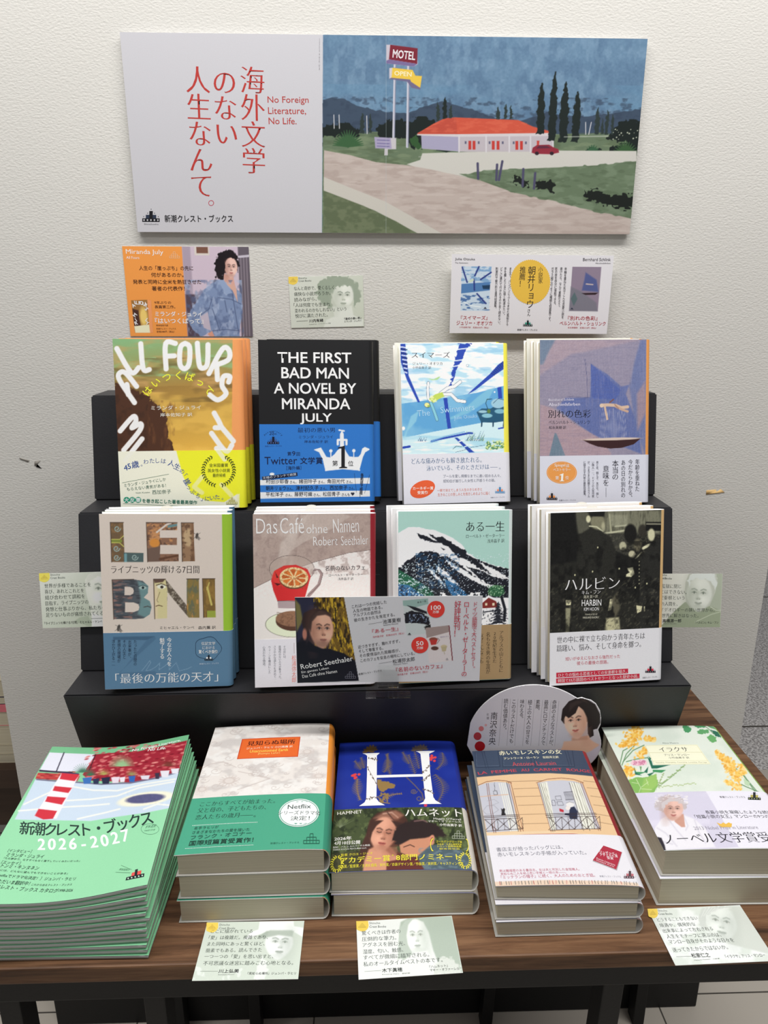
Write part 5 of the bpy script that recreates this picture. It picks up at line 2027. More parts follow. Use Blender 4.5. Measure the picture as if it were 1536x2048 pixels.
def j11(sh, r):
    r.C[:] = (62, 76, 98)
    dk = (36, 50, 72)
    lt = (92, 108, 130)
    for x0, x1, b, c in ((60, 250, 200, 160), (290, 520, 210, 200), (560, 880, 220, 220)):
        r.line([(x0 + 6, 70), (x0 + 14, b - 8), (x1 + 30, b), (x1 + 6, 60)], 5, dk, 4)
        r.line([(x0 + 12, 66), (x0 + 22, b - 18), (x1 + 20, b - 10)], 3, lt, 3)
    for x in (120, 140, 540, 556, 820, 842):
        r.line([(x, 60), (x + 44, 210)], 4, dk, 3)
    for i in range(22):
        r.line([(60 + i * 2, 60 + i * 10), (1010, 70 + i * 10)], 2, (54, 68, 90), 3, .5)
    cr = (236, 200, 156)
    r.poly([(76, 276), (400, 268), (700, 272), (1080, 302), (1300, 815), (180, 780)], cr, 5)
    r.poly([(180, 742), (700, 752), (1290, 812), (1300, 870), (180, 800)], (240, 214, 176), 5, .8)
    rd = (168, 40, 54)
    r.poly([(182, 778), (500, 772), (900, 782), (1310, 820), (1360, 870), (900, 826), (500, 804), (186, 808)], rd, 4)
    r.poly([(990, 70), (1040, 90), (1560, 1240), (1480, 1240), (1380, 1000), (1300, 830), (1170, 530)], (150, 44, 50), 4)
    # stone courses
    ln = (116, 84, 58)
    for a, b in (((345, 328), (640, 334)), ((400, 392), (625, 394)), ((415, 458), (645, 462)), ((440, 532), (660, 534)), ((455, 608), (680, 612)), ((480, 684), (700, 690)), ((985, 342), (1110, 352)), ((1015, 400), (1140, 410)), ((1045, 470), (1170, 484)), ((1070, 545), (1200, 560)), ((1090, 622), (1225, 640)), ((1110, 690), (1255, 712))):
        r.line([a, b], 3, ln, 3, .85)
    gy = (202, 204, 214)
    br = (120, 60, 44)
    # left window
    r.poly([(95, 350), (170, 328), (250, 324), (330, 334), (370, 350), (450, 740), (190, 740)], gy, 5)
    for k, x in enumerate((272, 290, 306, 322)):
        r.poly([(x, 336), (x + 8, 336), (x + 120, 742), (x + 110, 742)], (240, 240, 226), 4, .9)
    for x in (170, 184, 340, 356, 372):
        r.line([(x, 334), (x + 76 + (x - 170) * .2, 745)], 4, br if x < 200 or x > 350 else (60, 56, 50), 3)
    r.line([(92, 348), (170, 318), (260, 312), (340, 322), (382, 342)], 4, br, 3)
    r.line([(120, 440), (355, 436)], 6, (220, 180, 150), 4)
    r.line([(236, 330), (244, 400), (228, 402), (236, 432), (266, 432), (260, 400), (244, 400)], 3, (60, 60, 66), 3)
    r.line([(150, 560), (180, 520), (240, 520), (280, 560), (230, 590), (180, 590), (150, 560)], 3, (140, 140, 150), 3, .8)
    r.line([(180, 480), (240, 470), (280, 500), (210, 520)], 3, (150, 150, 160), 3, .7)
    # right window
    r.poly([(600, 350), (680, 338), (800, 334), (900, 344), (975, 366), (1130, 745), (715, 745)], gy, 5)
    r.poly([(615, 356), (680, 344), (760, 740), (716, 742)], (240, 240, 226), 4, .95)
    r.poly([(870, 350), (955, 366), (1090, 742), (990, 742)], (240, 240, 226), 4, .95)
    for x0, x1 in ((598, 722), (612, 736), (628, 750), (905, 1040), (960, 1112), (975, 1130), (866, 990)):
        r.line([(x0, 356), (x1, 760)], 4, br if x0 < 610 or x0 > 955 else (90, 84, 70), 3)
    for x0, x1 in ((645, 745), (660, 756), (885, 1010), (925, 1060), (940, 1076)):
        r.line([(x0, 352), (x1, 742)], 3, (110, 104, 84), 3, .8)
    r.line([(590, 350), (680, 322), (800, 316), (900, 328), (985, 358)], 4, br, 3)
    for P_ in ([(750, 468), (795, 466), (805, 500), (760, 500)], [(722, 500), (745, 500), (756, 545), (728, 545)], [(764, 515), (810, 514), (822, 545), (772, 545)]):
        r.line(P_, 3.5, (96, 96, 106), 3, closed=True)
    for i in range(7):
        r.line([(822 + i * 10, 434), (842 + i * 10, 505)], 3.5, (90, 90, 100), 3, .9)
    r.line([(822, 436), (895, 432)], 4, (90, 90, 100), 3)
    r.line([(838, 500), (905, 498)], 4, (90, 90, 100), 3)
    # cat, reader, red notebook
    r.poly([(300, 548), (312, 556), (322, 546), (334, 556), (330, 580), (342, 606), (304, 608), (306, 575)], (34, 32, 36), 4)
    r.poly([(872, 566), (910, 558), (938, 600), (936, 664), (872, 660), (868, 634), (830, 626), (832, 614), (868, 614)], (34, 44, 72), 5)
    r.ell(875, 540, 34, 22, (236, 234, 232), 5)
    r.ell(858, 568, 20, 18, (238, 230, 224), 5)
    r.line([(842, 528), (870, 518), (905, 528)], 3, (110, 110, 120), 3)
    r.poly([(784, 570), (822, 584), (822, 604), (790, 596)], (190, 40, 56), 4)
    # railings
    bk = (52, 36, 36)
    for (x0, x1, y0, y1) in ((140, 448, 604, 720), (670, 1090, 612, 740)):
        for dy in (0, 12, 28):
            r.line([(x0 + dy * .3, y0 + dy), (x1 + dy * .3, y0 + dy + 4)], 4, bk, 3)
        r.line([(x0 + 40, y1 + 8), (x1 + 36, y1 + 6)], 4, bk, 3)
        n = 3 if x1 < 500 else 4
        for i in range(n):
            a = x0 + 30 + (x1 - x0) * i / n
            b = a + (x1 - x0) / n
            r.line([(a, y0 + 30), (b, y1 + 4)], 4, bk, 3)
            r.line([(b, y0 + 30), (a, y1 + 4)], 4, bk, 3)
            r.line([((a + b) / 2, y0 + 30), ((a + b) / 2 + 14, y1 + 4)], 3.5, bk, 3)
            r.line([(b, y0 + 30), (b + 10, y1 + 4)], 4, bk, 3)
    w_ = (240, 234, 200)
    sh.t('赤いモレスキンの女', 272, 102, 804, 110, 38, w_, (.02, .006))
    sh.t('アントワーヌ・ローラン　吉田洋之訳', 314, 142, 778, 146, 20, w_, BOLD)
    sh.t('Antoine Laurain', 388, 200, 756, 204, 34, (206, 80, 84), (.0, -.006))
    c = (198, 70, 84)
    for s, a, b, y0, y1 in (('LA', 100, 176, 256, 252), ('FEMME', 212, 424, 252, 250), ('AU', 462, 532, 250, 250), ('CARNET', 568, 808, 252, 254), ('ROUGE', 846, 1046, 258, 272)):
        sh.t(s, a, y0, b, y1, 24, c, BOLD)


def band11(sh, r):
    r.C[:] = (236, 234, 240)
    r.poly([(680, 1148), (1500, 1190), (1500, 1230), (260, 1190), (260, 1140)], (236, 206, 176), 10, .8)
    rng = random.Random(2)
    for i in range(44):
        x = 300 + i * 26 + rng.uniform(-8, 8)
        y = 1140 + (x - 300) * .035
        r.line([(x, y), (x + 6, y + 26)], 4, rng.choice([(170, 50, 60), (70, 60, 60), (80, 90, 90)]), 3)
    g = (110, 110, 124)
    sh.t('書店主が拾ったバッグには、', 276, 902, 822, 906, 34, g)
    sh.t('赤いモレスキンの手帳が入っていた。', 286, 944, 1016, 958, 36, g)
    c = (188, 60, 96)
    sh.t('男は離婚歴のある書店主。女は夫と死別した金箔職人。', 304, 1068, 960, 1084, 22, c)
    sh.t('見知らぬ二人を結ぶ赤い手帳と一冊の本――。', 314, 1092, 850, 1104, 20, c)
    sh.t('『ミッテランの帽子』に続く、大人のためのおとぎ話。', 318, 1122, 1086, 1138, 28, c)
    sh.shape([(1152, 886), (1306, 940), (1262, 1090), (1062, 1012)], (176, 172, 176))
    sh.shape([(1152, 886), (1304, 938), (1256, 1080), (1064, 1004)], (178, 44, 66))
    w_ = (240, 226, 230)
    sh.t('ジュゼッペ・', 1120, 950, 1262, 966, 24, w_, BOLD)
    sh.t('アチェルビ賞', 1126, 972, 1272, 984, 24, w_, BOLD)
    sh.t('受賞', 1184, 998, 1236, 1002, 22, w_, BOLD)
    sh.t('Premio Letterario', 1092, 994, 1246, 1052, 14, w_)
    sh.t('Giuseppe Acerbi', 1090, 1010, 1236, 1066, 14, w_)
    sh.crest(1368, 1152, 100, (90, 70, 76), (190, 110, 120), (200, 190, 200))
    sh.t('新潮クレスト・ブックス', 1124, 1142, 1296, 1148, 16, (160, 160, 172))


# --- table, pale green cover with yellow flowers
Q12 = [(14, 82), (1066, 75), (1941, 1215), (585, 1215)]
O12 = (1200, 1440, 4.571)


def j12(sh, r):
    r.C[:] = (226, 234, 222)
    r.noise((212, 224, 210), 200, 120, .6, .5, .7, 3)
    yl = [(244, 190, 84), (246, 206, 104), (232, 168, 62), (248, 220, 150)]
    st = (110, 150, 108)
    rng = random.Random(6)
    for P_ in ([(200, 430), (240, 330), (330, 240)], [(180, 430), (210, 300), (270, 270)], [(210, 400), (300, 300), (400, 255)], [(240, 400), (330, 380), (430, 370)], [(1440, 690), (1340, 570), (1280, 480)], [(1460, 690), (1330, 640), (1290, 620)], [(1420, 690), (1300, 520), (1240, 470)]):
        r.line(P_, 9, st, 5)

    def bunch(pts, w_, n, seed):
        g2 = random.Random(seed)
        for _ in range(n):
            t = g2.random() * (len(pts) - 1)
            i = int(t)
            f = t - i
            x = pts[i][0] * (1 - f) + pts[i + 1][0] * f
            y = pts[i][1] * (1 - f) + pts[i + 1][1] * f
            ww = w_[i] * (1 - f) + w_[i + 1] * f
            r.ell(x + g2.gauss(0, .5) * ww, y + g2.gauss(0, .35) * ww, 13, 9, g2.choice(yl), 6, .92, g2.random() * 3)
    bunch([(320, 75), (330, 140), (300, 190), (260, 240)], [24, 60, 80, 90], 210, 1)
    bunch([(420, 190), (500, 210)], [30, 20], 46, 2)
    bunch([(180, 250), (280, 240)], [24, 40], 60, 3)
    bunch([(410, 290), (350, 350)], [30, 40], 70, 4)
    bunch([(260, 450), (260, 530)], [44, 40], 90, 5)
    bunch([(1060, 315), (1120, 370), (1180, 420), (1220, 500), (1270, 570)], [14, 34, 50, 90, 60], 250, 7)
    bunch([(1290, 440), (1310, 520)], [30, 30], 60, 8)
    bunch([(1150, 590), (1220, 630), (1280, 660)], [16, 44, 20], 90, 9)
    lf = (70, 150, 96)
    lfd = (40, 108, 84)
    r.poly([(750, 70), (790, 70), (830, 100), (830, 130), (800, 145), (770, 130), (750, 95)], lf, 5, 1, 6, 10)
    r.poly([(650, 55), (720, 50), (700, 66)], lf, 5)
    r.poly([(850, 58), (950, 62), (960, 90), (890, 96), (856, 82)], lf, 5, 1, 6, 10)
    r.poly([(884, 130), (920, 108), (990, 112), (995, 140), (930, 156), (890, 148)], (96, 164, 104), 5, 1, 6, 10)
    r.poly([(980, 180), (1010, 150), (1060, 180), (1066, 220), (1030, 234), (985, 210)], (104, 172, 104), 5, 1, 6, 10)
    r.poly([(960, 66), (1060, 80), (1080, 110), (1010, 92)], (96, 160, 110), 5)
    r.poly([(1010, 110), (1080, 130), (1112, 182), (1060, 170)], lfd, 5, 1, 5, 10)
    r.line([(930, 60), (990, 100), (1040, 150)], 6, (90, 130, 90), 4)
    r.line([(780, 60), (860, 60), (960, 66)], 6, (90, 130, 90), 4)
    for P_, c_ in (([(430, 360), (470, 400), (480, 440), (640, 440), (520, 470), (470, 470)], lfd), ([(480, 480), (600, 486), (560, 510), (480, 500)], lf), ([(310, 450), (330, 500), (380, 530), (320, 520)], lfd), ([(440, 450), (400, 500), (430, 510)], lfd), ([(320, 495), (420, 500), (360, 520)], lf), ([(440, 355), (470, 380), (455, 390)], lfd), ([(500, 500), (450, 540), (430, 520)], lfd)):
        r.poly(P_, c_, 5)
    r.ell(352, 415, 66, 24, (226, 168, 190), 10)
    r.scatter(60, (290, 392, 420, 432), (240, 200, 212), 7, 3)
    r.scatter(40, (300, 396, 410, 430), (206, 130, 160), 5, 5)
    r.poly([(360, 445), (380, 450), (372, 500)], (120, 160, 110), 5)
    r.poly([(255, 570), (330, 545), (420, 550), (510, 515), (530, 620), (500, 680), (430, 700), (330, 706), (290, 650)], (134, 184, 96), 5, 1, 8, 12)
    r.poly([(400, 560), (510, 520), (525, 620), (440, 690), (370, 690)], (170, 206, 110), 20, .6)
    for P_ in ([(330, 560), (370, 640), (350, 700)], [(370, 640), (440, 590)], [(372, 650), (470, 660)], [(345, 600), (290, 590)], [(420, 560), (440, 620)]):
        r.line(P_, 4, (220, 234, 190), 3, .9)
    for i in range(24):
        t = i / 23
        r.ell(540 + 230 * t, 620 - 170 * t + rng.uniform(-12, 12), 8, 6, (150, 176, 120), 4)
        r.ell(540 + 330 * t, 640 - 28 * t + rng.uniform(-8, 8), 7, 5, (176, 196, 140), 4)
        if i < 12:
            r.ell(530 + 50 * t * 2, 620 - 110 * t * 2 + rng.uniform(-8, 8), 7, 6, (160, 180, 130), 4)
    r.line([(530, 640), (640, 560), (760, 450)], 5, (130, 166, 110), 4)
    r.poly([(1310, 560), (1370, 600), (1360, 640), (1320, 620)], (190, 216, 180), 5)
    sh.shape([(408, 256), (886, 254), (1010, 436), (492, 438)], (246, 246, 218))
    gl = (206, 200, 150)
    for a, b, c_, d in ((445, 326, 932, 326), (478, 402, 986, 402)):
        sh.rule(a, b, c_, d, 2.5, gl)
    for a, b in (((414, 260), (882, 258)), ((882, 258), (1000, 432)), ((1000, 432), (496, 434)), ((496, 434), (414, 260))):
        sh.rule(a[0], a[1], b[0], b[1], 2, gl)
    k = (56, 56, 60)
    sh.t('Alice Munro', 570, 245, 718, 245, 13, (130, 140, 130))
    sh.t('イラクサ', 548, 318, 812, 318, 42, k, MIN)
    sh.t('アリス・マンロー', 590, 358, 822, 358, 18, k)
    sh.t('小竹由美子 訳', 630, 384, 818, 384, 18, k)
    sh.t('Hateship, Friendship, Courtship, Loveship, Marriage', 512, 426, 980, 426, 14, (150, 140, 90))


def band12(sh, r):
    r.C[:] = (236, 234, 244)
    r.poly([(310, 690), (960, 684), (1262, 1200), (560, 1240)], (214, 210, 228), 6)
    r.noise((226, 222, 238), 240, 60, .6, .5, .7, 3, 320, 690, 1000, 1200)
    # elderly woman with short white hair, white shirt
    r.poly([(500, 1010), (560, 930), (640, 890), (760, 900), (860, 940), (960, 1030), (1050, 1200), (560, 1216), (500, 1080)], (236, 234, 240), 14)
    for P_ in ([(520, 1010), (600, 1060), (700, 1180)], [(860, 950), (900, 1060), (960, 1160)], [(620, 930), (700, 1040), (780, 1130)], [(760, 910), (800, 1000), (780, 1040)], [(560, 1130), (660, 1160)]):
        r.line(P_, 8, (204, 200, 214), 14, .8)
    r.poly([(500, 1085), (560, 1100), (590, 1170), (600, 1216), (560, 1210)], (40, 34, 46), 8)
    r.poly([(670, 900), (760, 890), (775, 1010), (740, 1010), (680, 960)], (206, 156, 138), 8)
    r.poly([(505, 790), (540, 740), (640, 715), (740, 745), (790, 800), (780, 860), (740, 850), (560, 870), (520, 840)], (196, 186, 188), 12, 1, 18, 16)
    r.noise((236, 232, 234), 24, 10, .8, .5, .64, 6, 500, 710, 800, 800)
    face(r, 668, 850, 180, 200, .05, (226, 186, 172), (176, 128, 112), (90, 64, 60), (184, 100, 96), turn=.1, lit=1, smile=.6, brow=.5)
    r.poly([(560, 790), (620, 745), (720, 750), (770, 800), (740, 800), (690, 775), (620, 780), (590, 830), (570, 860)], (206, 198, 200), 10, 1, 10, 12)
    k = (44, 42, 52)
    sh.crest(1408, 766, 118, (36, 40, 44), (180, 170, 90), (160, 170, 120))
    sh.t('新潮クレスト・ブックス', 1098, 752, 1328, 752, 20, k)
    sh.t('長篇小説を凝縮したような読後感', 968, 896, 1620, 896, 32, k)
    sh.t('「短篇小説の女王」マンローの9つの物語', 872, 936, 1640, 936, 34, k)
    sh.shape([(1100, 1020), (1060, 975), (1100, 990), (1120, 975), (1145, 990), (1170, 975), (1200, 990), (1196, 975), (1196, 1020)], (236, 190, 84))
    sh.t('2013 Nobel Prize in Literature', 862, 1040, 1446, 1036, 32, (150, 146, 160), (.0, -.016))
    sh.t('ノーベル文学賞受賞作', 606, 1162, 1840, 1158, 96, (26, 24, 34), MIN, 4)


# --- green catalogue with a barber-striped post
QM = [(410, 103), (1435, 62), (1125, 1200), (-300, 1350)]
OM = (0, 1460, 3.84)


def jm(sh, r):
    g = (136, 206, 158)
    r.C[:] = g
    r.grad((700, 0), (112, 182, 134), (700, 620), (150, 216, 170), y1=1600)
    r.poly([(390, 148), (740, 196), (690, 330), (430, 306), (312, 290)], (226, 228, 240), 5)
    r.poly([(740, 196), (1060, 190), (1420, 105), (1345, 372), (1000, 430), (690, 402), (640, 350)], (160, 40, 56), 5)
    rng = random.Random(4)
    for i in range(300):
        x = rng.uniform(670, 1410)
        y = rng.uniform(130, 400)
        r.ell(x, y, 16, 6, rng.choice([(196, 84, 92), (214, 120, 120), (130, 26, 40), (178, 60, 70), (228, 150, 140)]), 5, .85, -.15)
    r.poly([(300, 308), (480, 330), (620, 360), (600, 400), (280, 355)], (186, 60, 60), 5)
    for i in range(30):
        r.ell(rng.uniform(300, 600), rng.uniform(320, 390), 15, 6, rng.choice([(214, 120, 100), (140, 30, 40)]), 5, .8, .1)
    r.line([(500, 160), (440, 310)], 9, (50, 44, 64), 4)
    r.line([(315, 292), (430, 310), (560, 330)], 14, (54, 46, 66), 5)
    r.line([(738, 198), (690, 320)], 7, (60, 30, 40), 4)
    r.poly([(280, 360), (430, 385), (560, 400), (760, 432), (1000, 430), (1180, 395), (1370, 340), (1290, 620), (1100, 660), (700, 720), (400, 700), (120, 678)], (200, 216, 232), 5)
    r.line([(290, 362), (430, 385), (620, 412), (780, 436), (1000, 432), (1180, 396), (1360, 345)], 12, (110, 106, 132), 5, .9)
    cm = (238, 236, 214)
    for P_ in ([(560, 440), (720, 480), (900, 490), (1100, 440), (1330, 400)], [(520, 550), (700, 550), (900, 530), (1060, 470), (1320, 420)], [(190, 560), (280, 520), (400, 470)], [(480, 600), (700, 600), (840, 590)], [(600, 700), (800, 660), (920, 630)], [(150, 610), (300, 604)], [(1100, 630), (1200, 590), (1300, 600)]):
        r.line(P_, 12, (240, 240, 232), 8, .9)
    r.ell(1110, 552, 210, 50, cm, 10, 1, -.16)
    r.ell(1110, 550, 144, 33, (88, 88, 128), 8, 1, -.12)
    r.grain(7, 14, 2, 960, 500, 1260, 600)
    wh = (240, 236, 242)
    rd = (206, 46, 62)
    r.poly([(480, 325), (618, 345), (440, 690), (270, 660)], wh, 5)
    for P_ in ([(482, 322), (620, 345), (580, 398), (466, 372)], [(428, 426), (560, 450), (532, 490), (412, 462)], [(372, 505), (514, 526), (482, 580), (354, 546)], [(304, 602), (446, 628), (414, 688), (340, 690), (274, 656)]):
        r.poly(P_, rd, 6)
    r.line([(486, 320), (610, 342)], 8, (60, 50, 90), 4)
    for cx, cy, n, ln_, c_ in ((640, 330, 16, 80, (70, 120, 96)), (935, 300, 30, 96, (150, 190, 140)), (800, 360, 14, 50, (170, 160, 90)), (1010, 370, 14, 46, (150, 140, 90)), (700, 360, 14, 50, (60, 110, 80)), (1280, 300, 14, 80, (120, 60, 50))):
        for i in range(n):
            a = math.pi + i * math.pi / (n - 1)
            r.line([(cx, cy), (cx + ln_ * math.cos(a), cy + ln_ * .9 * math.sin(a))], 7, c_, 4, .95, taper=True)
    for x, y, w_, h_, c_ in ((675, 402, 36, 24, (58, 110, 180)), (742, 412, 26, 20, (40, 48, 80)), (815, 410, 34, 24, (36, 40, 66)), (888, 408, 32, 22, (226, 214, 226)), (940, 406, 22, 18, (230, 224, 232)), (1012, 402, 26, 22, (50, 100, 176)), (1110, 390, 36, 14, (220, 216, 226)), (1200, 378, 18, 22, (60, 50, 70)), (1256, 362, 34, 24, (226, 224, 232)), (1330, 340, 30, 18, (226, 226, 236))):
        r.poly([(x - w_, y - h_), (x + w_, y - h_ - 4), (x + w_ * .7, y + h_), (x - w_ * .7, y + h_)], c_, 5)
    w = (238, 244, 240)
    k = (34, 58, 52)
    sh.t('No Foreign Literature,', 1010, 196, 1372, 116, 24, w, BOLD)
    sh.t('No Life.', 1128, 190, 1262, 172, 22, w, BOLD)

    def along(s, pts, hs, col, st):
        """string set along a bent baseline, piece by piece"""
        n = len(s)
        L = [0]
        for a, b in zip(pts[:-1], pts[1:]):
            L.append(L[-1] + math.hypot(b[0] - a[0], b[1] - a[1]))
        for i, ch in enumerate(s):
            if ch == ' ':
                continue
            t = (i + .5) / n * L[-1]
            for j in range(len(pts) - 1):
                if L[j] <= t <= L[j + 1]:
                    f = (t - L[j]) / (L[j + 1] - L[j])
                    x = pts[j][0] * (1 - f) + pts[j + 1][0] * f
                    y = pts[j][1] * (1 - f) + pts[j + 1][1] * f
                    a = math.degrees(math.atan2(pts[j + 1][1] - pts[j][1], pts[j + 1][0] - pts[j][0]))
                    sh.one(ch, x, y, hs, a * .9, col, st, 3)
    along('新潮クレスト・ブックス', [(165, 750), (400, 775), (620, 790), (800, 775), (960, 740), (1165, 690)], 108, k, (.018, .012))
    along('2026-2027', [(285, 885), (450, 890), (640, 890), (800, 870), (1000, 820)], 118, (240, 246, 242), (.03, .02))
    for i in range(24):
        a, b = 2 * math.pi * i / 24, 2 * math.pi * (i + 1) / 24
        sh.rule(1145 + 66 * math.cos(a), 781 + 40 * math.sin(a), 1145 + 66 * math.cos(b), 781 + 40 * math.sin(b), 2.4, (90, 140, 110))
    sh.t('FREE', 1112, 776, 1186, 764, 18, (90, 140, 110))
    sh.t('TAKE ONE', 1100, 800, 1180, 790, 10, (90, 140, 110))
    for s, a, y0, b, y1, h in (('［インタビュー］', 62, 940, 244, 955, 26), ('ミランダ・ジュライ', 50, 975, 335, 1002, 32), ('「ただ夢中で、なすすべもなく落下していくみたいだった」', 30, 995, 616, 1034, 17), ('［エッセイ］', 12, 1030, 156, 1046, 26), ('トンミ・キンヌネン', 8, 1060, 298, 1092, 32), ('「ときには、どんなに望んでもできないことがある」', -60, 1082, 524, 1130, 17), ('［Netflixでドラマ化決定！］ジュンパ・ラヒリ', -40, 1130, 580, 1176, 28), ('ぞくぞくただいま翻訳中！', -160, 1170, 228, 1212, 34), ('これから出るクレスト・ブックス', 246, 1212, 556, 1216, 17), ('新潮クレスト・ブックス カタログ', -110, 1215, 444, 1272, 36), ('1998-2026', 452, 1264, 562, 1262, 20)):
        sh.t(s, a, y0, b, y1, h, k, SANS)
    sh.t('岸本佐知子', 912, 1098, 990, 1100, 18, (90, 140, 110))
    sh.rule(930, 1058, 1010, 1090, 2, (90, 140, 110))
    sh.rule(890, 1112, 1000, 1114, 2, (90, 140, 110))
    P_ = [(964, 1172), (1100, 1142), (1104, 1116), (972, 1148)]
    sh.shape(P_, (26, 34, 38))
    sh.shape([(1006, 1140), (1078, 1122), (1082, 1094), (1012, 1114)], (226, 84, 80))
    sh.shape([(1030, 1136), (1050, 1130), (1056, 1084), (1036, 1090)], (26, 34, 38))
    for i in range(5):
        sh.disc(984 + i * 26, 1157 - i * 6, 6, 6, (190, 220, 200), 8)


# ------------------------------------------------------------------ poster artwork
def paint_poster(sh, r):
    # measured in full-frame coordinates
    k_ = 2.2925

    def M(pts):
        return [(640 + x / k_, 50 + y / k_) for x, y in pts]
    r.C[:] = (206, 205, 210)
    r.rect(645.5, 40, 1320, 500, (104, 136, 164), 1.5)
    # painted sky
    r.clip = (r.X > 645.5).astype(float)
    r.noise((88, 118, 148), 20, 34, .6, .45, .65, 3, 640, 40, 1320, 270)
    r.noise((122, 152, 178), 14, 26, .6, .5, .68, 5, 640, 40, 1320, 270)
    r.noise((104, 144, 174), 90, 30, .5, .5, .7, 6, 640, 170, 1320, 270)
    r.grain(7, 4, 9, 646, 40, 1320, 270)
    bl = (62, 78, 98)
    r.poly(M([(0, 345), (60, 338), (100, 340), (180, 375), (300, 402), (400, 405), (480, 375), (560, 352), (640, 372), (720, 395), (800, 425), (920, 440), (1040, 400), (1150, 420), (1290, 410), (1400, 395), (1500, 378), (1500, 560), (0, 560)]), bl, 1.5, 1, 2, 8)
    r.noise((52, 66, 86), 12, 8, .6, .5, .7, 8, 646, 195, 1310, 290)
    gn = (104, 122, 96)
    r.rect(646, 268, 1320, 500, gn, 2)
    r.noise((124, 140, 110), 26, 8, .8, .45, .65, 9, 646, 265, 1310, 480)
    r.noise((88, 104, 78), 30, 8, .7, .5, .7, 10, 646, 265, 1310, 480)
    # dark hedges
    dg = (22, 32, 30)
    for P_ in ([(0, 470), (60, 455), (130, 455), (170, 470), (190, 500), (180, 515), (0, 515)], [(255, 480), (300, 445), (360, 435), (400, 450), (470, 420), (530, 435), (560, 500), (500, 560), (420, 565), (400, 525), (280, 525), (262, 510)], [(1315, 525), (1340, 480), (1370, 440), (1420, 430), (1480, 440), (1480, 530), (1320, 530)], [(1320, 590), (1340, 555), (1400, 540), (1400, 520), (1480, 520), (1480, 600)], [(1218, 580), (1240, 558), (1280, 562), (1288, 582)], [(870, 725), (900, 690), (960, 715), (955, 740), (880, 725)], [(985, 745), (1000, 715), (1050, 705), (1080, 725), (1070, 765), (1000, 750)], [(1205, 795), (1215, 760), (1280, 750), (1330, 780), (1420, 775), (1440, 840), (1380, 840), (1280, 815)]):
        r.poly(M(P_), dg, 1.5, 1, 5, 5)
    r.poly(M([(415, 530), (440, 500), (470, 570), (430, 565)]), (50, 86, 48), 1.5, 1, 3, 4)
    for cx, cy, n, c_, ln_ in ((130, 555, 18, (58, 96, 60), 70), (640, 578, 14, (56, 92, 50), 44), (580, 575, 14, (24, 40, 34), 46), (1400, 590, 16, (56, 90, 54), 60), (1250, 582, 10, (56, 96, 66), 34)):
        for i in range(n):
            a = math.pi + i * math.pi / (n - 1)
            p = M([(cx, cy), (cx + ln_ * math.cos(a), cy + ln_ * math.sin(a) * (.6 + .4 * abs(math.sin(a))))])
            r.line(p, 8, c_, 1.5, 1, taper=True)
    # forecourt and road
    wt = (206, 204, 196)
    r.poly(M([(470, 590), (900, 575), (1450, 575), (1450, 622), (1300, 640), (1080, 652), (800, 665), (630, 690), (760, 730), (560, 700), (400, 640), (460, 620)]), wt, 1.5)
    r.poly(M([(20, 578), (140, 600), (260, 632), (400, 645), (560, 672), (740, 715), (880, 765), (1100, 810), (1430, 885), (1430, 970), (560, 970), (330, 880), (20, 762)]), (192, 178, 170), 1.5)
    r.within(M([(20, 578), (140, 600), (260, 632), (400, 645), (560, 672), (740, 715), (880, 765), (1100, 810), (1430, 885), (1430, 970), (560, 970), (330, 880), (20, 762)]), lambda: (r.noise((178, 162, 154), 24, 8, .7, .45, .65, 20), r.noise((204, 192, 184), 30, 5, .6, .52, .66, 27)))
    r.poly(M([(420, 640), (600, 655), (800, 650), (660, 690), (740, 712), (560, 675)]), wt, 1.5, .9)
    r.poly(M([(20, 700), (120, 740), (300, 810), (560, 955), (450, 955), (250, 850), (20, 765)]), (204, 200, 190), 1.5)
    r.poly(M([(20, 762), (200, 830), (350, 900), (450, 958), (20, 962)]), (98, 110, 82), 1.5)
    r.within(M([(20, 762), (200, 830), (350, 900), (450, 958), (20, 962)]), lambda: r.noise((120, 130, 100), 14, 8, .7, .45, .65, 21))
    r.poly(M([(640, 690), (760, 665), (1060, 655), (1300, 640), (1450, 622), (1450, 880), (1250, 850), (1000, 790), (880, 765), (780, 720)]), (104, 122, 96), 1.5, 1, 3, 10)
    r.within(M([(640, 690), (760, 665), (1060, 655), (1300, 640), (1450, 622), (1450, 880), (1250, 850), (1000, 790), (880, 765), (780, 720)]), lambda: (r.noise((122, 140, 114), 20, 9, .7, .45, .65, 23), r.noise((86, 102, 78), 18, 6, .5, .55, .7, 24)))
    for P_ in ([(870, 725), (900, 690), (960, 715), (955, 740), (880, 725)], [(985, 745), (1000, 715), (1050, 705), (1080, 725), (1070, 765), (1000, 750)], [(1205, 795), (1215, 760), (1280, 750), (1330, 780), (1440, 775), (1440, 840), (1380, 840), (1280, 815)]):
        r.poly(M(P_), (24, 30, 26), 1.5, 1, 6, 5)
    r.line(M([(455, 606), (560, 602)]), 2, (206, 204, 196), 2, .5)
    for a, b in (((723, 635), (725, 705)), ((812, 640), (808, 710)), ((836, 625), (820, 710)), ((932, 660), (928, 738)), ((986, 678), (980, 748))):
        r.line(M([a, b]), 4.6, (78, 76, 104), 1.5)
    # motel
    r.poly(M([(465, 505), (640, 505), (1065, 500), (1065, 580), (640, 582), (468, 568)]), (192, 184, 190), 1.5)
    r.poly(M([(465, 508), (635, 512), (640, 580), (468, 568)]), (168, 164, 190), 1.5)
    r.poly(M([(448, 498), (520, 455), (570, 430), (620, 425), (910, 436), (975, 465), (1075, 492), (1072, 503), (630, 503), (446, 505)]), (206, 86, 64), 1.5)
    r.poly(M([(448, 498), (590, 430), (625, 427), (630, 500)]), (188, 76, 60), 1.5, .8)
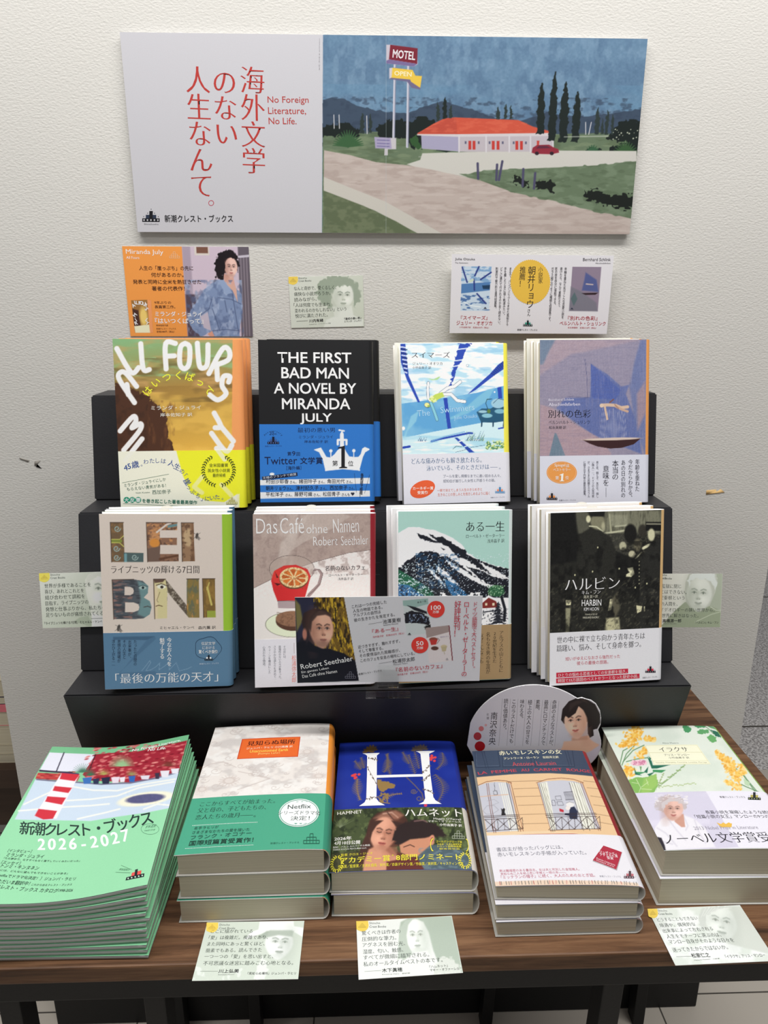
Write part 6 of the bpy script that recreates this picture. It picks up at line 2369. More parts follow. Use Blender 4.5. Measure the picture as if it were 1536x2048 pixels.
    r.within(M([(520, 455), (620, 425), (910, 436), (1060, 490), (460, 496)]), lambda: r.noise((222, 108, 82), 14, 6, .5, .5, .7, 26))
    r.poly(M([(446, 502), (630, 502), (1074, 494), (1074, 508), (630, 514), (446, 508)]), (212, 206, 208), 1.2)
    for x in (638, 762, 868, 965, 1068):
        r.line(M([(x, 508), (x, 582)]), 3, (214, 210, 214), 1.2)
    for x in (688, 707, 795, 817, 903, 924):
        r.poly(M([(x - 7, 532), (x + 6, 532), (x + 6, 572), (x - 7, 572)]), (196, 62, 54), 1.2)
    for x in (1000,):
        r.poly(M([(x - 6, 530), (x + 6, 530), (x + 4, 552), (x - 6, 552)]), (196, 70, 60), 1.2)
    for x in (668, 728, 778, 838, 888, 944):
        r.poly(M([(x - 4, 534), (x + 4, 534), (x + 4, 546), (x - 4, 546)]), (96, 96, 120), 1.2)
    # car
    r.poly(M([(970, 585), (975, 562), (995, 550), (1050, 548), (1070, 560), (1092, 568), (1096, 584), (1060, 592), (985, 590)]), (146, 44, 60), 1.5)
    r.poly(M([(990, 566), (1002, 554), (1040, 553), (1060, 564)]), (96, 40, 60), 1.2)
    for x in (994, 1062):
        r.ell(640 + x / k_, 50 + 588 / k_, 4, 3.6, (50, 30, 40), 1.2)
    # cypresses
    for x0, y0, y1, w_, x1 in ((1018, 262, 500, 18, 1010), (1080, 212, 530, 18, 1060), (1130, 260, 538, 20, 1112), (1186, 302, 536, 18, 1168), (540, 355, 440, 8, 542), (574, 332, 430, 10, 574), (601, 372, 428, 8, 600), (817, 378, 432, 8, 817), (852, 362, 432, 7, 850), (876, 370, 432, 7, 876), (1276, 372, 500, 10, 1268), (1322, 388, 500, 8, 1312), (1344, 408, 500, 7, 1340), (1295, 428, 500, 6, 1294), (196, 408, 500, 10, 192), (232, 410, 498, 7, 230)):
        P_ = []
        n = 9
        for i in range(n + 1):
            t = i / n
            P_.append((x0 + (x1 - x0) * t + w_ * math.sin(min(1, t * 1.25 + .08) * math.pi * .62) * (1 + .18 * (-1) ** i), y0 + (y1 - y0) * t))
        for i in range(n, -1, -1):
            t = i / n
            P_.append((x0 + (x1 - x0) * t - w_ * math.sin(min(1, t * 1.25 + .08) * math.pi * .62) * (1 - .18 * (-1) ** i), y0 + (y1 - y0) * t))
        r.poly(M(P_), (26, 36, 34) if w_ > 12 or 1200 > x0 > 500 and w_ > 9 else (44, 56, 54), 1.4, 1, 1.5, 4)
    for x in (64, 88, 215):
        r.line(M([(x, 416 if x < 200 else 420), (x + 2, 478 if x < 200 else 502)]), 1.6, (206, 206, 210), 1)
    for a, b in (((1218, 445), (1218, 500)), ((1244, 445), (1232, 500))):
        r.line(M([a, b]), 1.6, (206, 206, 210), 1)
    r.line(M([(1120, 512), (1320, 508)]), 2, (190, 196, 184), 1.5, .7)
    r.scatter(26, (1222, 258, 1290, 278), (190, 196, 176), 1.1, 5, f=1)
    # sign
    for x0, x1, y1 in ((344, 338, 530), (406, 401, 560)):
        r.line(M([(x0, 180), (x1, y1)]), 5, (200, 200, 212), 1.2)
        r.line(M([(x0 + 4, 180), (x1 + 4, y1)]), 1.6, (110, 116, 140), 1, .8)
    r.poly(M([(320, 520), (350, 520), (350, 572), (312, 572), (312, 600), (296, 600), (298, 560)]), (200, 196, 200), 1.2)
    r.poly(M([(250, 516), (325, 520), (330, 570), (255, 568)]), (168, 160, 190), 1.2)
    for y in (530, 545, 558):
        r.line(M([(264, y), (318, y + 2)]), 2, (110, 104, 150), 1, .8)
    r.poly(M([(304, 92), (325, 92), (445, 110), (448, 182), (430, 192), (304, 178)]), (196, 188, 198), 1.2)
    r.poly(M([(322, 92), (448, 108), (446, 180), (316, 160)]), (122, 34, 50), 1.2)
    r.poly(M([(304, 165), (320, 160), (446, 180), (430, 192), (304, 178)]), (120, 106, 150), 1.2)
    r.poly(M([(318, 200), (345, 198), (425, 210), (436, 236), (466, 236), (460, 298), (420, 290), (400, 262), (318, 250)]), (112, 104, 136), 1.2)
    r.poly(M([(330, 198), (425, 208), (438, 234), (468, 236), (460, 290), (418, 262), (414, 252), (326, 244)]), (232, 196, 74), 1.2)
    r.poly(M([(318, 200), (332, 198), (328, 244), (318, 248)]), (206, 200, 206), 1.2)
    r.line([(772, 68), (773, 470)], .9, (180, 190, 196), 1, .5)
    r.clip = None
    a = M([(332, 152), (436, 164), (340, 238), (420, 246)])
    sh.t('MOTEL', a[0][0], a[0][1], a[1][0], a[1][1], 17.5, (232, 226, 228), HEAVY)
    sh.t('OPEN', a[2][0], a[2][1] - 2, a[3][0], a[3][1] - 3, 9.5, (246, 236, 190), HEAVY)
    # left half lettering
    s3 = 3.4909

    def L(x, y):
        return 220 + x / s3, 50 + y / s3
    rd = (190, 62, 56)
    for s, x0, y0, x1, y1 in (('海外文学', 990, 300, 1010, 1052), ('のない', 793, 318, 818, 858), ('人生なんて', 606, 300, 652, 1220)):
        a = L(x0, y0)
        b = L(x1, y1)
        sh.vt(s, a[0], a[1], b[1], 50, rd, (.006, -.02), x2=b[0], res=4)
    a = L(714, 1250)
    for i in range(20):
        t0, t1 = 2 * math.pi * i / 20, 2 * math.pi * (i + 1) / 20
        sh.rule(a[0] + 5 * math.cos(t0), a[1] + 5 * math.sin(t0), a[0] + 5 * math.cos(t1), a[1] + 5 * math.sin(t1), 1.2, (196, 80, 96))
    for s, x0, x1, y, h in (('No Foreign', 1102, 1388, 564, 58), ('Literature,', 1106, 1370, 636, 54), ('No Life.', 1110, 1304, 700, 46)):
        a = L(x0, y)
        b = L(x1, y)
        sh.t(s, a[0], a[1], b[0], b[1], h / s3, rd, (.0, .0), 3)
    a = L(297, 1382)
    sh.crest(a[0], a[1], 34.5, (28, 28, 34), (50, 60, 80), (206, 206, 210))
    a = L(250, 1402)
    b = L(350, 1402)
    sh.t('Shinchosha', a[0], a[1], b[0], b[1], 2.6, (110, 110, 116))
    a = L(394, 1385)
    b = L(868, 1383)
    sh.t('新潮クレスト・ブックス', a[0], a[1], b[0], b[1], 15, (30, 30, 34), (.012, .012))
    sh.vt('Illustration by Masumi Okada'.replace(' ', ' '), 638.5, 78, 142, 3.6, (120, 120, 126))


# ------------------------------------------------------------------ cards
def paint_orange(sh, r):
    r.C[:] = (240, 148, 72)
    r.rect(395, 0, 900, 700, (196, 180, 194), 3)
    r.rect(395, 20, 445, 620, (150, 136, 152), 10, .7)
    r.rect(398, 330, 480, 620, (60, 48, 60), 10, .8)
    r.rect(735, 20, 830, 620, (96, 88, 98), 8)
    for x in (750, 768, 786):
        r.line([(x, 100), (x, 590)], 7, (140, 130, 140), 5, .8)
    r.line([(740, 98), (805, 92)], 14, (190, 184, 196), 5)
    r.rect(470, 40, 560, 90, (206, 198, 190), 4)
    r.rect(482, 40, 552, 78, (116, 80, 66), 4)
    # dark curly hair, denim jacket
    r.poly([(600, 110), (620, 70), (680, 56), (725, 75), (740, 130), (730, 190), (700, 160), (640, 200), (640, 240), (600, 235), (584, 170)], (28, 22, 26), 6, 1, 12, 14)
    r.poly([(636, 200), (700, 220), (712, 300), (700, 330), (650, 280)], (206, 160, 146), 5)
    face(r, 688, 165, 80, 124, .05, (222, 184, 172), (150, 104, 92), (40, 28, 30), (176, 92, 88), turn=.15, lit=1, brow=1.2)
    r.poly([(596, 120), (630, 78), (700, 70), (735, 110), (720, 120), (680, 96), (655, 120), (650, 190), (630, 230), (600, 200)], (26, 20, 24), 5, 1, 8, 10)
    r.ell(588, 250, 14, 12, (40, 30, 40), 4)
    r.poly([(420, 440), (470, 360), (530, 290), (600, 240), (650, 262), (700, 320), (716, 290), (745, 330), (750, 420), (730, 520), (720, 600), (540, 600), (530, 570), (480, 600), (430, 560), (400, 480)], (122, 140, 174), 6, 1, 5, 20)
    r.noise((84, 100, 136), 34, 40, .6, .5, .66, 5, 400, 240, 750, 600)
    r.noise((166, 180, 206), 26, 40, .6, .52, .68, 7, 400, 240, 750, 600)
    r.poly([(652, 262), (690, 300), (720, 380), (716, 300), (706, 270)], (206, 164, 148), 5)
    r.poly([(600, 240), (640, 240), (690, 320), (650, 330)], (140, 158, 190), 4)
    for P_ in ([(470, 470), (540, 420), (560, 360)], [(600, 350), (680, 360), (740, 390)], [(640, 370), (650, 440)], [(555, 560), (640, 550), (720, 560)], [(690, 330), (715, 560)], [(560, 420), (600, 560)]):
        r.line(P_, 5, (70, 84, 118), 5, .8)
    r.poly([(520, 580), (550, 560), (565, 598), (540, 600)], (206, 150, 130), 5)
    r.poly([(480, 470), (530, 440), (545, 560), (500, 540)], (190, 178, 190), 6, .9)
    # small picture of the book
    r.poly([(60, 368), (160, 364), (184, 368), (180, 572), (68, 572)], (150, 108, 56), 3)
    r.poly([(160, 364), (184, 368), (180, 572), (160, 572)], (232, 150, 96), 3)
    r.poly([(64, 420), (100, 430), (110, 560), (68, 560)], (70, 42, 34), 6)
    r.ell(130, 470, 24, 60, (226, 196, 110), 16)
    r.poly([(66, 530), (160, 520), (162, 572), (70, 572)], (226, 224, 190), 4)
    w_ = (244, 238, 232)
    for s, x, y, a in (('A', 72, 400, -30), ('L', 86, 380, -10), ('L', 96, 382, 0), ('F', 112, 384, 0), ('O', 124, 384, 5), ('U', 138, 388, 8), ('R', 150, 398, 30), ('S', 152, 422, 60), ('M', 76, 460, -50), ('I', 80, 490, -30), ('R', 80, 510, -20), ('Y', 150, 510, 30), ('L', 150, 490, 40)):
        sh.one(s, x, y, 30, a, w_, HEAVY)
    sh.t('Miranda July', 54, 92, 280, 95, 36, w_)
    sh.t('All Fours', 54, 114, 132, 115, 16, w_)
    sh.mark(346, 108, 60, (246, 190, 150))
    k = (60, 34, 28)
    for s, a, b, y in (('人生の「崖っぷち」の先に', 126, 456, 183), ('何があるのか。', 196, 394, 224), ('発表と同時に全米を熱狂させた', 82, 500, 267), ('著者の代表作！', 194, 396, 308)):
        sh.t(s, a, y, b, y, 28, k, (.006, .006))
    sh.t('9年ぶりの', 203, 390, 306, 390, 18, k)
    sh.t('長篇第二作。', 203, 418, 330, 418, 20, k)
    sh.t('ミランダ・ジュライ', 202, 468, 494, 470, 32, w_, BOLD)
    sh.t('『はいつくばって』', 198, 514, 500, 516, 36, w_, BOLD)
    sh.t('岸本佐知子訳', 203, 531, 278, 531, 12, k)
    sh.t('新潮クレスト・ブックス', 203, 552, 324, 552, 12, k)
    sh.t('定価3080円（税込）', 203, 571, 314, 571, 13, k)


GREY = (206, 214, 202)


def card_head(sh, x, y, k, sx=1.0):
    """yellow quarter disc with castle mark and two-line caption; (x,y) top left corner, k disc radius"""
    pts = [(x, y), (x + k * 1.25, y)]
    for i in range(11):
        a = math.radians(i * 11)
        pts.append((x + k * .62 + k * .66 * math.cos(a), y + k * .45 + k * .66 * math.sin(a)))
    pts.append((x + k * .1, y + k * .95))
    pts.append((x, y + k * .85))
    sh.shape(pts, (236, 206, 92))
    sh.mark(x + k * .62, y + k * .72, k * .75, (170, 140, 60))
    sh.t('Shincho', x + k * 1.35, y + k * .36, x + k * 2.5, y + k * .36, k * .24, (110, 116, 110))
    sh.t('Crest Books', x + k * 1.35, y + k * .74, x + k * 3.1, y + k * .74, k * .24, (90, 96, 92))


def lines(sh, L, k=(62, 70, 64), st=MIN):
    for s, x0, y0, x1, y1, h in L:
        sh.t(s, x0, y0, x1, y1, h, k, st)


def mono(v):
    g = np.array((186, 196, 180)) * (1 - v) + np.array((238, 240, 236)) * v
    return tuple(g)


def paint_g1(sh, r):
    r.C[:] = (216, 220, 208)
    r.grad((1040, 220), (212, 216, 206), (1490, 520), (200, 206, 190))
    r.poly([(1200, 330), (1220, 260), (1280, 220), (1400, 225), (1465, 280), (1480, 360), (1440, 420), (1420, 330), (1290, 330), (1300, 430), (1240, 390)], (154, 166, 148), 8, 1, 12, 16)
    r.poly([(1300, 410), (1420, 410), (1430, 470), (1490, 500), (1490, 540), (1240, 540), (1260, 490), (1310, 470)], (222, 226, 216), 8)
    face(r, 1368, 350, 130, 170, .08, (222, 226, 216), (178, 186, 170), (110, 122, 108), (160, 168, 152), turn=.15, lit=1)
    r.poly([(1280, 330), (1300, 250), (1400, 240), (1450, 300), (1400, 285), (1320, 290)], (154, 166, 148), 8, 1, 10, 12)
    card_head(sh, 1038, 218, 44)
    lines(sh, [('なんと奇妙で、愛くるしく、', 1070, 302, 1326, 304, 24), ('痛快な小説だろうか。', 1070, 336, 1290, 338, 24), ('読みながら、', 1070, 370, 1204, 370, 24), ('「人は何度でも生まれ', 1066, 402, 1286, 406, 24), ('変われるのかもしれない」という', 1072, 436, 1386, 440, 24), ('悦びに満たされた。', 1074, 468, 1270, 470, 24)])
    sh.rule(1080, 488, 1148, 488, 1.6, (60, 66, 60))
    sh.t('川内有緒', 1156, 500, 1242, 500, 20, INK, BOLD)
    sh.t('Kawauchi Ario　ノンフィクション作家', 1156, 514, 1286, 514, 7, (90, 96, 90))
    sh.t('『最初の悪い男』', 1372, 496, 1478, 496, 14, INK, BOLD)
    sh.t('ミランダ・ジュライ', 1372, 512, 1480, 512, 13, INK)


def paint_white(sh, r):
    r.C[:] = (220, 218, 222)
    # two small book pictures
    r.poly([(182, 142), (428, 142), (412, 514), (172, 514)], (196, 212, 226), 3)
    r.noise((120, 160, 200), 46, 16, .9, .5, .6, 3, 176, 142, 428, 300)
    r.poly([(178, 290), (420, 270), (416, 340), (176, 370)], (80, 124, 176), 4)
    r.noise((50, 90, 150), 40, 14, .8, .55, .65, 5, 172, 380, 420, 512)
    for P_ in ([(184, 150), (226, 275)], [(324, 144), (290, 220)], [(426, 190), (340, 250)], [(310, 370), (385, 450)], [(284, 250), (288, 340)]):
        r.line(P_, 13, (44, 60, 130), 5)
    r.poly([(352, 300), (420, 295), (416, 330), (360, 330)], (30, 60, 90), 4)
    r.line([(200, 440), (260, 470), (340, 480)], 8, (230, 238, 244), 5)
    r.ell(260, 262, 26, 10, (200, 214, 190), 5, 1, -.4)
    r.poly([(1100, 134), (1338, 134), (1312, 500), (1078, 500)], (140, 126, 144), 3)
    r.poly([(1210, 180), (1300, 240), (1316, 340), (1180, 330), (1200, 240)], (82, 92, 142), 12)
    r.poly([(1078, 500), (1090, 300), (1180, 340), (1300, 430), (1310, 500)], (120, 118, 130), 14)
    r.poly([(1120, 345), (1145, 400), (1115, 460), (1090, 400)], (86, 106, 110), 6)
    r.poly([(1176, 352), (1316, 346), (1290, 364), (1210, 366)], (44, 28, 34), 4)
    r.line([(1216, 276), (1270, 280)], 9, (206, 186, 176), 5)
    sh.crest(380, 496, 26, (20, 30, 60))
    sh.crest(1100, 490, 26, (20, 30, 60))
    sh.disc(754, 265, 168, 188, (228, 186, 74), 120, 0, .035)
    k = (34, 32, 36)
    sh.vt('小説家', 838, 140, 278, 38, k, (.004, .004))
    sh.vt('朝井リョウ', 768, 136, 485, 66, k, (.006, .006), x2=752)
    sh.vt('さん', 744, 490, 552, 30, k)
    sh.vt('推薦！', 692, 138, 310, 52, k, (.006, .006), x2=682)
    kk = (64, 62, 68)
    for s, x, x2, y1 in (('まるで、パンパンにふくらませた風船から', 588, 566, 634), ('手を離したときに描く軌道みたい。', 546, 536, 560), ('どこに連れて行かれるのか全く読めない、', 512, 498, 640), ('刺激的で魅力的な連作短篇集。', 474, 464, 506)):
        sh.vt(s, x, 145, y1, 21, kk, (.006, .006), x2=x2)
    for s, x, x2, y1 in (('年輪を重ねた先でこんな恋愛小説を', 1046, 1024, 568), ('書けたら、なんて素敵だろう。', 1010, 992, 486), ('匠の技を存分に堪能できる、', 968, 958, 470), ('ガラス細工のように繊細な短篇集です。', 938, 916, 606)):
        sh.vt(s, x, 140, y1, 21, kk, (.006, .006), x2=x2)
    sh.t('Julie Otsuka', 122, 96, 290, 96, 26, kk)
    sh.t('The Swimmers', 122, 118, 232, 118, 11, kk)
    sh.t('Bernhard Schlink', 1186, 86, 1412, 84, 26, kk)
    sh.t('Abschiedsfarben', 1288, 108, 1412, 107, 11, kk)
    rd = (176, 50, 66)
    sh.t('『スイマーズ』', 176, 590, 400, 588, 36, rd, (.006, .006))
    sh.t('ジュリー・オオツカ', 140, 634, 438, 632, 36, rd, (.006, .006))
    sh.t('小竹由美子訳　定価2035円（税込）', 164, 660, 412, 659, 15, rd)
    sh.t('『別れの色彩』', 1066, 578, 1310, 576, 36, rd, (.006, .006))
    sh.t('ベルンハルト・シュリンク', 1000, 620, 1376, 618, 34, rd, (.006, .006))
    sh.t('松永美穂訳　定価2310円（税込）', 1068, 646, 1300, 645, 15, rd)
    sh.crest(737, 634, 78, (26, 40, 44), (60, 150, 130), (190, 200, 200))
    sh.t('新潮クレスト・ブックス', 650, 672, 816, 672, 16, kk, BOLD)


def paint_left(sh, r):
    r.C[:] = (200, 204, 194)
    r.grad((230, 140), (206, 208, 200), (900, 920), (184, 192, 174))
    r.poly([(900, 930), (700, 850), (780, 800), (900, 780), (960, 930)], (166, 176, 156), 20)
    r.poly([(880, 260), (940, 180), (1060, 150), (1400, 150), (1400, 900), (960, 940), (930, 640), (890, 480), (880, 380)], (214, 216, 206), 14)
    face(r, 1130, 430, 420, 640, .04, (218, 220, 210), (176, 182, 168), (110, 118, 108), (150, 156, 144), turn=.1, lit=-1, brow=.8)
    r.poly([(890, 300), (930, 180), (1080, 130), (1300, 140), (1350, 250), (1100, 220), (960, 260), (920, 380)], (206, 208, 198), 16, 1, 16, 24)
    r.poly([(960, 740), (1100, 800), (1360, 760), (1400, 960), (940, 960)], (222, 224, 218), 14)
    card_head(sh, 224, 138, 120)
    lines(sh, [('世界が多様であることを', 296, 356, 962, 362, 62), ('喜び、あれとこれとを', 296, 438, 858, 444, 62), ('結び合わせて調和を', 298, 524, 868, 528, 62), ('目指す。ライプニッツの', 300, 608, 912, 610, 62), ('発想と仕事ぶりから、私たちの世界に', 298, 692, 1340, 702, 62), ('足りないものが痛感されてくる。', 300, 774, 1146, 782, 62)])
    sh.rule(940, 822, 1120, 826, 4, (80, 86, 80))
    sh.t('山本貴光', 1142, 846, 1340, 850, 50, INK, BOLD)
    sh.t('『ライプニッツの輝ける7日間』ミヒャエル・ケンペ', 272, 882, 1096, 890, 40, INK)


def paint_right(sh, r):
    r.C[:] = (204, 206, 196)
    r.poly([(760, 180), (1400, 170), (1400, 860), (1150, 780), (1260, 500), (1290, 250)], (160, 168, 150), 12)
    r.poly([(60, 1180), (250, 1160), (420, 960), (540, 840), (700, 700), (1180, 760), (1400, 840), (1400, 1160)], (142, 152, 128), 12)
    r.poly([(700, 350), (760, 200), (980, 170), (1260, 180), (1300, 330), (1240, 560), (1160, 760), (1030, 820), (800, 800), (720, 700), (690, 540)], (176, 180, 168), 14)
    face(r, 960, 560, 480, 620, .03, (200, 204, 194), (150, 158, 142), (100, 110, 98), (150, 156, 144), turn=-.1, lit=1, smile=.6, brow=.6)
    r.poly([(740, 330), (790, 190), (1000, 160), (1240, 180), (1295, 330), (1250, 470), (1200, 360), (1080, 290), (900, 280), (800, 330), (760, 420)], (200, 206, 200), 16, 1, 24, 40)
    r.line([(900, 1060), (1200, 910), (1390, 850)], 14, (176, 184, 162), 8)
    r.line([(1180, 770), (1290, 830), (1390, 830)], 12, (190, 196, 180), 8)
    r.line([(1390, 180), (1390, 1140)], 16, (206, 210, 200), 8, .8)
    sh.t('Shincho', 60, 268, 268, 262, 28, (110, 116, 110))
    sh.t('Crest Books', 60, 318, 356, 310, 32, (96, 100, 96))
    lines(sh, [('人間は監獄に閉じ', 40, 476, 622, 460, 72), ('込めることはできない。', -80, 574, 724, 560, 72), ('それは安重根という', -20, 678, 688, 664, 72), ('一人の人間を、', 100, 788, 560, 776, 72), ('アイデオロギーの狭い世界から、', 160, 892, 1262, 866, 72), ('の世界に解きはなった。', 200, 998, 960, 976, 72)])
    sh.t('高橋源一郎', 282, 1090, 636, 1076, 66, INK, BOLD)
    sh.t('Takahashi Genichiro', 296, 1116, 544, 1108, 16, (80, 86, 80))
    sh.t('『ハルビン』キム・フン', 904, 1090, 1344, 1076, 46, INK)
    card_head(sh, -20, 200, 150)


def paint_c1(sh, r):
    r.C[:] = (206, 216, 204)
    r.poly([(700, 350), (780, 260), (860, 230), (870, 130), (1270, 130), (1280, 190), (1390, 210), (1385, 320), (1260, 250), (1000, 250), (850, 300), (700, 360)], (238, 242, 240), 12)
    r.poly([(860, 320), (960, 250), (1280, 250), (1250, 330), (960, 350)], (168, 180, 168), 20)
    face(r, 1110, 400, 330, 400, .05, (236, 240, 238), (180, 190, 180), (140, 152, 142), (150, 160, 150), turn=.25, lit=-1)
    r.poly([(930, 300), (1000, 240), (1260, 240), (1270, 320), (1100, 300), (960, 330)], (172, 184, 172), 24, .9)
    r.poly([(920, 540), (900, 640), (860, 720), (840, 840), (960, 840), (1000, 720), (960, 600)], (228, 234, 228), 14, 1, 14, 24)
    r.noise((240, 244, 242), 60, 60, .5, .6, .7, 5, 110, 690, 760, 850)
    card_head(sh, 232, 146, 112)
    lines(sh, [('ここに描かれている', 288, 278, 790, 274, 46), ('「愛」は複雑だ。複雑であり、', 266, 358, 978, 350, 50), ('また同時にあっと驚くほど、', 254, 436, 942, 428, 48), ('簡素でもある。読んできた', 242, 518, 912, 504, 50), ('一つ一つの「愛」を思い出すと、', 230, 590, 1054, 584, 50), ('不可思議な迷宮に踏みこむ心地となる。', 222, 674, 1290, 660, 52)], (66, 76, 70))
    sh.rule(198, 746, 410, 744, 3, (120, 130, 120))
    sh.t('川上弘美', 414, 768, 656, 762, 48, INK, BOLD)
    sh.t('Kawakami Hiromi', 414, 792, 606, 788, 10, (100, 106, 100))
    sh.t('『見知らぬ場所』ジュンパ・ラヒリ', 760, 784, 1328, 776, 32, INK)


def paint_c2(sh, r):
    r.C[:] = (232, 236, 232)
    r.poly([(680, 240), (700, 160), (800, 110), (1000, 100), (1160, 96), (1340, 96), (1420, 800), (1200, 760), (1120, 640), (1080, 520), (1040, 300), (980, 160), (860, 140), (780, 200), (760, 420), (820, 560), (640, 620)], (176, 190, 176), 20)
    r.poly([(1180, 600), (1300, 620), (1390, 720), (1410, 800), (1060, 810), (1100, 700)], (216, 222, 214), 20, 1, 20, 20)
    face(r, 885, 345, 270, 440, -.03, (238, 242, 238), (186, 198, 186), (150, 160, 150), (160, 170, 160), turn=.05, lit=-1)
    r.poly([(860, 540), (1010, 520), (1060, 640), (1100, 700), (880, 720), (820, 640)], (232, 236, 232), 20)
    r.poly([(690, 230), (760, 140), (850, 120), (790, 200), (762, 330), (770, 450), (820, 560), (700, 640), (650, 520)], (190, 202, 190), 18)
    card_head(sh, 150, 138, 118)
    lines(sh, [('驚くべきは作者の', 212, 318, 692, 300, 54), ('圧倒的な筆力。', 212, 392, 634, 380, 54), ('アグネスを囲む光、', 216, 464, 740, 452, 54), ('湿度、匂い、触感、', 218, 546, 712, 530, 54), ('すべてが微細に描写される。', 220, 618, 1026, 596, 56), ('私のオールタイムベストの本です。', 218, 700, 1186, 664, 58)], (84, 92, 88))
    sh.rule(228, 758, 430, 750, 3, (140, 150, 140))
    sh.t('木下眞穂', 440, 776, 688, 768, 50, (44, 50, 48), BOLD)
    sh.t('Kinoshita Maho　翻訳家', 440, 806, 780, 796, 14, (120, 126, 120))
    sh.t('『ハムネット』', 1018, 736, 1244, 724, 34, (60, 66, 62))
    sh.t('マギー・オファーレル', 1024, 776, 1384, 764, 34, (60, 66, 62))


def paint_c3(sh, r):
    r.C[:] = (216, 224, 216)
    r.noise((236, 240, 238), 300, 200, .9, .45, .6, 3)
    r.poly([(1090, 260), (1160, 130), (1400, 80), (2300, 80), (2300, 900), (1500, 700), (1280, 560), (1100, 420)], (206, 212, 204), 30)
    face(r, 1460, 360, 560, 640, .2, (222, 228, 222), (186, 194, 186), (140, 150, 142), (168, 176, 168), turn=.1, lit=-1, brow=.6)
    r.poly([(1060, 400), (1100, 220), (1200, 110), (1420, 80), (1700, 80), (1500, 150), (1300, 200), (1200, 300), (1140, 460)], (206, 212, 206), 20, 1, 26, 40)
    for i in range(9):
        r.line([(1130 + i * 50, 260 - i * 16), (1250 + i * 60, 110)], 10, (230, 234, 230), 10, .7)
    card_head(sh, 140, 104, 150)
    lines(sh, [('どうすることもできない', 304, 330, 1064, 308, 62), ('境遇や、偶発的な', 338, 428, 1000, 410, 66), ('出来事によって左右される', 378, 520, 1300, 488, 66), ('人生をモチーフに選ぶのは、', 430, 612, 1416, 590, 68), ('マンロー自身がそのような日々を', 456, 700, 1620, 676, 70), ('送ってきたからではないか。', 500, 830, 1478, 786, 72)], (70, 78, 72))
    sh.rule(532, 898, 806, 890, 4, (120, 126, 120))
    sh.t('松家仁之', 816, 916, 1136, 904, 70, (44, 48, 46), BOLD)
    sh.t('Matsuie Masashi　小説家', 840, 960, 1290, 934, 18, (120, 126, 120))
    sh.t('『イラクサ』アリス・マンロー', 1396, 924, 2080, 900, 52, (60, 66, 62))


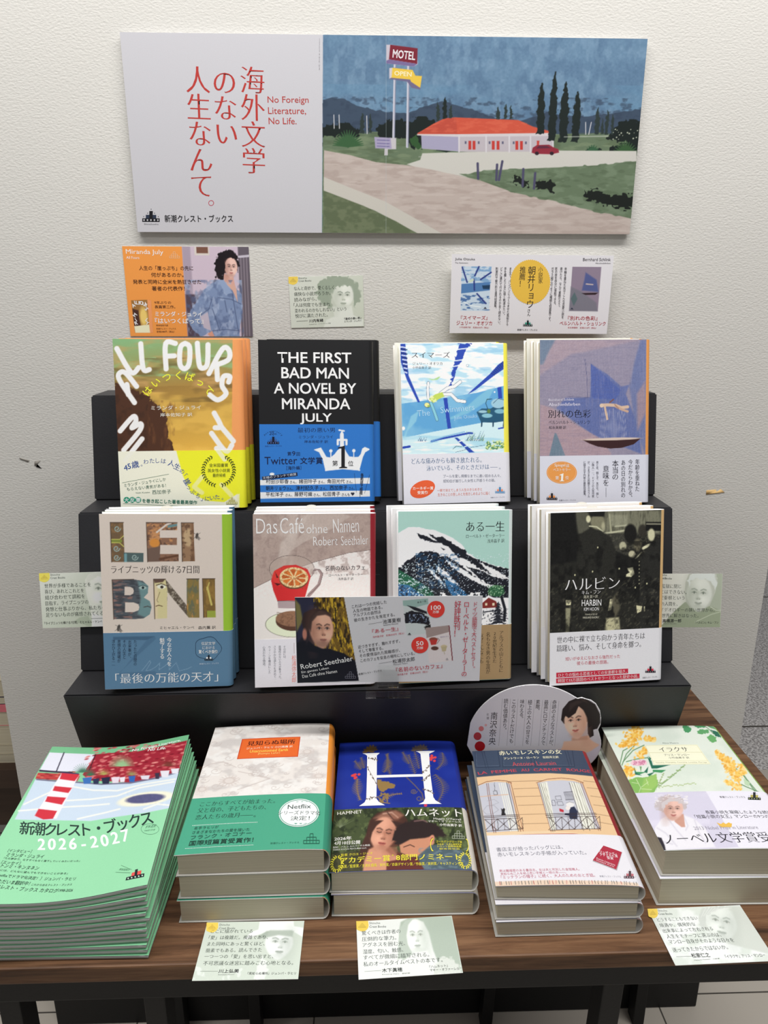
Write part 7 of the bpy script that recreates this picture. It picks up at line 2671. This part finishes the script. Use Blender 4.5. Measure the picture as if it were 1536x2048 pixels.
def paint_pop(sh, r):
    r.C[:] = (196, 196, 200)
    # portrait photograph on the left part
    r.poly([(50, 60), (440, 56), (552, 722), (55, 740)], (24, 22, 34), 3)
    ph = [(50, 60), (440, 56), (552, 722), (55, 740)]
    r.clip = np.zeros(len(r.X))
    tmp = r.C.copy()
    r.clip = None
    r.C[:] = 0
    r.poly(ph, (1, 1, 1), 3)
    cl = r.C[:, 0].copy()
    r.C[:] = tmp
    r.clip = cl
    r.poly([(50, 55), (240, 55), (250, 200), (60, 420)], (40, 40, 62), 16)
    r.poly([(50, 70), (90, 120), (110, 240), (60, 330)], (150, 138, 70), 14, .7)
    r.poly([(200, 56), (450, 56), (530, 560), (340, 520), (330, 260), (240, 150)], (112, 86, 32), 16)
    r.noise((186, 152, 44), 14, 40, 1, .5, .62, 3, 200, 56, 530, 520, sk=-.2)
    r.noise((40, 30, 20), 12, 40, .9, .55, .65, 5, 200, 56, 530, 520)
    r.poly([(60, 420), (120, 400), (200, 450), (330, 470), (430, 500), (520, 560), (560, 740), (40, 750)], (14, 14, 28), 10)
    r.poly([(100, 250), (120, 180), (200, 145), (300, 160), (345, 230), (330, 260), (290, 210), (180, 220), (150, 330), (120, 340)], (48, 34, 34), 10)
    face(r, 258, 318, 190, 300, .02, (216, 166, 142), (130, 84, 70), (44, 30, 30), (150, 84, 78), turn=.4, lit=1, brow=1.0)
    r.poly([(150, 290), (165, 215), (210, 172), (280, 160), (335, 186), (340, 214), (290, 196), (225, 204), (184, 250), (172, 330)], (60, 44, 42), 12, .9)
    r.ell(262, 425, 70, 34, (120, 92, 84), 34, .45)
    r.ell(122, 350, 18, 44, (176, 116, 100), 10)
    r.poly([(150, 400), (200, 440), (300, 480), (330, 470), (330, 520), (120, 480)], (14, 14, 28), 12)
    r.clip = None
    w_ = (232, 230, 232)
    sh.t('Robert Seethaler', 88, 630, 508, 562, 42, w_, (.006, .006))
    sh.t('Ein ganzes Leben', 92, 668, 312, 632, 24, w_)
    sh.t('Das Café ohne Namen', 98, 700, 378, 656, 26, w_)
    sh.mark(484, 702, 84, (110, 110, 124))
    k = (44, 42, 46)
    for s, x0, y0, x1, y1 in (('これは一つの完結した', 504, 146, 782, 106), ('人生の物語である。', 512, 180, 748, 148), ('アルプスの自然は', 516, 214, 734, 184), ('彼の生きかたを肯定する。', 520, 252, 846, 206), ('近づきすぎず、離れすぎず、', 550, 466, 886, 416), ('そして尊重する。', 556, 500, 752, 472), ('その愛情溢れた距離感が、', 562, 536, 886, 490), ('このカフェを安息の場所にしている。', 568, 574, 1006, 514)):
        sh.t(s, x0, y0, x1, y1, 28, k)
    sh.rule(634, 270, 744, 252, 1.8, k)
    sh.t('池澤夏樹', 750, 268, 894, 250, 34, k, (.006, .006))
    sh.t('Ikezawa Natsuki', 754, 282, 872, 268, 10, k)
    sh.rule(714, 584, 824, 566, 1.8, k)
    sh.t('松浦弥太郎', 828, 584, 1006, 562, 34, k, (.006, .006))
    sh.t('Matsuura Yataro', 832, 598, 948, 584, 10, k)
    rd = (178, 42, 62)
    sh.t('『ある一生』', 664, 344, 874, 322, 34, rd, (.006, .006))
    sh.t('浅井晶子訳　定価2035円（税込）', 668, 380, 920, 348, 16, rd)
    sh.t('『名前のないカフェ』', 854, 654, 1230, 620, 38, rd, (.006, .006))
    sh.t('浅井晶子訳　定価2255円（税込）', 862, 682, 1112, 656, 16, rd)
    sh.t('新潮クレスト・ブックス', 552, 678, 738, 648, 18, k, (.006, .006))
    # small book pictures
    r.poly([(908, 84), (1110, 66), (1134, 340), (940, 362)], (186, 194, 194), 3)
    r.poly([(908, 84), (1110, 66), (1114, 110), (1000, 140), (912, 124)], (140, 168, 162), 3)
    r.poly([(920, 190), (980, 160), (1060, 180), (1118, 220), (1126, 280), (1040, 260), (930, 260)], (26, 26, 34), 4, 1, 6, 10)
    r.poly([(940, 120), (1010, 135), (1100, 170), (1104, 190), (1000, 160)], (26, 26, 34), 4)
    r.noise((150, 170, 200), 8, 12, .8, .6, .66, 7, 960, 190, 1126, 260)
    r.poly([(1080, 290), (1130, 270), (1134, 300), (1090, 310)], (30, 30, 30), 4, 1, 6, 6)
    r.poly([(1090, 300), (1282, 278), (1312, 560), (1120, 582)], (206, 198, 198), 3)
    r.poly([(1090, 300), (1282, 278), (1286, 330), (1100, 380)], (150, 134, 130), 3)
    r.poly([(1276, 279), (1284, 278), (1314, 560), (1306, 561)], (110, 40, 50), 2)
    r.ell(1155, 392, 34, 18, (130, 70, 56), 4)
    r.poly([(1124, 396), (1188, 392), (1176, 432), (1136, 436)], (176, 50, 46), 4)
    r.line([(1188, 380), (1204, 396), (1184, 424)], 6, (150, 120, 120), 4)
    r.ell(1166, 462, 30, 16, (84, 52, 44), 4)
    r.ell(1240, 448, 26, 14, (190, 176, 140), 4)
    r.poly([(1216, 450), (1264, 446), (1256, 484), (1226, 488)], (176, 164, 130), 4)
    r.line([(1240, 486), (1246, 508)], 6, (170, 160, 140), 4)
    sh.disc(1174, 152, 70, 66, (206, 56, 48), 40)
    sh.disc(1046, 436, 69, 65, (206, 56, 48), 40)
    sh.t('100', 1134, 158, 1214, 154, 36, w_, BOLD)
    sh.t('万部', 1148, 184, 1198, 182, 22, w_, BOLD)
    sh.t('50', 1016, 442, 1076, 438, 36, w_, BOLD)
    sh.t('万部', 1020, 470, 1072, 468, 22, w_, BOLD)
    sh.t('ある一生', 1026, 104, 1098, 92, 14, k)
    sh.t('名前のないカフェ', 1210, 376, 1278, 368, 8, (90, 60, 120))
    sh.crest(962, 354, 26, (30, 30, 36))
    sh.crest(1266, 552, 22, (150, 146, 150))
    sh.vt('ドイツ語圏で大ベストセラー。', 1489, 92, 646, 42, rd, x2=1474)
    sh.vt('ローベルト・ゼーターラーの', 1420, 90, 690, 48, rd, (.006, .006), x2=1404)
    sh.vt('好評既刊！', 1350, 86, 372, 54, rd, (.006, .006), x2=1340)


def paint_round(sh, r):
    r.C[:] = (198, 196, 204)
    k = (40, 38, 44)
    for s, x, x2, y0, y1 in (('奇跡のようなラストが、', 966, 924, 200, 690), ('最高にロマンチックで', 882, 846, 198, 660), ('素敵。', 796, 790, 195, 330), ('極上の大人の甘さを', 716, 684, 195, 650), ('味わえる。', 636, 622, 192, 410), ('このラストだけでも', 552, 520, 188, 640), ('読む価値あり。', 470, 452, 184, 530)):
        sh.vt(s, x, y0, y1, 46, k, (.006, .006), x2=x2)
    for x0, x1, y0 in ((1010, 966, 206), (930, 882, 200), (842, 802, 196), (762, 720, 192), (676, 638, 190), (592, 556, 186), (514, 476, 184), (432, 394, 180)):
        sh.rule(x0, y0, x1, 664, 2.2, (120, 116, 126))
    sh.vt('南沢奈央', 350, 318, 660, 74, k, x2=324)
    sh.vt('女優', 282, 326, 400, 26, (110, 106, 116))
    sh.disc(262, 452, 12, 12, (206, 150, 150), 16)
    sh.disc(215, 489, 26, 26, (196, 110, 112), 24)
    sh.disc(177, 566, 40, 40, (166, 50, 58), 30)
    sh.disc(201, 668, 53, 50, (160, 16, 24), 36)
    # woman with a dark bob
    skn = (222, 182, 158)
    r.poly([(980, 710), (1060, 680), (1140, 640), (1140, 580), (1320, 560), (1330, 620), (1420, 650), (1440, 800), (1000, 800)], skn, 8)
    r.poly([(1140, 590), (1300, 560), (1310, 620), (1200, 680), (1140, 640)], (186, 140, 118), 24, .6)
    r.poly([(960, 720), (1040, 690), (1010, 720), (1200, 760), (1440, 640), (1460, 820), (960, 820)], (196, 190, 206), 8)
    r.poly([(1060, 620), (1330, 600), (1420, 660), (1330, 720), (1230, 760), (1100, 730), (1040, 690)], skn, 14)
    r.poly([(1030, 400), (1045, 290), (1110, 210), (1200, 172), (1290, 185), (1380, 240), (1430, 340), (1432, 430), (1400, 490), (1360, 500), (1365, 560), (1325, 582), (1304, 540), (1300, 420), (1060, 440)], (34, 27, 30), 5)
    face(r, 1180, 420, 235, 350, -.09, (230, 192, 170), (190, 138, 114), (50, 34, 34), (200, 96, 90), turn=-.22, lit=-1, smile=.5)
    r.poly([(1050, 410), (1050, 300), (1120, 220), (1220, 190), (1320, 240), (1350, 340), (1345, 460), (1310, 480), (1300, 380), (1260, 300), (1210, 260), (1180, 330), (1110, 380), (1075, 360)], (34, 27, 30), 8)
    r.poly([(1120, 235), (1200, 200), (1260, 215), (1180, 250), (1110, 320)], (70, 56, 54), 18, .5)

# ------------------------------------------------------------------ standing books
ROWS = {
    'b1': (1, 15.2, [-204.86, -119.6, 0.096, 0.1756, 137.56, -0.0134, 189.5]),
    'b2': (1, 18.0, [-52.96, -119.6, 0.0746, 0.2476, 128.31, -0.0171, 188.3]),
    'b3': (1, 14.6, [109.54, -105.1, 0.0688, 0.2549, 125.48, 0.0, 186.0]),
    'b4': (1, 13.0, [270.5, -108.1, 0.0349, 0.2185, 129.45, 0.0007, 189.5]),
    'b5': (0, 12.8, [-212.61, -212.1, 0.1072, 0.1333, 132.13, -0.0431, 190.3]),
    'b6': (0, 13.5, [-54.7, -212.4, 0.0813, 0.1894, 128.75, -0.0258, 188.3]),
    'b7': (0, 11.4, [99.01, -206.8, 0.093, 0.2069, 125.59, -0.0222, 188.8]),
    'b8': (0, 13.8, [264.76, -213.8, 0.0865, 0.1896, 127.93, -0.0051, 189.8]),
}
ZT = {0: 868.6, 1: 1044.3}
SPEC = {
    # key: org, quad, white, cover painter, band painter, band v range, spine colour, band spine, edge colour, label, copies [(dx, droll)], group
    'b1': (O1, Q1, 212, j1, band1, (0.3, (700, 1200)), (226, 150, 92), (226, 228, 50), 'green and gold landscape book with hand-painted white letters, front copy on top step',
           [(2.0, 0.003), (4.5, 0.005)], ['orange-spined copy directly behind the front landscape book', 'rearmost orange-spined copy of the landscape book with hand-painted letters']),
    'b2': (O2, Q2, 232, j2, band2, ((700, 1892), (700, 1043)), (24, 24, 26), (46, 118, 200), 'black book with bold white capitals and a blue paper band, on the top step',
           [(8.0, 0.004)], ['second black book with a blue band, half hidden behind the white-lettered one']),
    'b3': (O3, Q3, 216, j3, band3, (0.3, (700, 1358)), (238, 222, 84), (214, 214, 222), 'pale blue swimming pool book with yellow edge and a white band, on the top step',
           [(-5.5, 0.002)], ['copy behind the blue swimming pool book, showing at its left edge']),
    'b4': (O4, Q4, 220, j4, band4, (0.3, (700, 1318)), (226, 154, 84), (208, 210, 222), 'blue-violet painted book with a floating figure above a dark boat, top step at right',
           [(-3.5, 0.0), (-8.5, 0.002)], ['first cream-edged copy behind the blue-violet boat book', 'rearmost cream-edged copy behind the blue-violet boat book']),
    'b5': (O5, Q5, 199, j5, band5, ((700, 1862), (700, 1322)), (140, 178, 52), (82, 116, 144), 'warm grey book with picture-filled cut letters and a steel blue band, middle step',
           [(0.5, 0.012), (1.5, 0.02)], ['copy directly behind the grey cut-letter book on the middle step', 'rearmost copy behind the grey cut-letter book, its blue spine showing']),
    'b6': (O6, Q6, 199, j6, band6, (0.3, (700, 1412)), (134, 32, 42), (200, 198, 204), 'book with a drawn red glass of tea and orange slice, dark red spine, middle step',
           [(0.5, 0.006), (1.0, 0.01)], ['copy directly behind the red glass book on the middle step', 'rearmost copy behind the red glass book, only its top edge showing']),
    'b7': (O7, Q7, 199, j7, band7, ((700, 1855), (700, 1278)), (196, 206, 206), (150, 128, 94), 'woodcut book of a snowy mountain with a brown band, middle step',
           [(-5.0, 0.004), (-9.0, 0.008)], ['copy directly behind the snowy mountain book on the middle step', 'rearmost cream-edged copy behind the snowy mountain book']),
    'b8': (O8, Q8, 199, j8, band8, (0.3, (700, 1288)), (196, 162, 112), (208, 208, 216), 'sepia photograph book of men in dark coats, white band, middle step at right',
           [(-6.0, 0.0), (-13.0, 0.0)], ['copy directly behind the sepia photograph book, pages showing at its left', 'rearmost cream-edged copy behind the sepia photograph book']),
}
GRP = {'b1': 'copies of the landscape book on the top step', 'b2': 'copies of the black book on the top step', 'b3': 'copies of the pool book on the top step',
       'b4': 'copies of the blue-violet book on the top step', 'b5': 'copies of the cut-letter book on the middle step', 'b6': 'copies of the red glass book on the middle step',
       'b7': 'copies of the mountain book on the middle step', 'b8': 'copies of the sepia book on the middle step'}
for key in ROWS:
    row, T, (x, y, yaw, lean, W, roll, H) = ROWS[key]
    org, q, wh, jp, bp, bv, spn, bspn, label, copies, clabels = SPEC[key]
    b = make_book(W, H, T, q, org, wh, jp, (220, 220, 218), spn, bp, bv, bspn, 0.0, 0.62, label, GRP[key], 'jacketed_book')
    stand(b, x, y, ZT[row], yaw, lean, W, roll, T)
    # the copies behind it carry the same jacket in plain ground colours (their fronts are hidden)
    plain = make_book(W, H, T, q, org, wh, None, spn if key in ('b1', 'b2') else (222, 222, 214), spn if key != 'b5' else (76, 108, 134), None, bv, bspn, 0.0, 1, clabels[0], GRP[key], 'jacketed_book', slip=key in ('b5', 'b6', 'b8'))
    first = True
    for i, (dx, dr) in enumerate(copies):
        o = plain if first else copy_tree(plain)
        first = False
        o['label'] = clabels[i]
        d = (T + 0.9) / math.cos(lean) * (i + 1)
        rr = roll + dr
        stand(o, x + dx, y + d + max(0.0, dx) * math.tan(yaw), ZT[row], yaw, lean, W, rr, T)

# ------------------------------------------------------------------ books lying on the table
LIE = {
    'b9': (O9, Q9, 244, j9, band9, (0.3, (700, 752)), (240, 152, 60), (60, 146, 118), (232, 226, 220), (-100.6, -302.5, 0.012, 130.5, 191, 24.1), 3,
           ['pale patterned book with an orange title panel and green band, top of its stack', 'second book down in the stack with the green band', 'bottom book of the stack with the green band, cream pages showing'], [(0.0, 0.5, -.006), (-0.5, -1.0, -.01)], 'stack of pale patterned books with green bands'),
    'b10': (O10, Q10, 238, j10, band10, (0.3, (700, 735)), (26, 44, 136), (206, 200, 190), (26, 46, 142), (33.3, -300.7, -0.021, 129.2, 191, 23.9), 2,
            ['deep blue book with a huge white letter H, top of its stack', 'lower book under the deep blue one with the white letter H'], [(0.8, -1.0, .008)], 'stack of deep blue books'),
    'b11': (O11, Q11, 250, j11, band11, (0.3, (700, 782)), (150, 44, 50), (232, 230, 236), (62, 76, 98), (176.6, -322.5, -0.044, 125.5, 191, 15.8), 3,
            ['book with drawn house windows under a navy strip, top of its stack on the table', 'middle book of the stack with the drawn windows', 'bottom book of the stack with the drawn windows'], [(-3.0, -3.0, .03), (-3.5, -4.0, .045)], 'stack of books with drawn windows'),
    'b12': (O12, Q12, 245, j12, band12, (0.3, (900, 687)), (150, 190, 90), (232, 230, 240), (226, 234, 222), (333.0, -297.4, -0.033, 131.4, 191, 29.7), 2,
            ['pale green book with yellow flowers and a white band, topmost at the right end', 'thick book under the pale green flowered one'], [(-3.0, -1.5, .015)], 'stack of pale green flowered books'),
}
for key in LIE:
    org, q, wh, jp, bp, bv, spn, bspn, basec, (x, y, rot, W, H, T), n, labels, offs, grp = LIE[key]
    b = make_book(W, H, T, q, org, wh, jp, basec, spn, bp, bv, bspn, 2.6, 0.6, labels[0], grp, 'jacketed_book')
    lie(b, x, y, 748.6 + (n - 1) * (T + 0.9) + .1, rot, H)
    lo = make_book(W, H, T, q, org, wh, None, basec, spn, None, bv, bspn, 0.4, 1, labels[1], grp, 'jacketed_book')
    for i in range(n - 1):
        o = lo if i == 0 else copy_tree(lo)
        o['label'] = labels[i + 1]
        dx, dy, dr = offs[i]
        lie(o, x + dx, y + dy, 748.6 + (n - 2 - i) * (T + 0.9) + .1, rot + dr, H)

# ------------------------------------------------------------------ pile of catalogues
MW, MH, MT = 145.0, 210.0, 4.0


def mag_fn(sag, rise):
    def fn(u, v, h):
        u = np.asarray(u, float)
        k = u / MW
        z = -sag * np.sin(np.clip(k, 0, 1) * math.pi) ** 1.2 + rise * k ** 1.5
        return np.stack([u - MW / 2, np.asarray(v, float), MT + z + h], 1)
    return fn


def magazine(n_sag, n_rise, art, label):
    root = tag(empty('booklet'), label, 'booklet', 'pile of green catalogue booklets')
    fn = mag_fn(n_sag, n_rise)
    sh = Sheet(QM, MW, MH, 236, fn, org=OM, warp=(lambda u, v: 17.0 * (n_sag / 6.5) * np.sin(np.clip(u / MW, 0, 1) * math.pi) ** 1.2) if art else None)
    sh.curved = True
    if art:
        r = sh.ras((136, 206, 158), 0.62)
        jm(sh, r)
        r.done()
    else:
        strip(sh, np.linspace(0, MW, 17), 0, MH, (136, 206, 158))
    us = np.linspace(0, MW, 17)
    n = len(us)
    V = np.concatenate([fn(us, np.full(n, v), h) for v in (0.0, MH) for h in (0.0, -0.14)])
    F = []
    for i in range(n - 1):
        F += [[n + i, 3 * n + i, 3 * n + i + 1, n + i + 1], [i, n + i, n + i + 1, i + 1], [2 * n + i, 2 * n + i + 1, 3 * n + i + 1, 3 * n + i]]
    F += [[0, 2 * n, 3 * n, n], [n - 1, 2 * n - 1, 4 * n - 1, 3 * n - 1]]
    sh.build('front_cover', root, PRINT, [(V, F, (150, 178, 160))])
    us = np.linspace(0.5, MW - 0.7, 17)
    V = np.concatenate([fn(us, np.full(n, v), h) for v in (0.6, MH - 0.6) for h in (-0.16, -MT + 0.1)]) * MM
    F = []
    for i in range(n - 1):
        F += [[i, i + 1, 2 * n + i + 1, 2 * n + i], [n + i, 3 * n + i, 3 * n + i + 1, n + i + 1], [i, n + i, n + i + 1, i + 1], [2 * n + i, 2 * n + i + 1, 3 * n + i + 1, 3 * n + i]]
    F += [[0, 2 * n, 3 * n, n], [n - 1, 2 * n - 1, 4 * n - 1, 3 * n - 1]]
    link_mesh('inner_pages', V, F, PAGES_MAG, root)
    return root


NM = 14
rng = random.Random(12)
ordw = ['second', 'third', 'fourth', 'fifth', 'sixth', 'seventh', 'eighth', 'ninth', 'tenth', 'eleventh', 'twelfth', 'thirteenth', 'fourteenth', 'fifteenth', 'sixteenth', 'seventeenth', 'eighteenth', 'nineteenth', 'twentieth', 'twenty-first', 'lowest']
for i in range(NM):
    t = i / (NM - 1)                       # 0 top, 1 bottom
    sag = 6.5 * (1 - t) ** 1.1 + 0.0
    rise = 5.0 * (1 - t) ** 1.2
    lab = 'green catalogue booklet showing a red and white striped post, topmost of its pile' if i == 0 else ('%s green booklet counted from the top of the catalogue pile' % ordw[i - 1] if i < NM - 1 else 'lowest green booklet of the catalogue pile, lying on the table')
    o = magazine(sag, rise, i == 0, lab)
    zt_ = 748.4 + (NM - 1 - i) * 4.78
    x_ = -258.2 + (0 if i == 0 else rng.uniform(-1.2, 1.2) + 4.0 * t)
    y_ = -329.3 + (0 if i == 0 else rng.uniform(-.35, .35) + 1.0 * t - 6.0 * min(1, t * 3) * 0)
    rt_ = 0.07 - 0.075 * t ** 0.9 + (0 if i == 0 else rng.uniform(-.008, .008))
    lie(o, x_, y_, zt_, rt_, MH)

# ------------------------------------------------------------------ panel poster and cards
o = card('poster_board', [(237, 67), (1297, 76), (1257, 466), (279, 466)], (0, 0, 1), 620.9, 217.0, 240, paint_poster,
         'wide white board with red lettering and a painted roadside motel, mounted high on the wall', 'poster', step=0.62, t=5.0, edge=(226, 226, 228), m=PRINT_MATT)
hang(o, 31.7, 1466.4, WY * 1000 - 6.6, -0.002)
o = card('printed_card', [(34, 38), (802, 38), (806, 596), (38, 594)], (240, 480, 3.072), 159.0, 110.5, 214, paint_orange,
         'orange and photo card of a woman in a denim jacket, on the wall at left', 'card', step=0.62, t=0.5)
hang(o, -222.6, 1286.7, WY * 1000 - 0.9, -0.004)
o = card('printed_card', [(1038, 218), (1496, 224), (1496, 543), (1048, 526)], (240, 480, 3.072), 95.6, 63.7, 222, paint_g1,
         'small pale green wall card with a curly haired woman, between two larger cards', 'card', step=0.62, t=0.4)
hang(o, -45.5, 1274.7, WY * 1000 - 0.8, 0.02)
o = card('printed_card', [(96, 40), (1440, 38), (1388, 686), (82, 704)], (880, 500, 4.151), 208.0, 97.4, 224, paint_white,
         'white wall card with a yellow badge between two small book pictures', 'card', step=0.62, t=1.0)
hang(o, 218.8, 1283.4, WY * 1000 - 10.0, -0.007)
tag(box('foam_spacer', 0.175, 0.262, WY - 0.0088, WY - 0.0002, 1.255, 1.300, mat('white_foam', (225, 225, 222), .8)), 'small white foam pad holding the sun-badge card off the wall', 'spacer')

LW, LH = 95.6, 63.0
o = card('printed_card', [(224, 142), (1640, 160), (1640, 950), (246, 930)], (50, 1130, 7.68), 110.0, 62.8, 206, paint_left,
         'pale green card with an elderly face, tucked behind the grey cut-letter book at left', 'card', step=0.62, t=0.4)
hang(o, -311.0, 951.0, -149.3, 0.02, -0.2)
o = card('printed_card', [(-330, 240), (1384, 175), (1382, 1140), (-380, 1200)], (1300, 1130, 9.6), 110.0, 63.4, 206, paint_right,
         'pale green card with a smiling face, tucked behind the sepia photograph book at right', 'card', step=0.62, t=0.4)
hang(o, 361.7, 940.5, -149.0, -0.012, -0.2)

# sign held in a clear clip in front of two books
o = card('shelf_sign', [(50, 60), (1548, 46), (1530, 724), (55, 740)], (580, 1180, 4.042), 191.5, 95.5, 206, paint_pop,
         'long white sign card with a dark-clad man and two red badges, before middle-step books', 'sign', step=0.55, t=0.8)
hang(o, 25.0, 938.8, -236.0, -0.004, -0.035)
glass = bpy.data.materials.new('clear_acrylic')
glass.use_nodes = True
g_ = glass.node_tree.nodes['Principled BSDF']
g_.inputs['Transmission Weight'].default_value = 1.0
g_.inputs['Roughness'].default_value = 0.0
g_.inputs['IOR'].default_value = 1.12
g_.inputs['Base Color'].default_value = (0.96, 0.97, 0.96, 1)
bm = bmesh.new()
box_bm(bm, -0.024, 0.024, -0.0006, 0.0006, 0.0, 0.045, 0.0003)
box_bm(bm, -0.024, 0.024, 0.0004, 0.012, 0.0, 0.0012, 0.0003)
box_bm(bm, -0.011, 0.011, -0.0062, -0.0052, 0.017, 0.042, 0.0003)
box_bm(bm, -0.011, 0.011, -0.0062, 0.0, 0.0158, 0.017, 0.0003)
o = bm_obj('sign_clip', bm, glass)
o.location = (0.0245, -0.2328, 0.8688)
tag(o, 'clear acrylic clip on the middle step gripping the foot of the long sign card', 'clip')

# round standing card behind the window book
OR = (920, 1360, 5.12)
RWD, RHT = 157.0, 128.0


def round_sign():
    quad = [(59, 40), (1527, 17), (1424, 1040), (21, 1068)]
    out = []
    for i in range(40):
        a = math.radians(200 + (318 - 200) * i / 39)
        out.append((752 + 690 * math.cos(a), 640 + 600 * math.sin(a)))
    hair = [(1200, 180), (1245, 170), (1290, 186), (1340, 198), (1390, 235), (1428, 300), (1440, 380), (1434, 450), (1410, 500)]
    rest = []
    for i in range(24):
        a = math.radians(-12 + (160) * i / 23)
        rest.append((752 + 690 * math.cos(a), 640 + 390 * math.sin(a)))
    left = [(70, 660)]
    out = [p for p in out if p[0] < 1185] + hair + rest + left
    sh = Sheet(quad, RWD, RHT, 210, card_fn(RWD, RHT), org=OR)
    r = sh.ras((198, 196, 204), 0.62)
    paint_round(sh, r)
    # trim the raster to the outline
    P_ = np.array(out)
    ins = np.zeros(len(r.X), bool)
    n = len(P_)
    for i in range(n):
        ax, ay = P_[i]
        bx, by = P_[(i + 1) % n]
        if by != ay:
            ins ^= ((ay > r.Y) != (by > r.Y)) & (r.X < (bx - ax) * (r.Y - ay) / (by - ay) + ax)
    nu, nv = r.nu, r.nv
    i0 = np.arange((nu + 1) * nv).reshape(nv, nu + 1)[:, :-1].ravel()
    qd = np.stack([i0, i0 + 1, i0 + nu + 2, i0 + nu + 1], 1)
    qd = qd[ins[qd].all(1)]
    sh.add(r.U, r.V, 0.05, qd, sh.albedo(r.C))
    base = np.array([sh.c2uv(*p) for p in out])
    V = np.concatenate([sh.fn(base[:, 0], base[:, 1], 0.0), sh.fn(base[:, 0], base[:, 1], -0.9)])
    F = [list(range(n)), list(range(2 * n - 1, n - 1, -1))] + [[i, n + i, n + (i + 1) % n, (i + 1) % n] for i in range(n)]
    return tag(sh.build('shelf_sign', None, PRINT, [(V, F, (222, 222, 226))]), 'rounded white sign card with a dark-bobbed woman and red dots, standing behind the window book', 'sign')


o = round_sign()
hang(o, 187.5, 813.0, -221.6, 0.0, 0.0)

# three cards laid at the front edge of the table
for (quad, org, paint, x, y, rot, w_, h_, wh, lab) in (
    ([(240, 142), (1397, 124), (1358, 828), (106, 862)], (370, 1810, 5.908), paint_c1, -98.7, -428.3, -0.012, 85.5, 56.4, 228, 'pale green card with a hat-wearing face, at the table edge below the green-banded stack'),
    ([(150, 142), (1342, 92), (1422, 798), (154, 852)], (690, 1810, 6.144), paint_c2, 34.0, -429.1, 0.042, 85.2, 56.3, 232, 'pale card with a long-haired face, at the table edge below the deep blue stack'),
    ([(140, 105), (1900, 64), (2230, 960), (492, 1028)], (1340, 1800, 7.837), paint_c3, 296.0, -424.8, 0.02, 85.5, 57.0, 232, 'pale card at the table edge below the stack of flowered books'),
):
    o = card('printed_card', quad, org, w_, h_, wh, paint, lab, 'card', step=0.5, t=0.4)
    o.matrix_world = Matrix.Translation((x * MM, y * MM, 0.74900)) @ Matrix.Rotation(rot, 4, 'Z')

# ------------------------------------------------------------------ neighbouring display, glimpsed past the left edge of the panel
M_DWOOD = mat('dark_brown_wood', (62, 46, 36), 0.5, 0.3, var=0.25, vscale=12, stretch=(1, 12, 12))
side = tag(empty('side_table', (-0.75, 0.3, FLOOR)), 'dark brown table partly hidden behind the left edge of the panel', 'table')
for nm, a in (('tabletop', (-0.95, -0.552, 0.13, 0.50, 0.49, 0.526)), ('apron', (-0.93, -0.575, 0.15, 0.48, 0.40, 0.4895))):
    q_ = box(nm, *a, M_DWOOD, side, 0.001)
    q_.matrix_parent_inverse = Matrix.Translation((0.75, -0.3, -FLOOR))
for xx in (-0.93, -0.62):
    for yy in (0.15, 0.44):
        q_ = box('leg', xx, xx + 0.04, yy, yy + 0.04, FLOOR + 0.0006, 0.3998, M_DWOOD, side)
        q_.matrix_parent_inverse = Matrix.Translation((0.75, -0.3, -FLOOR))
zb = 0.5263
M_PINK = mat('pink_cover', (226, 120, 130), .5, var=.3, vscale=60)
M_NAVY = mat('navy_cover', (44, 46, 78), .5)
M_CREAMC = mat('cream_cover', (206, 196, 170), .6)
for i, (th, mc, lb) in enumerate(((0.018, M_CREAMC, 'lowest cream paperback of the stack past the left panel edge'), (0.017, M_CREAMC, 'second cream paperback from the foot of the stack past the left panel edge'), (0.036, M_CREAMC, 'thick cream paperback in the middle of the stack past the left panel edge'), (0.040, M_PINK, 'thick pink-covered paperback near the top of the stack past the left panel edge'), (0.014, M_NAVY, 'navy paperback on top of the pink one past the left panel edge'), (0.03, M_CREAMC, 'topmost paperback of the stack past the left panel edge'))):
    rb = tag(empty('paperback', (-0.64, 0.22, zb)), lb, 'book', 'paperbacks stacked past the left panel edge')
    o1 = box('page_block', -0.0745, 0.0745, -0.07, 0.07, 0.0006, th - 0.0016, PAGES, rb)
    bm = bmesh.new()
    box_bm(bm, -0.075, 0.075, -0.0705, 0.0705, th - 0.0015, th - 0.0002, 0.0002)
    box_bm(bm, -0.075, 0.075, -0.0705, 0.0705, 0.0, 0.0005)
    if mc is M_PINK:
        box_bm(bm, -0.0752, 0.075, -0.0712, -0.0706, th - 0.014, th - 0.0002)
    bm_obj('cover', bm, mc, rb)
    zb += th + 0.0003
